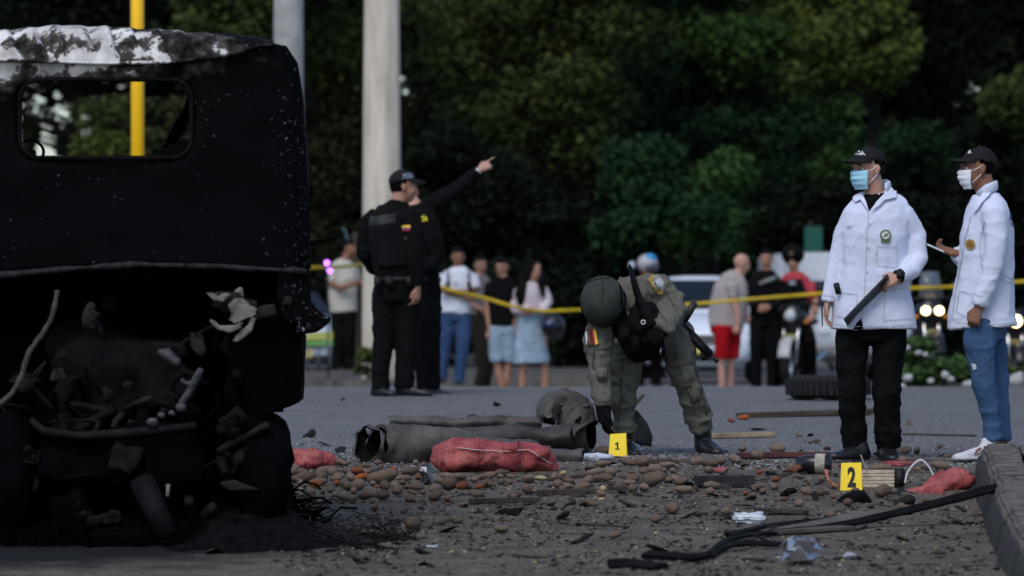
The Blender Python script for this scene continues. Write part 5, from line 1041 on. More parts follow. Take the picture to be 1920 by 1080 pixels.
c = g8.p(1487, 485, 0); put('dark_hat', fuse(join(ball(c + Vector((0, .03, .05)), (.15, .15, .13), None, 20, 14)), .02, 3), M_hair, g8.root); put('hat_badge', mesh(*ball(c + Vector((-.03, -.14, .06)), (.03, .01, .03))), mat('badge_dull', (.10, .08, .04), .6), g8.root)
put('lanyard_card', bevelled(box(g8.p(1486, 530, -.19), (.04, .004, .03)), .002), mat('card_pale', (.25, .27, .33), .6), g8.root)
g9 = bystander('person wearing a blue and white helmet behind the bending technician', 1212, 726, 66, (1212, 505), 40, SK['brown'], [(1212, 610, 26, 17), (1212, 580, 27, 18), (1212, 550, 29, 18), (1212, 532, 25, 15), (1212, 522, 11, 9)],
    [[(1190, 540, 0), (1184, 566, 0), (1188, 590, -.1), (1200, 600, -.2)], [(1234, 540, 0), (1240, 566, 0), (1238, 590, -.1), (1228, 600, -.2)]], [[(1202, 615, 0), (1198, 650, -.2), (1198, 690, 0), (1198, 722, 0)], [(1224, 615, 0), (1230, 650, -.2), (1230, 690, 0), (1230, 722, 0)]], M_navy, M_blk, seed=64, sleeve='long')
c = g9.p(1214, 500, 0); fr = frame(math.radians(40)); hs, hf_, hu = fr
put('helmet_shell', fuse(join(ball(c + hu * .04, (.125, .145, .125), fr, 22, 14)), .016, 2), mat('helmet_white', (.42, .40, .42), .35, .1, 5), g9.root)
put('helmet_blue_panel', mesh(*ball(c + hu * .095 + hf_ * .05 + hs * .0, (.085, .085, .075), fr, 18, 12)), mat('helmet_blue', (.04, .27, .55), .3, .1, 5), g9.root)
put('visor', mesh(*ball(c + hf_ * .075 - hu * .0, (.10, .09, .075), fr, 18, 12)), mat('visor_grey', (.10, .10, .14), .15, .1, 5), g9.root)
mr = thing('wing_mirror', 'pale round mirror left of the blue and white helmet', 'mirror', W(1185, 497, 66)); put('mirror_head', mesh(*ball((0, 0, 0), (.045, .02, .05))), mat('mirror_pale', (.4, .47, .55), .2), mr); put('stalk', mesh(*tube([Vector((0, 0, -.03)), Vector((.03, .05, -.35))], .008, n=6)), M_black, mr)
# ------------------------------------------------------------------ burnt truck
TY = 24.0
troot = W(200, 1030, TY); troot.z = gz(TY)
tk = thing('burnt_truck', 'burnt out truck with scorched white ribbed cab roof seen from behind', 'truck', troot)
T = lambda px, py, d=0: W(px, py, TY + d) - troot
def tx(px): return T(px, 590).x
def tz(py): return T(200, py).z
def scorched(name, x0, x1, z0, z1, fleck=.64):
    """white paint surviving in flakes: most of it between z0 and z1, thinning towards x1; black soot elsewhere"""
    m, t, b = nodes(name); L = t.links.new
    tc = N(t, 'ShaderNodeTexCoord'); sep = N(t, 'ShaderNodeSeparateXYZ'); L(tc.outputs['Object'], sep.inputs[0])
    n = N(t, 'ShaderNodeTexNoise', i_Scale=7, i_Detail=9, i_Roughness=.68); L(tc.outputs['Object'], n.inputs['Vector'])
    n2 = N(t, 'ShaderNodeTexNoise', i_Scale=2.3, i_Detail=4, i_Roughness=.6); L(tc.outputs['Object'], n2.inputs['Vector'])
    gx_ = N(t, 'ShaderNodeMapRange'); L(sep.outputs['X'], gx_.inputs['Value']); gx_.inputs['From Min'].default_value = x0; gx_.inputs['From Max'].default_value = x1; gx_.inputs['To Min'].default_value = .06; gx_.inputs['To Max'].default_value = -.26
    gz_ = N(t, 'ShaderNodeMapRange'); L(sep.outputs['Z'], gz_.inputs['Value']); gz_.inputs['From Min'].default_value = z0; gz_.inputs['From Max'].default_value = z1; gz_.inputs['To Min'].default_value = -.5; gz_.inputs['To Max'].default_value = 0
    a = N(t, 'ShaderNodeMath', operation='ADD'); L(n.outputs['Fac'], a.inputs[0]); L(gx_.outputs[0], a.inputs[1])
    a2 = N(t, 'ShaderNodeMath', operation='ADD'); L(a.outputs[0], a2.inputs[0]); L(gz_.outputs[0], a2.inputs[1])
    a3 = N(t, 'ShaderNodeMath', operation='MULTIPLY_ADD'); L(n2.outputs['Fac'], a3.inputs[0]); a3.inputs[1].default_value = .35; L(a2.outputs[0], a3.inputs[2])
    msk = ramp(t, a3.outputs[0], [(.70, (0, 0, 0)), (.725, (1, 1, 1))])
    n3 = N(t, 'ShaderNodeTexNoise', i_Scale=4, i_Detail=6, i_Roughness=.7); L(tc.outputs['Object'], n3.inputs['Vector'])
    paint = ramp(t, n3.outputs['Fac'], [(.3, (.20, .18, .16)), (.48, (.52, .50, .48)), (.6, (.74, .72, .70))])
    edge = ramp(t, a3.outputs[0], [(.52, (.0020, .0020, .0027)), (.62, (.024, .022, .020)), (.69, (.075, .068, .06))])
    # sparse ash flecks
    n4 = N(t, 'ShaderNodeTexNoise', i_Scale=46, i_Detail=3, i_Roughness=.8); L(tc.outputs['Object'], n4.inputs['Vector'])
    n5 = N(t, 'ShaderNodeTexNoise', i_Scale=2.7, i_Detail=3); L(tc.outputs['Object'], n5.inputs['Vector'])
    ex = N(t, 'ShaderNodeMapRange'); L(sep.outputs['X'], ex.inputs['Value']); ex.inputs['From Min'].default_value = .70; ex.inputs['From Max'].default_value = .93; ex.inputs['To Min'].default_value = 0; ex.inputs['To Max'].default_value = .075
    f1 = N(t, 'ShaderNodeMath', operation='MULTIPLY_ADD'); L(n5.outputs['Fac'], f1.inputs[0]); f1.inputs[1].default_value = .22; L(n4.outputs['Fac'], f1.inputs[2])
    f2 = N(t, 'ShaderNodeMath', operation='ADD'); L(f1.outputs[0], f2.inputs[0]); L(ex.outputs[0], f2.inputs[1])
    fm = ramp(t, f2.outputs[0], [(fleck + .17, (0, 0, 0)), (fleck + .20, (1, 1, 1))])
    base = mix(t, fm.outputs[0], edge.outputs[0], (.16, .17, .19)); base = mix(t, msk.outputs[0], base, paint.outputs[0])
    L(base, b.inputs['Base Color']); b.inputs['Roughness'].default_value = .8; b.inputs['Specular IOR Level'].default_value = .05
    bp = N(t, 'ShaderNodeBump', i_Strength=.4, i_Distance=.006); L(n.outputs['Fac'], bp.inputs['Height']); L(bp.outputs[0], b.inputs['Normal'])
    return m
M_roof = scorched('scorched_roof', tx(200), tx(640), tz(400), tz(200))
M_panel = scorched('scorched_panel', tx(150), tx(560), tz(215), tz(132))
M_soot = mat('soot', (.0020, .0020, .0026), .95, .5, 6, .5, 30, spec=.02); M_soot2 = mat('sooty_metal', (.0065, .0063, .0065), .85, .6, 9, .6, 24, spec=.06); M_ash = mat('ashy_metal', (.15, .13, .115), .8, .6, 12, .5, 40); M_ash2 = mat('dull_ash', (.0095, .0088, .0082), .9, .95, 7, .5, 40)
def rrect(x0, y0, x1, y1, r, n=10):
    o = []
    for cx, cy, a0 in ((x1 - r, y0 + r, -90), (x1 - r, y1 - r, 0), (x0 + r, y1 - r, 90), (x0 + r, y0 + r, 180)):
        for k in range(n + 1): a = math.radians(a0 + 90 * k / n); o.append((cx + r * math.cos(a), cy + r * math.sin(a)))
    return o
def polar(poly, c, n=160):
    o = []
    for i in range(n):
        a = 2 * PI * i / n; dx, dy = math.cos(a), math.sin(a); best = 0
        for (x0, y0), (x1, y1) in zip(poly, poly[1:] + poly[:1]):
            ex, ey = x1 - x0, y1 - y0; den = dx * ey - dy * ex
            if abs(den) < 1e-9: continue
            t = ((x0 - c[0]) * ey - (y0 - c[1]) * ex) / den; s = ((x0 - c[0]) * dy - (y0 - c[1]) * dx) / den
            if t > 0 and -1e-6 <= s <= 1 + 1e-6: best = max(best, t)
        o.append((c[0] + dx * best, c[1] + dy * best))
    return o
wc = (200, 223); inn = polar(rrect(40, 151, 357, 294, 34), wc)
outp = [(-170, 118), (0, 116), (190, 120), (330, 117), (400, 105), (470, 88), (500, 78), (530, 84), (548, 102), (558, 130), (565, 180), (571, 260), (576, 340), (579, 420), (581, 512), (500, 508), (250, 499), (120, 506), (0, 517), (-60, 522), (-178, 520), (-170, 300)]
out = polar(outp, wc)
def cab_wall(name, d0, dent, m, inn, out, rings=14, curl=.10):
    V = []; n = len(inn)
    for j in range(rings + 1):
        t = j / rings
        for i in range(n):
            px = inn[i][0] + (out[i][0] - inn[i][0]) * t; py = inn[i][1] + (out[i][1] - inn[i][1]) * t
            d = d0 + dent * (noise.noise(Vector((px / 150, py / 150, d0))) * .8 + noise.noise(Vector((px / 60, py / 60, 4 + d0))) * .3)
            ex = max(0, (px - 520) / 60); d += curl * ex ** 2.2
            if t < .07: d += .02
            V.append(T(px, py, d))
    Fc = [(j * n + i, j * n + (i + 1) % n, (j + 1) * n + (i + 1) % n, (j + 1) * n + i) for j in range(rings) for i in range(n)]
    bm = bmesh.new(); vs = [bm.verts.new(v) for v in V]; [bm.faces.new([vs[k] for k in q]) for q in Fc]
    bmesh.ops.recalc_face_normals(bm, faces=bm.faces[:]); bmesh.ops.solidify(bm, geom=bm.faces[:], thickness=.012); me = bpy.data.meshes.new('m'); bm.to_mesh(me); bm.free(); smooth_me(me)
    return put(name, me, m, tk)
cab_wall('cab_rear_panel', 0, .035, M_panel, inn, out)
put('window_seal', mesh(*tube([T(x, y, -.004) for x, y in rrect(38, 149, 359, 296, 36)] + [T(359 - 36, 149, -.004)], .011, n=8)), M_soot2, tk)
inn2 = polar(rrect(30, 120, 372, 303, 30), wc); cab_wall('cab_front_wall', 1.45, .03, M_soot, inn2, polar([(-160, 112), (480, 104), (540, 140), (552, 500), (-165, 515)], wc), 8, 0)
# ribbed roof
nxr, nt = 420, 46; V = []
for j in range(nt):
    t = j / (nt - 1)
    for i in range(nxr):
        px = -120 + (512 + 120) * i / (nxr - 1)
        seam = float(np.interp(px, [-120, 0, 190, 330, 400, 470, 512], [112, 110, 117, 114, 104, 90, 84])); top = float(np.interp(px, [-120, 0, 60, 110, 200, 300, 400, 490, 512], [66, 58, 51, 47, 50, 56, 62, 70, 76]))
        if t < .6: a = t / .6 * PI / 2; py = seam + (top - seam) * math.sin(a); d = -.03 + .26 * (1 - math.cos(a)); amp = math.sin(min(a * 1.6, PI / 2))
        else: py = top + (t - .6) / .4 * 3; d = .23 + (t - .6) / .4 * 1.2; amp = 1
        ph = (px + 26 * math.sin(a * 1.0 if t < .6 else 1) + 9 * noise.noise(Vector((px / 70, t * 2, 1)))) / 47.0; fr_ = ph - math.floor(ph)
        wv = .7 + .16 * noise.noise(Vector((math.floor(ph) * 3.7, 5, 2))); rib = (min(fr_ / wv, (1 - fr_) / (1 - wv)) ** .8 - .5) * (1 + .5 * noise.noise(Vector((math.floor(ph) * 2.3, 1, 7))))
        fade = float(np.interp(px, [-120, 380, 500], [1, .9, .25])); q = .066 * rib * amp * fade * (1 - .72 * min(1, t / .6) ** 3) + .012 * noise.noise(Vector((px / 55, t * 3, 9)))
        V.append(T(px, py, d) + Vector((.3 * q, -.8 * q, .35 * q)))
me = mesh(V, [(j * nxr + i, j * nxr + i + 1, (j + 1) * nxr + i + 1, (j + 1) * nxr + i) for j in range(nt - 1) for i in range(nxr - 1)])
put('roof', me, M_roof, tk)
put('roof_gutter', crumple(mesh(*tube([T(px, float(np.interp(px, [-120, 0, 190, 330, 400, 470], [114, 112, 119, 116, 106, 92])), -.04) for px in range(-120, 480, 20)], [(.012, .009)] * 30, n=8)), .006, 6), M_roof, tk)
# cab sides
for nm, xs_, in (('cab_side', 1), ('cab_side', -1)):
    pr = [(500, 80), (535, 86), (555, 118), (566, 185), (573, 270), (578, 380), (580, 505)] if xs_ > 0 else [(-115, 80), (-150, 92), (-165, 130), (-172, 200), (-176, 300), (-178, 400), (-178, 518)]
    V = []; n = len(pr)
    for k in range(10):
        d = .1 + 1.35 * k / 9
        for (x, y) in pr: V.append(T(x, y, d) + Vector((.02 * noise.noise(Vector((y / 120, k * .4, 2))), 0, 0)))
    bm = bmesh.new(); vs = [bm.verts.new(v) for v in V]
    for k in range(9):
        for i in range(n - 1):
            if 2 <= k <= 6 and 2 <= i <= 4: continue
            bm.faces.new([vs[k * n + i], vs[k * n + i + 1], vs[(k + 1) * n + i + 1], vs[(k + 1) * n + i]])
    bmesh.ops.recalc_face_normals(bm, faces=bm.faces[:]); bmesh.ops.solidify(bm, geom=bm.faces[:], thickness=.012); me = bpy.data.meshes.new('m'); bm.to_mesh(me); bm.free(); put('cab_side', smooth_me(me), M_panel, tk)
put('lower_lip', crumple(mesh(*tube([T(px, float(np.interp(px, [-170, -60, 0, 120, 250, 400, 520, 570], [520, 521, 516, 505, 496, 500, 506, 509])), -.03) for px in range(-170, 575, 12)], [(.018, .014)] * 62, n=10)), .012, 9, 5), mat('lip_scraped', (.018, .018, .02), .7, .9, 22, .5, 30, spec=.1), tk)
put('cab_floor', crumple(bevelled(box(T(200, 520, .75), (.9, .68, .02)), .004, 1, 3), .02, 5), M_soot, tk)
put('dashboard', crumple(smooth_me(bevelled(prism([T(-120, 296, 1.2), T(520, 296, 1.2), T(520, 420, 1.2), T(-120, 420, 1.2)], (0, .2, 0)), .03, 2, 3)), .03, 5, 2), M_soot2, tk)
put('steering_wheel', mesh(*torus(T(58, 284, 1.0), .062, .008, (.2, -1, .5), 30, 8)), M_soot2, tk)
put('steering_column', mesh(*tube([T(60, 286, 1.02), T(64, 340, 1.2)], .02, n=8)), M_soot2, tk)
put('bent_pillar', crumple(mesh(*tube([T(305, 300, 1.1), T(335, 240, 1.05), T(352, 205, 1.0), T(368, 150, 1.0)], [.03, .028, .02, .02], n=10)), .015, 8), M_soot, tk)
put('wiper_arm', mesh(*tube([T(342, 255, .9), T(352, 235, .9), T(350, 215, .9), T(358, 200, .9)], .007, n=6)), M_soot2, tk)
put('folded_sheet', crumple(bevelled(prism([T(284, 292, .8), T(345, 258, .8), T(356, 264, .8), T(356, 296, .8)], (0, .3, 0)), .006, 1, 3), .02, 9), M_ash2, tk)
# below the cab: engine bay, chassis, wheels, beam
put('bulkhead', crumple(bevelled(box(T(190, 640, .8), (.9, .03, .36)), .01, 1, 5), .05, 5), M_soot, tk)
def flat(name, poly, d, th, m, amp=.02, fq=6, w_=.006, cuts=3, seed=0): return put(name, smooth_me(crumple(bevelled(prism([T(x, y, d) for x, y in poly], (0, th, 0)), w_, 1, cuts), amp, fq, seed)), m, tk)
flat('rear_corner_post', [(520, 500), (580, 505), (583, 560), (592, 576), (618, 596), (613, 606), (590, 622), (560, 628), (535, 600), (522, 560)], .0, .12, M_panel, .018, 8)
flat('side_fender', [(432, 560), (530, 590), (566, 628), (563, 690), (561, 752), (520, 768), (484, 784), (470, 806), (425, 806), (430, 690), (428, 620)], .08, .5, M_soot, .015, 5)
for s_ in (70, 330): flat('chassis_rail', [(s_, 735), (s_ + 34, 735), (s_ + 34, 800), (s_, 800)], .1, 2.8, M_soot, .01, 6)
put('cross_beam', smooth_me(crumple(bevelled(box(T(225, 855, -.02), (.37, .05, .13)), .02, 2, 5), .10, 6, 3)), M_soot, tk)
put('beam_edge', crumple(mesh(*tube([T(56, 785, -.08), T(80, 808, -.09), T(150, 818, -.09), T(250, 812, -.09), T(370, 798, -.09)], [.018, .022, .02, .02, .022], n=10)), .014, 9), mat('beam_edge_grey', (.009, .009, .0095), .8, .6, 14, .4, spec=.1), tk)
put('gearbox', fuse(join(ball(T(210, 690, .45), (.3, .4, .18)), ball(T(160, 650, .5), (.2, .3, .14)), box(T(290, 700, .4), (.14, .25, .16)), tube([T(210, 760, .1), T(210, 700, .9)], [.1, .16])), .03, 2), M_soot2, tk)
crumple(tk.children[-1].data, .04, 7)
put('bell_housing', crumple(mesh(*torus(T(190, 775, .2), .20, .05, (0, 1, .1), 30, 10)), .02, 8), M_soot2, tk)
put('prop_shaft', mesh(*tube([T(265, 900, -.05), T(315, 1005, -.15)], [.062, .055], n=16)), mat('shaft_dark', (.005, .005, .006), .7, .4, 8, spec=.1), tk)
flat('battery_tray', [(95, 930), (165, 925), (165, 1010), (100, 1015)], .0, .4, M_soot, .02, 5)
for (px, py, sx) in ((500, 905, 1), (20, 900, -1)):
    wl = put('wheel', crumple(mesh(*torus((0, 0, 0), .215, .115, (1, 0, 0), 48, 16, 1.05)), .03, 9, px), M_soot, tk, T(px, py, .22) + Vector((0, 0, 0)))
    put('rim', mesh(*join(tube([Vector((-.07, 0, 0)), Vector((.08, 0, 0))], .14, n=24), torus((.05 * sx, 0, 0), .14, .02, (1, 0, 0), 24, 8))), M_soot2, wl)
flat('mud_guard', [(455, 785), (490, 790), (515, 815), (524, 860), (524, 900), (510, 900), (505, 850), (480, 812), (450, 805)], .0, .35, M_soot, .012, 7)
g = np.random.default_rng(4)
for k in range(6):   # shredded bracket and hose pieces hanging under the cab
    x, y = g.uniform(20, 430), g.uniform(640, 830); pts = curve([T(x, y, .1), T(x + g.uniform(-30, 30), y + g.uniform(10, 40), .05), T(x + g.uniform(-50, 50), y + g.uniform(30, 90), .1)], 4); put('burnt_hose', mesh(*tube(pts, g.uniform(.004, .008), n=7)), M_soot, tk)
for nm_, pl_, d_ in (('crushed_plate', [(383, 548), (400, 545), (408, 557), (425, 548), (432, 553), (420, 566), (398, 565)], -.06), ('crushed_plate', [(425, 575), (440, 560), (455, 560), (470, 575), (484, 580), (480, 592), (460, 600), (440, 610), (424, 600), (431, 590)], -.04), ('crushed_plate', [(394, 600), (412, 611), (440, 609), (457, 603), (453, 617), (430, 624), (408, 618)], -.08), ('crushed_plate', [(440, 545), (452, 540), (458, 560), (446, 566)], .0), ('crushed_plate', [(474, 596), (479, 600), (471, 622), (446, 641), (433, 641), (440, 629), (460, 612)], -.1)):
    flat(nm_, pl_, d_, .035, M_ash, .022, 16, .004, 4, len(pl_))
flat('bracket_plate', [(484, 575), (515, 570), (520, 592), (486, 596)], -.02, .03, M_ash2, .01, 14)
flat('bracket_plate', [(534, 556), (548, 558), (546, 574), (532, 570)], -.03, .03, M_ash2, .008, 14)
put('light_alloy_piece', crumple(fuse(tube([T(296, 660, -.1), T(312, 664, -.1), T(338, 682, -.12)], [.014, .03, .02]), .01, 2), .012, 20), mat('alloy_grey', (.040, .040, .044), .6, .4, 14), tk)
put('light_alloy_piece', crumple(fuse(join(tube([T(340, 712, -.1), T(358, 724, -.1), T(378, 690, -.12)], [.016, .024, .018]), tube([T(330, 770, -.1), T(352, 740, -.1), T(374, 700, -.1)], [.012, .022, .02])), .01, 2), .016, 18), MATS['alloy_grey'], tk)
for (px, py, s_) in ((285, 792, .02), (302, 778, .016), (338, 764, .02), (322, 774, .014)): put('molten_drip', crumple(mesh(*ball(T(px, py, -.12), (s_ * 1.2, s_, s_))), .01, 40, px), mat('molten_alloy', (.06, .06, .065), .5, .6, 20), tk)
flat('ashy_sheet', [(410, 905), (440, 900), (490, 918), (430, 922)], -.12, .02, M_ash2, .008, 14)
flat('torn_tag', [(312, 908), (319, 908), (316, 932), (311, 930)], -.1, .008, mat('tag_pale', (.16, .13, .12), .8), .003, 20, .002, 1)
put('hanging_cable', crumple(mesh(*tube(curve([T(107, 545, -.10), T(98, 590, -.12), T(80, 625, -.12), T(55, 660, -.13), T(38, 710, -.14), T(20, 740, -.14), T(-6, 762, -.14)], 6), .013, n=8)), .008, 30), mat('cable_grey', (.05, .046, .042), .85, .6, 30, .6, 80), tk)
put('mirror_arm', mesh(*tube([T(575, 460, .6), T(612, 450, .62), T(640, 438, .64)], [.012, .011, .012], n=8)), M_soot2, tk)
flat('mirror_shard', [(640, 424), (650, 428), (656, 448), (650, 458), (643, 444)], .62, .01, mat('teal_glass', (.025, .05, .055), .1, .6, 30), .004, 20, .002, 1)
# wire and ash left from the burnt tyres: uncountable
def tangle(name, label, cx, cy, rx, ry, rz, n, m, seed):
    g = np.random.default_rng(seed); S = []; o = G(cx, cy)
    for k in range(n):
        a = g.uniform(0, 2 * PI); r = math.sqrt(g.random()); x, y = r * rx * math.cos(a), r * ry * math.sin(a); h = rz * (1 - r) + .01; pts = [Vector((x, y, g.uniform(0, h) + gz(o.y + y) - o.z))]
        for q in range(4): pts.append(pts[-1] + Vector((g.uniform(-.09, .09), g.uniform(-.05, .05), g.uniform(-.05, .045)))); pts[-1].z = max(pts[-1].z, .002 + gz(o.y + pts[-1].y) - o.z)
        S.append(tube(pts, g.uniform(.002, .006), n=4, cap=False))
    ob = put(name, mesh(*join(*S)), m, None, o); ob['kind'] = 'stuff'; ob['label'] = label; ob['category'] = 'debris'
tangle('burnt_wire', 'black heap of burnt tyre wire and ash round the truck wheel', 505, 985, .17, .35, .26, 420, M_soot, 2)
tangle('burnt_wire', 'thin spread of burnt wire on the ground right of the truck', 610, 1012, .42, .25, .015, 150, mat('ash_wire', (.012, .012, .012), .9), 3)
tangle('burnt_wire', 'black ash and wire under the truck at the lower left', 200, 1018, .75, .25, .04, 300, M_soot, 6)

# burnt load and ash collapsed under the cab
Q = []; nx_, ny_ = 90, 26
for j in range(ny_):
    for i in range(nx_):
        px = -260 + 780 * i / (nx_ - 1); y = TY - .15 + 2.6 * j / (ny_ - 1); x = W(px, 0, TY).x; e = min(1, (520 - px) / 90, (px + 260) / 60); f_ = min(1, j / 5)
        h = (.30 + .16 * noise.noise(Vector((x * 3, y * 3, 1))) + .07 * noise.noise(Vector((x * 11, y * 9, 2)))) * max(0, e) ** .6 * f_
        Q.append(Vector((x, y, gz(y) - .03 + h)) - troot)
put('ash_heap', mesh(Q, [(j * nx_ + i, j * nx_ + i + 1, (j + 1) * nx_ + i + 1, (j + 1) * nx_ + i) for j in range(ny_ - 1) for i in range(nx_ - 1)]), M_soot, tk)
put('axle', crumple(mesh(*tube([T(-120, 900, .25), T(180, 900, .25), T(250, 895, .25), T(480, 900, .25)], [.06, .07, .14, .06], n=14)), .01, 8), M_soot, tk)
flat('collapsed_panel', [(-170, 640), (60, 660), (440, 650), (440, 900), (200, 930), (-170, 920)], .95, .03, M_soot, .05, 4, .006, 4)
flat('scorched_tank', [(60, 850), (60, 960), (230, 970), (235, 860)], .3, .4, M_soot, .02, 6)

M_burnt = mat('burnt_grey', (.0075, .0071, .0068), .85, .9, 9, .6, 40, spec=.1)
g = np.random.default_rng(21)
for k in range(34):    # torn brackets, cans and plates hanging in the wreck
    px, py = g.uniform(5, 470), g.uniform(560, 1000); n = int(g.integers(5, 9)); r = g.uniform(14, 46); asp = g.uniform(.3, .9); rot = g.uniform(0, 3.1)
    pl = []
    for i in range(n):
        a = 2 * PI * i / n; q = r * g.uniform(.6, 1.2); x, y = q * math.cos(a), q * asp * math.sin(a); pl.append((px + x * math.cos(rot) - y * math.sin(rot), py + x * math.sin(rot) + y * math.cos(rot)))
    flat(['torn_bracket', 'torn_plate', 'bent_flange'][k % 3], pl, g.uniform(-.12, .3), g.uniform(.01, .08), [M_burnt, M_soot2, M_ash2, M_soot2, M_burnt][k % 5], .07, g.uniform(7, 16), .003, 4, k)
for k in range(30):
    px, py = g.uniform(20, 450), g.uniform(640, 960); pts = [T(px, py, g.uniform(-.05, .2)), T(px + g.uniform(-60, 60), py + g.uniform(-50, 50), g.uniform(-.05, .2)), T(px + g.uniform(-120, 120), py + g.uniform(-60, 60), g.uniform(-.05, .2))]
    put('bent_rod', crumple(mesh(*tube(curve(pts, 5), g.uniform(.004, .022), n=8)), .01, 9, k), [M_burnt, M_soot2, M_ash2][k % 3], tk)
# low ash spilled from the burnt tyre
Q = []; nn_ = 44
for j in range(nn_):
    for i in range(nn_):
        u, v = i / (nn_ - 1) * 2 - 1, j / (nn_ - 1) * 2 - 1; x = -1.04 + u * .62; y = 24.15 + v * .9; e = max(0, 1 - math.hypot(u, v) * (1 + .35 * noise.noise(Vector((u * 3, v * 3, 4)))))
        h = .34 * e ** 1.5 * max(0, min(1, (.25 - u) / .7)) + .05 * e + .03 * (noise.noise(Vector((x * 14, y * 10, 2))) - .1) * min(1, e * 3); Q.append((x, y, gz(y) + h - .014))
ob = put('ash_pile', mesh(Q, [(j * nn_ + i, j * nn_ + i + 1, (j + 1) * nn_ + i + 1, (j + 1) * nn_ + i) for j in range(nn_ - 1) for i in range(nn_ - 1)]), mat('ash_black', (.0045, .0045, .005), .95, .7, 16, .7, 40, spec=.03)); ob['kind'] = 'stuff'; ob['label'] = 'low black ash spilled round the burnt truck wheel'; ob['category'] = 'ash'

flat('inner_guard', [(420, 770), (500, 786), (510, 840), (470, 880), (420, 870)], .45, .03, M_soot, .02, 7)
# ------------------------------------------------------------------ debris on the road
def pipe_shape(pts, rad, wall=.012, n=30, flat=None):
    """open thin-walled tube; rad per section (a sideways, b upright)"""
    o = tube(pts, rad, side=(0, 1, 0), n=n, cap=False); ri = [(max(.004, a - wall), max(.004, b - wall)) for a, b in rad]; i_ = tube(pts, ri, side=(0, 1, 0), n=n, cap=False)
    k = len(pts); L = len(o[0]); V = o[0] + i_[0]; Fc = o[1] + [tuple(reversed([q + L for q in f])) for f in i_[1]]
    for e in (0, (k - 1) * n):
        for j in range(n): a, b = e + j, e + (j + 1) % n; Fc.append((a, b, b + L, a + L))
    return V, Fc
M_pipe = mat('sooty_pipe', (.070, .064, .058), .7, .5, 7, .4, 30, spec=.3); M_pipe2 = mat('sooty_pipe_dark', (.046, .042, .040), .7, .5, 7, .35, 30, spec=.3)
def P3(px, py, Y): return W(px, py, Y)
def pipe(name, label, P, Y, m, amp=.012, seed=1, fq=4, wall=.012):
    pts = [W(x, y, Y + d) for x, y, d, a, b in P]; o = pts[0].copy(); rr = [(R(a, Y), R(b, Y)) for x, y, d, a, b in P]
    q = curve([p - o for p in pts], 6); ra = []
    for i in range(len(rr) - 1):
        for k in range(6): f = k / 6; f = f * f * (3 - 2 * f); ra.append((rr[i][0] * (1 - f) + rr[i + 1][0] * f, rr[i][1] * (1 - f) + rr[i + 1][1] * f))
    ra.append(rr[-1]); me = mesh(*pipe_shape(q, ra, wall)); c_ = coords(me); setco(me, c_ + 2.2 * amp * np.stack([.5 * (fbm(c_ * fq + 7, seed, 4) - .5), fbm(c_ * fq + 40, seed + 1, 4) - .5, fbm(c_ * fq + 90, seed + 2, 4) - .5], 1)); crease(me, amp * .9, fq * 1.6, seed); nf = (len(q) - 1) * 30; me.materials.append(m); me.materials.append(mat('pipe_inside', (.007, .0065, .006), .9, .5, 12, spec=.05)); me.polygons.foreach_set('material_index', [1 if nf <= i_ < 2 * nf else 0 for i_ in range(len(me.polygons))]); m = None; return tag(put(name, me, m, None, o), label, 'pipe', 'torn metal pipes by marker 1')
pipe('torn_pipe', 'widest torn grey pipe with its open mangled end at the left', [(704, 839, -.13, 42, 40), (722, 839, -.10, 40, 42), (750, 838, -.06, 41, 41), (820, 840, -.02, 40, 36), (900, 846, 0, 38, 28), (980, 852, 0, 34, 22), (1040, 856, -.02, 28, 18), (1090, 857, -.04, 26, 17)], 30.0, M_pipe, .035, 3, 5)
pipe('torn_pipe', 'middle grey pipe ending in a clean cut rim', [(770, 818, .1, 24, 20), (860, 820, .1, 24, 18), (960, 820, .1, 26, 19), (1030, 820, .1, 28, 19), (1069, 820, .1, 28, 19)], 30.5, M_pipe2, .03, 5, 5)
pipe('torn_pipe', 'long flattened grey pipe lying behind the others', [(728, 793, 0, 18, 8), (745, 793, 0, 20, 9), (850, 795, 0, 22, 11), (950, 796, 0, 24, 12), (1012, 797, 0, 24, 13)], 32.2, M_pipe, .028, 7, 5)
pipe('torn_pipe', 'wide pipe mouth opening beside the glove of the technician', [(1040, 805, .0, 40, 38), (1075, 812, 0, 38, 36), (1108, 813, -.03, 34, 34)], 31.0, M_pipe2, .012, 9)
pipe('torn_pipe_collar', 'narrow torn collar standing loose at the left end of the widest pipe', [(682, 840, -.17, 40, 41), (689, 841, -.15, 41, 40), (698, 838, -.135, 36, 38)], 30.0, M_pipe, .05, 13, 6)
pipe('crushed_pipe_elbow', 'crushed and folded pipe elbow standing highest in the wreckage', [(1018, 792, -.12, 20, 14), (1022, 772, -.06, 26, 20), (1038, 758, .02, 30, 22), (1060, 772, .04, 38, 34), (1080, 795, .02, 38, 36), (1092, 812, 0, 34, 34)], 30.9, M_pipe, .062, 21, 6)
fl = tag(put('torn_mud_flap', smooth_me(crumple(bevelled(prism([P3(x, y, 31.9) - P3(1205, 800, 31.9) for x, y in ((1184, 770), (1196, 768), (1212, 790), (1224, 820), (1222, 838), (1200, 836), (1184, 828))], (0, .03, 0)), .004, 1, 3), .02, 6)), M_black, None, P3(1205, 800, 31.9)), 'black torn rubber flap standing behind the boots of the technician', 'flap')
tag(put('broken_stick', bevelled(prism([P3(x, y, 31.85) - P3(1195, 755, 31.85) for x, y in ((1178, 768), (1204, 738), (1210, 741), (1184, 774))], (0, .03, 0)), .004), mat('stick_grey', (.07, .065, .05), .9, .4, 20), None, P3(1195, 755, 31.85)), 'short grey stick poking up behind the technician leg', 'stick')

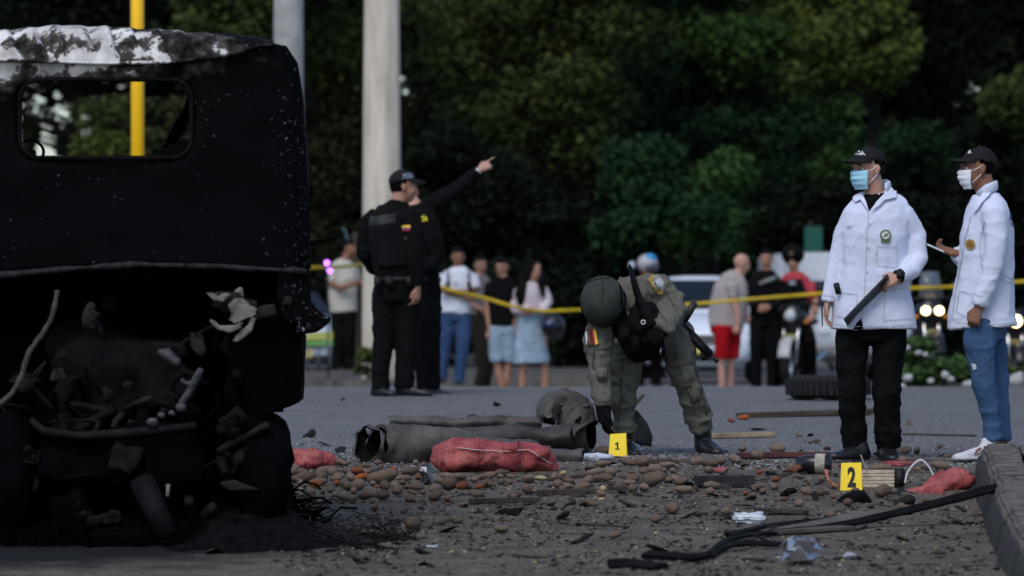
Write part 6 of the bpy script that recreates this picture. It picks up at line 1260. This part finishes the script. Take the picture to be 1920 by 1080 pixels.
# red net sacks
def sack_mat():
    m, t, b = nodes('red_net'); L = t.links.new; tc = N(t, 'ShaderNodeTexCoord')
    n = N(t, 'ShaderNodeTexNoise', i_Scale=8, i_Detail=5, i_Roughness=.65); L(tc.outputs['Object'], n.inputs['Vector'])
    w1 = N(t, 'ShaderNodeTexWave', i_Scale=30, i_Distortion=9, i_Detail=4); w1.bands_direction = 'X'; w1.inputs['Detail Scale'].default_value = 2; L(tc.outputs['Object'], w1.inputs['Vector'])
    r = ramp(t, n.outputs['Fac'], [(.3, (.16, .022, .024)), (.5, (.36, .066, .066)), (.7, (.48, .15, .125))])
    mu = N(t, 'ShaderNodeMix', data_type='RGBA', blend_type='MULTIPLY'); mu.inputs[0].default_value = .75; L(r.outputs[0], mu.inputs[6])
    r2 = ramp(t, w1.outputs['Fac'], [(.2, (.45, .36, .36)), (.6, (1, 1, 1)), (.9, (1.35, 1.2, 1.2))]); L(r2.outputs[0], mu.inputs[7]); L(mu.outputs[2], b.inputs['Base Color']); b.inputs['Roughness'].default_value = .6
    bp = N(t, 'ShaderNodeBump', i_Strength=.5, i_Distance=.006); L(w1.outputs['Fac'], bp.inputs['Height']); L(bp.outputs[0], b.inputs['Normal']); return m
M_sack = sack_mat()
def sack(label, P, Y, pile, seed, thread=True, extra=(), cat='sack'):
    o = W(P[0][0], P[0][1], Y); S = [tube([W(x, y, Y + d) - o for x, y, d, a, b in P], [(R(b, Y), R(a, Y)) for x, y, d, a, b in P], side=(0, 0, 1), n=24)]
    g = np.random.default_rng(seed)
    for k in range(pile):
        i = g.integers(2, len(P) - 2) if len(P) > 5 else g.integers(1, len(P) - 1); x, y, d, a, b = P[i]; S.append(ball(W(x + g.uniform(-14, 14), y + g.uniform(-b * .55, b * .55), Y + d - g.uniform(.0, .9) * R(a, Y)) - o, (.05 + .02 * g.random(), .04, .042), None, 12, 8))
    S += [tube([W(*q) - o for q in e], r, n=10) for e, r in extra]
    me = fuse(join(*S), .011, 2); crease(me, .022, 9, seed); wrinkle(me, .006, (22, 16, 12), seed); ob = tag(put('red_net_sack', me, M_sack, None, o), label, cat, 'red net sacks of potatoes')
    return ob
s1 = sack('long red net sack of potatoes with white seam in front of the pipes', [(806, 872, 0, 8, 8), (818, 862, 0, 22, 26), (850, 857, 0, 34, 32), (880, 855, 0, 36, 33), (920, 860, 0, 34, 28), (965, 859, 0, 33, 29), (1000, 862, 0, 30, 27), (1025, 870, 0, 24, 20), (1042, 884, 0, 10, 7)], 29.0, 26, 3)
bt = bvh(s1.data); q = []
for x, y in [(830, 850), (860, 849), (890, 852), (920, 854), (950, 855), (975, 853), (992, 853), (1008, 862), (1025, 873), (1036, 880)]:
    h = bt.ray_cast(W(x, y, 28) - s1.location, Vector((0, 1, 0)))
    if h[0] is not None: q.append(h[0] + Vector((0, -.006, .002)))
put('seam_thread', mesh(*tube(curve(q, 4), .0035, n=6)), mat('seam_thread', (.48, .36, .34), .8), s1)
sack('small dull red net sack half hidden by the burnt wheel', [(515, 868, 0, 20, 20), (545, 866, 0, 24, 23), (572, 868, 0, 24, 20), (592, 868, 0, 20, 15), (600, 866, 0, 8, 7)], 29.3, 10, 7, False)
sack('torn red net sack heaped against the kerb beside marker 2', [(1700, 922, 0, 6, 6), (1715, 930, -.05, 16, 12), (1735, 925, -.02, 26, 16), (1765, 910, .05, 30, 20), (1795, 905, .06, 28, 18), (1820, 908, .06, 14, 10)], 27.4, 12, 11, False, [([(1720, 938, 27.3), (1745, 928, 27.2), (1765, 930, 27.2)], .04), ([(1775, 895, 27.5), (1800, 890, 27.5), (1822, 905, 27.5)], .035)])
tag(put('net_scrap', smooth_me(crumple(bevelled(prism([G(1338, 884) - G(1350, 884), G(1358, 886) - G(1350, 884), G(1366, 882) - G(1350, 884), G(1345, 880) - G(1350, 884)], (0, 0, .015)), .003, 1, 2), .012, 30)), M_sack, None, G(1350, 884)), 'small scrap of red netting lying left of marker 2', 'net scrap')
tag(put('net_scrap', smooth_me(crumple(bevelled(prism([G(x, y) - G(1680, 872) for x, y in ((1655, 872), (1690, 875), (1716, 871), (1680, 869))], (0, 0, .02)), .003, 1, 2), .014, 30)), M_sack, None, G(1680, 872)), 'flat scrap of red netting behind marker 2 by the boots', 'net scrap')

# evidence markers
M_mark = mat('marker_yellow', (.88, .63, .012), .45, .04, 6)
def marker(label, quad, Y, num, nx0, nx1, ny0, ny1, lean, notch=True):
    o = W((quad[2][0] + quad[3][0]) / 2, quad[2][1], Y); t = thing('evidence_marker', label, 'evidence marker', o, 'numbered evidence markers')
    q = [W(x, y, Y + (lean if i < 2 else 0)) - o for i, (x, y) in enumerate(quad)]
    f = put('front_plate', bevelled(prism(q, (0, .003, 0)), .0008), M_mark, t)
    bq = [q[0], q[1], q[2] + Vector((.012, 2 * lean + .01, 0)), q[3] + Vector((.012, 2 * lean + .01, 0))]; put('back_plate', bevelled(prism([bq[0] + Vector((0, .004, 0)), bq[1] + Vector((0, .004, 0)), bq[2], bq[3]], (0, .003, 0)), .0008), M_mark, t)
    V, Fc = text_polys(num, .045); P_ = []
    if num == '1': V, Fc = [(0, 0), (1, 0), (1, .14), (.7, .14), (.7, 1), (.4, 1), (0, .8), (0, .64), (.36, .76), (.36, .14), (0, .14)], [(0, 1, 2, 3, 9, 10), (3, 4, 5, 8, 9), (5, 6, 7, 8)]
    hh = quad[2][1] - quad[1][1]
    for x, y in V:
        px, py = nx0 + (nx1 - nx0) * x, ny1 + (ny0 - ny1) * y; d = lean * (quad[2][1] - py) / hh; P_.append(W(px, py, Y + d) - o + Vector((0, -.0015, 0)))
    put('number', mesh(P_, Fc, False), M_dk, t)
    return t
def slanted_num(*a): return marker(*a)
m1_ = marker('yellow evidence marker with the number 1 under the black glove', [(1144, 814), (1174, 812), (1175, 856), (1141, 855)], 30.35, '1', 1153, 1162, 829, 843, .05)
marker('yellow evidence marker with the number 2 standing in the debris', [(1577.5, 868), (1615, 867.5), (1617, 919), (1575.5, 920)], 27.45, '2', 1589, 1605, 875, 914, .05)

# what lies by marker 2
bx_ = thing('striped_box', 'pale box with ribbed wooden side and black end behind marker 2', 'box', G(1650, 914)); o = bx_.location.copy(); Yb = o.y + .12
q = lambda px, py, d=0: W(px, py, Yb + d) - o
put('core', bevelled(prism([q(1578, 882, .01), q(1678, 882, .01), q(1676, 914, .01), q(1578, 914, .01)], (0, .12, 0)), .004), mat('box_core', (.30, .24, .17), .9, .3, 14), bx_)
for k in range(5): put('slat', bevelled(prism([q(1576, 881.5 + k * 6.6, -.004), q(1677, 881.5 + k * 6.6, -.004), q(1677, 887.2 + k * 6.6, -.004), q(1576, 887.2 + k * 6.6, -.004)], (0, .012, 0)), .0015, 1), mat('slat_pale', (.52, .44, .33), .85, .35, 30, .4), bx_)
put('end_cap', smooth_me(bevelled(prism([q(1677, 880, -.008), q(1697, 878, -.008), q(1697, 915, -.008), q(1676, 916, -.008)], (0, .14, 0)), .006)), M_black, bx_)
wire = lambda name, label, pts, r, m, cat='wire': (lambda o: tag(put(name, mesh(*tube([p - o for p in curve(pts, 7)], r, n=8)), m, None, o), label, cat))(pts[0].copy())
wire('white_cable', 'white cable arching up beside the torn red sack', [W(1697, 906, 27.5), W(1702, 886, 27.5), W(1716, 868, 27.5), W(1728, 863, 27.5), W(1742, 876, 27.5), W(1755, 902, 27.5)], R(2.1, 27.5), mat('cable_white', (.55, .56, .58), .5, .1, 10), 'cable')
wire('thin_rod', 'thin pale rod leaning behind marker 2', [W(1614, 853, 27.75), W(1619, 867, 27.75), W(1625, 882, 27.75)], R(1.4, 27.7), mat('rod_pale', (.32, .30, .27), .6))
wire('orange_cord', 'short orange cord standing left of marker 2', [W(1548, 882, 27.6), W(1553, 897, 27.5), W(1560, 908, 27.5), W(1572, 912, 27.5)], R(2.6, 27.5), mat('cord_orange', (.42, .15, .09), .7), 'cord')
bt_ = thing('burnt_bottle', 'burnt black bottle with a pale label left of marker 2', 'bottle', G(1530, 888))
put('body', crumple(mesh(*tube([Vector((-.10, .04, .05)), Vector((-.05, .02, .055)), Vector((.07, -.02, .055)), Vector((.09, -.02, .05))], [.045, .052, .055, .04], n=16)), .022, 14), M_mblk, bt_); put('label_paper', mesh(*tube([Vector((.0, -.004, .0555)), Vector((.055, -.0165, .0555))], .0575, n=16, cap=False)), mat('label_pale', (.34, .31, .25), .85, .4, 30), bt_)
tag(put('orange_peel', smooth_me(crumple(bevelled(prism([W(x, y, 28.4) - W(1505, 870, 28.4) for x, y in ((1474, 882), (1486, 874), (1500, 872), (1504, 878), (1490, 886))], (0, .05, 0)), .004, 1, 2), .012, 24)), mat('peel', (.14, .05, .025), .6, .4, 20), None, W(1505, 870, 28.4)), 'curled reddish peel beside the burnt bottle', 'peel')
# planks and sticks lying on the road: (label, px corners on the ground..., thickness, colour)
def plank(label, x0, y0, x1, y1, wid, th, col, name='plank', cat='plank', seed=1, group='broken planks on the road', taper=1.0):
    a, b = G(x0, y0), G(x1, y1); o = (a + b) / 2; ax = (b - a); L = ax.length; ax.normalize(); s = Vector((-ax.y, ax.x, 0)).normalized(); m = mat('wood_%s' % name + str(col), col, .9, .45, 10, .6, 40)
    V, Fc = [], []; n = 9
    for i in range(n + 1):
        t = i / n - .5; w_ = wid / 2 * (1 + (taper - 1) * (t + .5)) * (1 + .12 * noise.noise(Vector((t * 9, seed, 1)))); 
        for sx, u in ((-1, 0), (1, 0), (1, 1), (-1, 1)): V.append(ax * (t * L) + s * (sx * w_) + Vector((0, 0, u * th + .004 + (gz(o.y + (ax * (t * L)).y) - gz(o.y)))) )
    for i in range(n):
        for j in range(4): Fc.append((i * 4 + j, i * 4 + (j + 1) % 4, (i + 1) * 4 + (j + 1) % 4, (i + 1) * 4 + j))
    Fc += [(3, 2, 1, 0), tuple(n * 4 + j for j in range(4))]
    o.z = gz(o.y); return tag(put(name, bevelled((V, Fc), .003, 1), m, None, o), label, cat, group)
plank('long brown plank lying across the road behind black trousers', 1388, 783, 1632, 778, .14, .035, (.055, .042, .030), taper=1.4)
plank('short pale plank beside the boot of the technician', 1332, 822, 1452, 820, .08, .03, (.30, .22, .14), seed=3, taper=.8)
plank('dark red plank ending at the boot of the masked investigator', 1383, 859, 1562, 858, .12, .03, (.085, .030, .028), seed=4)
plank('thin dark stick lying behind the white sneaker', 1692, 817, 1830, 819, .025, .012, (.05, .038, .03), 'stick', 'stick', 5)
plank('dark flat board in the debris between the markers', 1306, 912, 1412, 911, .14, .055, (.022, .022, .022), seed=6)
plank('brown strip of wood below the long red sack', 880, 946, 1012, 944, .05, .028, (.045, .034, .028), seed=7)
plank('brown splinter of wood among potatoes right of the long sack', 1008, 930, 1118, 928, .05, .03, (.060, .043, .032), seed=8, taper=.5)
plank('thin brown lath behind the potatoes near the long sack end', 1028, 901, 1096, 896, .03, .015, (.085, .055, .038), seed=9)
plank('reddish lath in front of marker 1', 1195, 868, 1340, 869, .05, .02, (.080, .052, .040), seed=10)
plank('dull brown strip lying left of the white packet above it', 1418, 962, 1512, 965, .09, .022, (.042, .036, .027), seed=11)
plank('pale brown board under the long black strip', 1508, 990, 1640, 972, .16, .02, (.10, .085, .07), seed=12)
plank('faint brown board under the lower black strip', 1440, 1002, 1590, 996, .14, .02, (.075, .055, .05), seed=13)
plank('thin grey lath lying behind the boots of the masked investigator', 1635, 863, 1840, 865, .02, .015, (.13, .12, .11), 'stick', 'stick', 14)
plank('dark straight splinter left of the striped box', 1130, 919, 1190, 918, .03, .018, (.055, .042, .033), seed=15)
plank('thin dark stick on the ground at the lower middle', 1050, 985, 1180, 990, .018, .01, (.03, .025, .022), 'stick', 'stick', 16)
plank('pale flat splinter low in the middle of the road', 650, 1003, 705, 1000, .05, .012, (.14, .115, .09), seed=17)
# long black rubber strips in the foreground
def strip(label, P, wid, th=.01, m=M_black, cat='rubber strip', seed=1):
    pts = curve([W(*q) for q in P], 7); o = pts[0].copy(); V = []; n = len(pts)
    for i, p in enumerate(pts):
        t = (pts[min(i + 1, n - 1)] - pts[max(0, i - 1)]).normalized(); nn = Vector((0, -.45, 1)).normalized(); s = t.cross(nn).normalized(); w_ = wid[0] + (wid[1] - wid[0]) * i / (n - 1); w_ *= 1 + .12 * noise.noise(Vector((i * .4, seed, 0))); nn = s.cross(t).normalized()
        V += [p - o + s * w_ / 2, p - o - s * w_ / 2, p - o - s * w_ / 2 + nn * th, p - o + s * w_ / 2 + nn * th]
    Fc = [(i * 4 + j, i * 4 + (j + 1) % 4, (i + 1) * 4 + (j + 1) % 4, (i + 1) * 4 + j) for i in range(n - 1) for j in range(4)] + [(3, 2, 1, 0), tuple((n - 1) * 4 + j for j in range(4))]
    me = bevelled((V, Fc), .002, 1); return tag(put('rubber_strip', me, m, None, o), label, cat, 'black rubber strips in the foreground')
M_rub = mat('black_rubber', (.006, .006, .0065), .9, .4, 8, .4, 30, spec=.06); M_rub2 = mat('dusty_rubber', (.014, .013, .013), .9, .4, 8, .4, 30, spec=.06)
strip('long black rubber strip running up over the kerb at the right', [(1330, 1040, 22.9), (1368, 1014, 23.8), (1430, 1003, 24.4), (1520, 994, 24.7), (1600, 982, 24.9), (1690, 962, 25.0), (1780, 940, 25.1), (1850, 921, 25.2), (1898, 908, 25.4)], (.03, .075), .014, M_rub, seed=2)
strip('second black rubber strip lying along the long one', [(1370, 1006, 24.0), (1430, 990, 24.9), (1520, 980, 25.3), (1590, 975, 25.6)], (.03, .06), .012, M_rub, seed=3)
strip('dark lower rubber strip touching the crumpled foil', [(1330, 1046, 22.75), (1352, 1030, 23.3), (1400, 1021, 23.6), (1462, 1023, 23.5)], (.04, .05), .012, M_rub, seed=4)
strip('short thick black strip at the bottom of the foreground', [(1212, 1043, 22.8), (1250, 1046, 22.7), (1300, 1049, 22.6), (1324, 1044, 22.8)], (.06, .05), .02, M_rub, seed=5)
strip('blurred black strip lowest in the foreground', [(1142, 1066, 22.1), (1180, 1066, 22.1), (1238, 1072, 21.9)], (.07, .08), .03, M_rub, seed=6)
strip('black blade of rubber sticking up below marker 2', [(1527, 930, 26.7), (1534, 948, 26.65), (1545, 966, 26.6), (1556, 972, 26.5)], (.03, .035), .01, M_rub2, seed=7)
cr = fuse(join(tube([W(1572, 946, 26.6), W(1590, 936, 26.6), W(1612, 934, 26.6), W(1632, 950, 26.6), W(1630, 968, 26.5)], [.03, .045, .05, .035, .02], n=12), tube([W(1590, 934, 26.6), W(1602, 926, 26.6), W(1615, 930, 26.6)], [.03, .035, .02], n=10), ball(W(1598, 950, 26.6), (.085, .06, .04))), .012, 2)
a_ = coords(cr); o = Vector(a_.mean(0)); setco(cr, a_ - np.array(o)); crumple(cr, .04, 12, 4); tag(put('crumpled_rubber', cr, M_rub, None, o), 'crumpled black rubber lump in front of marker 2', 'rubber lump')
# packets, paper, foil
def wrapper(name, label, x0, x1, yb, h, dep, m, amp, fq, seed, cat, cuts=5):
    a = G((x0 + x1) / 2, yb); wd = R(x1 - x0, a.y) / 2; me = bevelled(box((0, 0, h / 2), (wd, dep / 2, h / 2)), min(h, dep) * .3, 2, cuts); crumple(me, amp, fq, seed); return tag(put(name, smooth_me(me), m, None, a), label, cat)
wrapper('white_packet', 'crumpled white packet lying alone in the foreground', 1372, 1436, 981, .052, .08, mat('packet_white', (.62, .65, .70), .5, .06, 14, .3), .04, 11, 3, 'packet')
M_foil = mat('foil', (.55, .56, .60), .28, .2, 12, metal=.9)
a_ = G(1495, 1058); fo = mesh(*ball((0, 0, .05), (.066, .05, .055), None, 9, 7), False); c_ = coords(fo); g = np.random.default_rng(8); setco(fo, c_ + g.normal(size=c_.shape) * .019); tag(put('crumpled_foil', fo, M_foil, None, a_), 'crumpled shiny foil near the bottom right of the road', 'foil')
a_ = G(800, 908); fo = mesh(*ball((0, 0, .05), (.03, .03, .055), None, 7, 6), False); c_ = coords(fo); setco(fo, c_ + g.normal(size=c_.shape) * .012); tag(put('foil_scrap', fo, mat('foil_dark', (.16, .16, .17), .3, .5, 12, metal=.9), None, a_), 'small foil scrap beside the long sack and potatoes', 'foil')
wrapper('paper_strip', 'crumpled white printed paper left of marker 1', 1090, 1150, 861, .03, .09, mat('paper_blue_white', (.48, .52, .60), .7, .35, 40), .03, 16, 9, 'paper', 5)
wrapper('paper_scrap', 'small white paper scrap behind the boot by marker 1', 1192, 1208, 844, .012, .05, mat('paper_white', (.5, .52, .58), .7, .1), .01, 20, 10, 'paper', 3)
wrapper('bright_scrap', 'bright scrap by the thin burnt wire at the lower left', 798, 820, 1027, .012, .05, mat('scrap_bright', (.45, .46, .5), .4), .02, 20, 12, 'scrap', 3)
wrapper('pale_scrap', 'pale blurred scrap at the right of the crumpled foil', 1580, 1602, 1047, .03, .05, mat('scrap_grey', (.34, .35, .40), .5, .2, 20), .02, 20, 13, 'scrap', 3)
# tyre on the road
ty = thing('scrap_tyre', 'burnt black tyre lying flat behind the masked investigator', 'tyre', (W(1553, 743, 39.3).x, 39.3, gz(39.3)))
put('tread', smooth_me(crumple(mesh(*torus((0, 0, .095), .235, .085, (0, 0, 1), 48, 14, 1.1)), .012, 9)), M_tyre, ty)
for k in range(40):
    a = 2 * PI * k / 40; put('tread_block', bevelled(box(Vector((math.cos(a), math.sin(a), 0)) * .318 + Vector((0, 0, .095)), (.012, .018, .06), (Vector((math.cos(a), math.sin(a), 0)), Vector((-math.sin(a), math.cos(a), 0)), Vector((0, 0, 1)))), .003, 1), M_tyre, ty)

# potatoes: four shapes, every potato a thing of its own
def pot_mat(name, c1, c2, c3):
    m, t, b = nodes(name); L = t.links.new; tc = N(t, 'ShaderNodeTexCoord'); oi = N(t, 'ShaderNodeObjectInfo'); n = N(t, 'ShaderNodeTexNoise', i_Scale=16, i_Detail=6, i_Roughness=.7); n.noise_dimensions = '4D'
    L(tc.outputs['Object'], n.inputs['Vector']); w_ = N(t, 'ShaderNodeMath', operation='MULTIPLY'); L(oi.outputs['Random'], w_.inputs[0]); w_.inputs[1].default_value = 30; L(w_.outputs[0], n.inputs['W'])
    a = N(t, 'ShaderNodeMath', operation='MULTIPLY_ADD'); L(oi.outputs['Random'], a.inputs[0]); a.inputs[1].default_value = .22; L(n.outputs['Fac'], a.inputs[2])
    r = ramp(t, a.outputs[0], [(.40, c1), (.58, c2), (.8, c3)]); L(r.outputs[0], b.inputs['Base Color']); b.inputs['Roughness'].default_value = .85; b.inputs['Specular IOR Level'].default_value = .2
    bp = N(t, 'ShaderNodeBump', i_Strength=.4, i_Distance=.004); L(n.outputs['Fac'], bp.inputs['Height']); L(bp.outputs[0], b.inputs['Normal']); return m
M_pot = pot_mat('potato_skin', (.056, .040, .031), (.125, .086, .063), (.205, .150, .114)); M_org = pot_mat('orange_flesh', (.055, .036, .028), (.17, .052, .022), (.36, .10, .028)); M_cut = pot_mat('potato_flesh', (.14, .09, .05), (.40, .30, .15), (.52, .42, .24))
base = []
for k in range(5):
    me = mesh(*ball((0, 0, 0), (.46 + .09 * k, .40 - .015 * k, .38 - .02 * k), n=20, m=14)); crumple(me, .11, 2.6, 20 + k); crumple(me, .045, 6.5, 30 + k); base.append(me)
L1 = [(190,670,60),(200,720,75),(220,780,70),(315,660,100),(320,700,110),(440,690,110),(370,790,105),(365,840,90),(500,780,65),(595,828,95),(690,748,130),(600,740,90),(540,700,90),(850,690,140),(790,740,70),(870,755,110),(960,700,60),(1010,700,80),(1040,655,100),(1070,760,100),(950,785,120),(855,812,130),(770,800,100),(735,822,90),(1050,800,60),(1040,840,80),(1130,800,70),(1210,770,80),(1215,815,120),(1290,690,80),(1300,740,120),(1470,710,70),(1560,735,90),(1555,690,95),(1655,665,95),(1655,730,70),(1495,808,75),(1060,1005,130),(1380,690,100),(240,850,80),(520,660,100),(560,650,90),(250,660,70),(460,650,90),(420,730,80),(660,790,60),(905,660,80),(1160,720,70),(1420,760,60),(720,660,80),(640,700,70),(300,850,60),(1360,990,70),(1655,1045,80),(540,590,90),(370,405,80),(190,770,60)]
O1 = [(400,738,130),(545,738,90),(690,652,130),(705,692,110),(925,650,80),(1390,752,110),(1510,757,90),(475,605,38),(445,540,55),(180,410,65),(1090,700,70),(820,765,40)]
L2 = [(45,620,90),(40,660,100),(145,595,95),(145,655,70),(330,632,90),(325,705,105),(235,745,90),(505,615,60),(530,675,80),(690,690,110),(735,640,90),(770,595,80),(830,628,100),(880,585,105),(820,533,75),(830,450,100),(935,475,50),(1000,520,90),(1100,520,110),(1110,580,100),(1180,570,110),(1235,575,60),(1275,545,90),(1305,580,75),(1030,630,100),(1165,630,160),(1010,660,80),(1110,690,80),(1030,700,80),(1270,640,80),(1360,650,90),(1375,705,100),(1570,680,95),(1630,515,80),(1700,495,60),(1545,575,75),(1660,740,75),(1620,670,60),(1300,835,125),(1470,868,65),(1665,855,85),(910,1010,90),(140,975,70),(1190,905,80),(590,690,70)]
C2 = [(600,683,60),(410,630,70),(830,705,70),(985,495,60),(820,775,45),(560,600,60)]
L3 = [(190,512,75),(285,497,95),(330,435,75),(435,470,110),(570,425,100),(715,342,42),(830,380,45),(790,390,40),(1665,415,65),(1430,440,90),(1510,445,70),(1415,505,100),(1270,560,110),(1505,495,40),(1710,485,50),(1570,550,70),(1670,545,90),(1680,590,60),(500,590,55),(220,745,75),(470,720,80),(430,690,80),(550,690,75),(865,638,65),(770,720,95),(1285,715,130),(1350,720,60),(1085,722,90),(935,880,70),(35,865,60),(225,855,85),(900,590,70),(960,600,60),(1400,830,60)]
O3 = [(450,592,55),(355,735,50),(1505,575,50),(560,637,80),(255,245,55),(340,222,75),(945,86,60),(775,667,40),(990,552,40),(1480,705,40)]
def zone(px, py):
    if py > 966: return 'dirty potato lying alone in the blurred foreground'
    if py < 835: return 'potato lying far out on the clean grey asphalt'
    if px < 640: return 'muddy potato in the heap between small sack and burnt wheel'
    if px < 800: return 'muddy potato in the heap below the open pipe end'
    if px < 960: return 'muddy potato lying along the front of the long red sack'
    if px < 1140: return 'muddy potato scattered between the long red sack and marker 1'
    if px < 1300: return 'muddy potato in the loose row in front of marker 1'
    if px < 1470: return 'muddy potato scattered below the dark red plank'
    if px < 1640: return 'muddy potato lying round marker 2'
    return 'muddy potato between the striped box and the kerb'
npot = 0
def pot(px, pyb, wpx, m, label, name='potato', cat='potato', grp=None):
    global npot
    a = G(px, min(pyb, 1075)); d = R(wpx, a.y); k = npot % 5; npot += 1
    key = (k, m.name)
    if key not in potm: c = base[k].copy(); c.materials.append(m); potm[key] = c
    o = bpy.data.objects.new(name, potm[key]); C.objects.link(o); s = d * random.uniform(.82, 1.16); fl = random.uniform(.82, 1.0)
    o.scale = (s, s * random.uniform(.85, 1.1), s * fl); o.rotation_euler = (random.uniform(-.25, .25), random.uniform(-.25, .25), random.uniform(0, 6.3))
    o.location = a + Vector((0, d * .35, d * .33 * fl)); tag(o, label, cat, grp or label.replace('potato', 'potatoes'))
potm = {}
for (x0, y0, LL) in ((480, 700, L1), (900, 720, L2), (1300, 720, L3)):
    for zx, zy, wz in LL: px = x0 + zx / 3.6; py = y0 + (zy + wz * .36) / 3.6; pot(px, py, wz / 3.6 * .98, M_pot, zone(px, py))
for (x0, y0, LL) in ((480, 700, O1), (1300, 720, O3)):
    for zx, zy, wz in LL: px = x0 + zx / 3.6; py = y0 + (zy + wz * .3) / 3.6; pot(px, py, wz / 3.6 * .8, M_org, ('broken orange vegetable piece out on the grey asphalt' if py < 835 else 'broken orange vegetable piece among the potatoes left of marker 1' if px < 1150 else 'broken orange vegetable piece in the debris round marker 2'), 'vegetable_piece', 'vegetable', 'broken orange vegetable pieces')
for zx, zy, wz in C2: pot(900 + zx / 3.6, 720 + (zy + wz * .3) / 3.6, wz / 3.6 * .8, M_cut, 'split potato piece showing pale flesh near marker 1', 'split_potato', 'potato', 'split potatoes')
g = np.random.default_rng(17)
for k in range(70):
    px = g.uniform(545, 1000) if k < 34 else g.uniform(1000, 1800); py = 872 + 88 * g.random() ** (1.5 if k < 34 else 1.1)
    pot(px, py, g.uniform(11, 25), M_pot, zone(px, py))
# charred scraps one can pick out
sm = []
for k in range(7):
    g = np.random.default_rng(100 + k); n = 7; pl = [Vector((math.cos(2 * PI * i / n) * g.uniform(.25, .5), math.sin(2 * PI * i / n) * g.uniform(.2, .5), 0)) for i in range(n)]
    me = bevelled(prism(pl, (0, 0, .10)), .02, 1, 1); crumple(me, .22, 2.2, k); sm.append(me)
M_char = [mat('char_a', (.010, .010, .010), .85, .6, 20), mat('char_b', (.030, .024, .020), .9, .5, 20), mat('char_c', (.085, .068, .054), .9, .5, 20)]
smm = {}; g = np.random.default_rng(9)
def zone2(px, py):
    if py < 850: return 'small dark scrap out on the clean asphalt ' + ('near the torn pipes' if px < 1100 else 'near the long brown plank' if px < 1560 else 'near the blue jeans')
    col = ['below the small red sack', 'below the long red sack', 'below the torn pipe ends', 'below marker 1', 'below the dark flat board', 'round the white packet', 'below marker 2', 'beside the kerb'][min(7, max(0, int((px - 560) // 160)))]
    if py > 1020: return 'blurred black scrap at the bottom edge ' + col
    if py > 960: return 'dark charred scrap lying in the foreground ' + col
    return 'dark charred scrap in the soil just ' + col
for k in range(280):
    px = g.uniform(560, 1840); py = 745 + 320 * g.random() ** .8
    if py < 860 and g.random() < .72: continue
    if px > 1560 + (1080 - py) and py > 930 and px > 1850: continue
    a = G(px, py); i = int(g.integers(0, 7)); mi = int(g.choice(3, p=[.36, .3, .34])); key = (i, mi)
    if key not in smm: c = sm[i].copy(); c.materials.append(M_char[mi]); smm[key] = c
    o = bpy.data.objects.new('charred_scrap', smm[key]); C.objects.link(o); s = g.uniform(.025, .09) * g.uniform(.7, 1.3); o.scale = (s * g.uniform(.8, 2.4), s, s * g.uniform(.4, 1.3)); o.rotation_euler = (g.uniform(-.5, .5), g.uniform(-.4, .4), g.uniform(0, 6.3)); o.location = a + Vector((0, 0, s * .08)); lb = zone2(px, py); tag(o, lb, 'scrap', lb.replace('scrap', 'scraps'))
for (px, py, s) in ((1066, 950, .12), (1290, 910, .10), (885, 780, .09), (1395, 895, .08), (932, 757, .07), (582, 815, .1), (1700, 940, .1), (1480, 925, .12), (1500, 845, .06), (640, 843, .1)):
    a = G(px, py + 5); o = bpy.data.objects.new('charred_scrap', sm[(px % 7)].copy()); C.objects.link(o); o.data.materials.append(M_char[px % 2]); o.scale = (s * 1.3, s, s * 1.6); o.rotation_euler = (.5, .2, px); o.location = a + Vector((0, 0, s * .1)); lb = zone2(px, py); tag(o, lb, 'scrap', lb.replace('scrap', 'scraps'))
# fine litter nobody could count
def litter(label, n, x0, x1, y0, y1, s0, s1, m, seed, pw=1.0, name='litter'):
    g = np.random.default_rng(seed); V = []; Fc = []
    o = G(1200, 940)
    for k in range(n):
        px, py = g.uniform(x0, x1), y0 + (y1 - y0) * g.random() ** pw; a = G(px, min(py, 1078)); s = g.uniform(s0, s1); q = g.uniform(0, 6.3); e = g.uniform(.3, 1); c = Vector((math.cos(q), math.sin(q), g.uniform(-.3, .3))); d = Vector((-math.sin(q), math.cos(q), g.uniform(-.3, .3))); b = len(V); h = Vector((0, 0, s * g.uniform(.25, .7))); a = a - o + Vector((0, 0, -.004))
        V += [a + c * s, a + d * s * e, a - c * s, a - d * s * e, a + h]; Fc += [(b, b + 1, b + 4), (b + 1, b + 2, b + 4), (b + 2, b + 3, b + 4), (b + 3, b, b + 4)]
    ob = put(name, mesh(V, Fc, False), m, None, o); ob['kind'] = 'stuff'; ob['label'] = label; ob['category'] = 'litter'
litter('brown crumbs of soil and bark scattered over the near road', 9000, 500, 1860, 858, 1078, .005, .018, mat('crumb_brown', (.085, .071, .057), .95, .5, 30), 1, .8)
litter('black crumbs of soot scattered over the near road', 2600, 500, 1880, 850, 1078, .006, .024, mat('crumb_black', (.010, .010, .010), .9, .4, 30), 2, .9)
litter('pale chips scattered over the near road', 1800, 520, 1860, 855, 1070, .004, .013, mat('crumb_pale', (.26, .24, .20), .9, .4, 30), 3)
litter('sparse pale grit on the clean asphalt', 9000, 470, 1920, 735, 880, .006, .015, mat('grit_pale', (.24, .24, .26), .8, .3, 30), 4, .8)
litter('sparse dark grit on the clean asphalt', 2600, 480, 1920, 735, 880, .006, .015, MATS['crumb_black'], 5, .6)
litter('yellowish plant bits in the near soil', 120, 560, 1840, 880, 1070, .006, .016, mat('crumb_yellow', (.30, .26, .08), .8, .4, 30), 6)
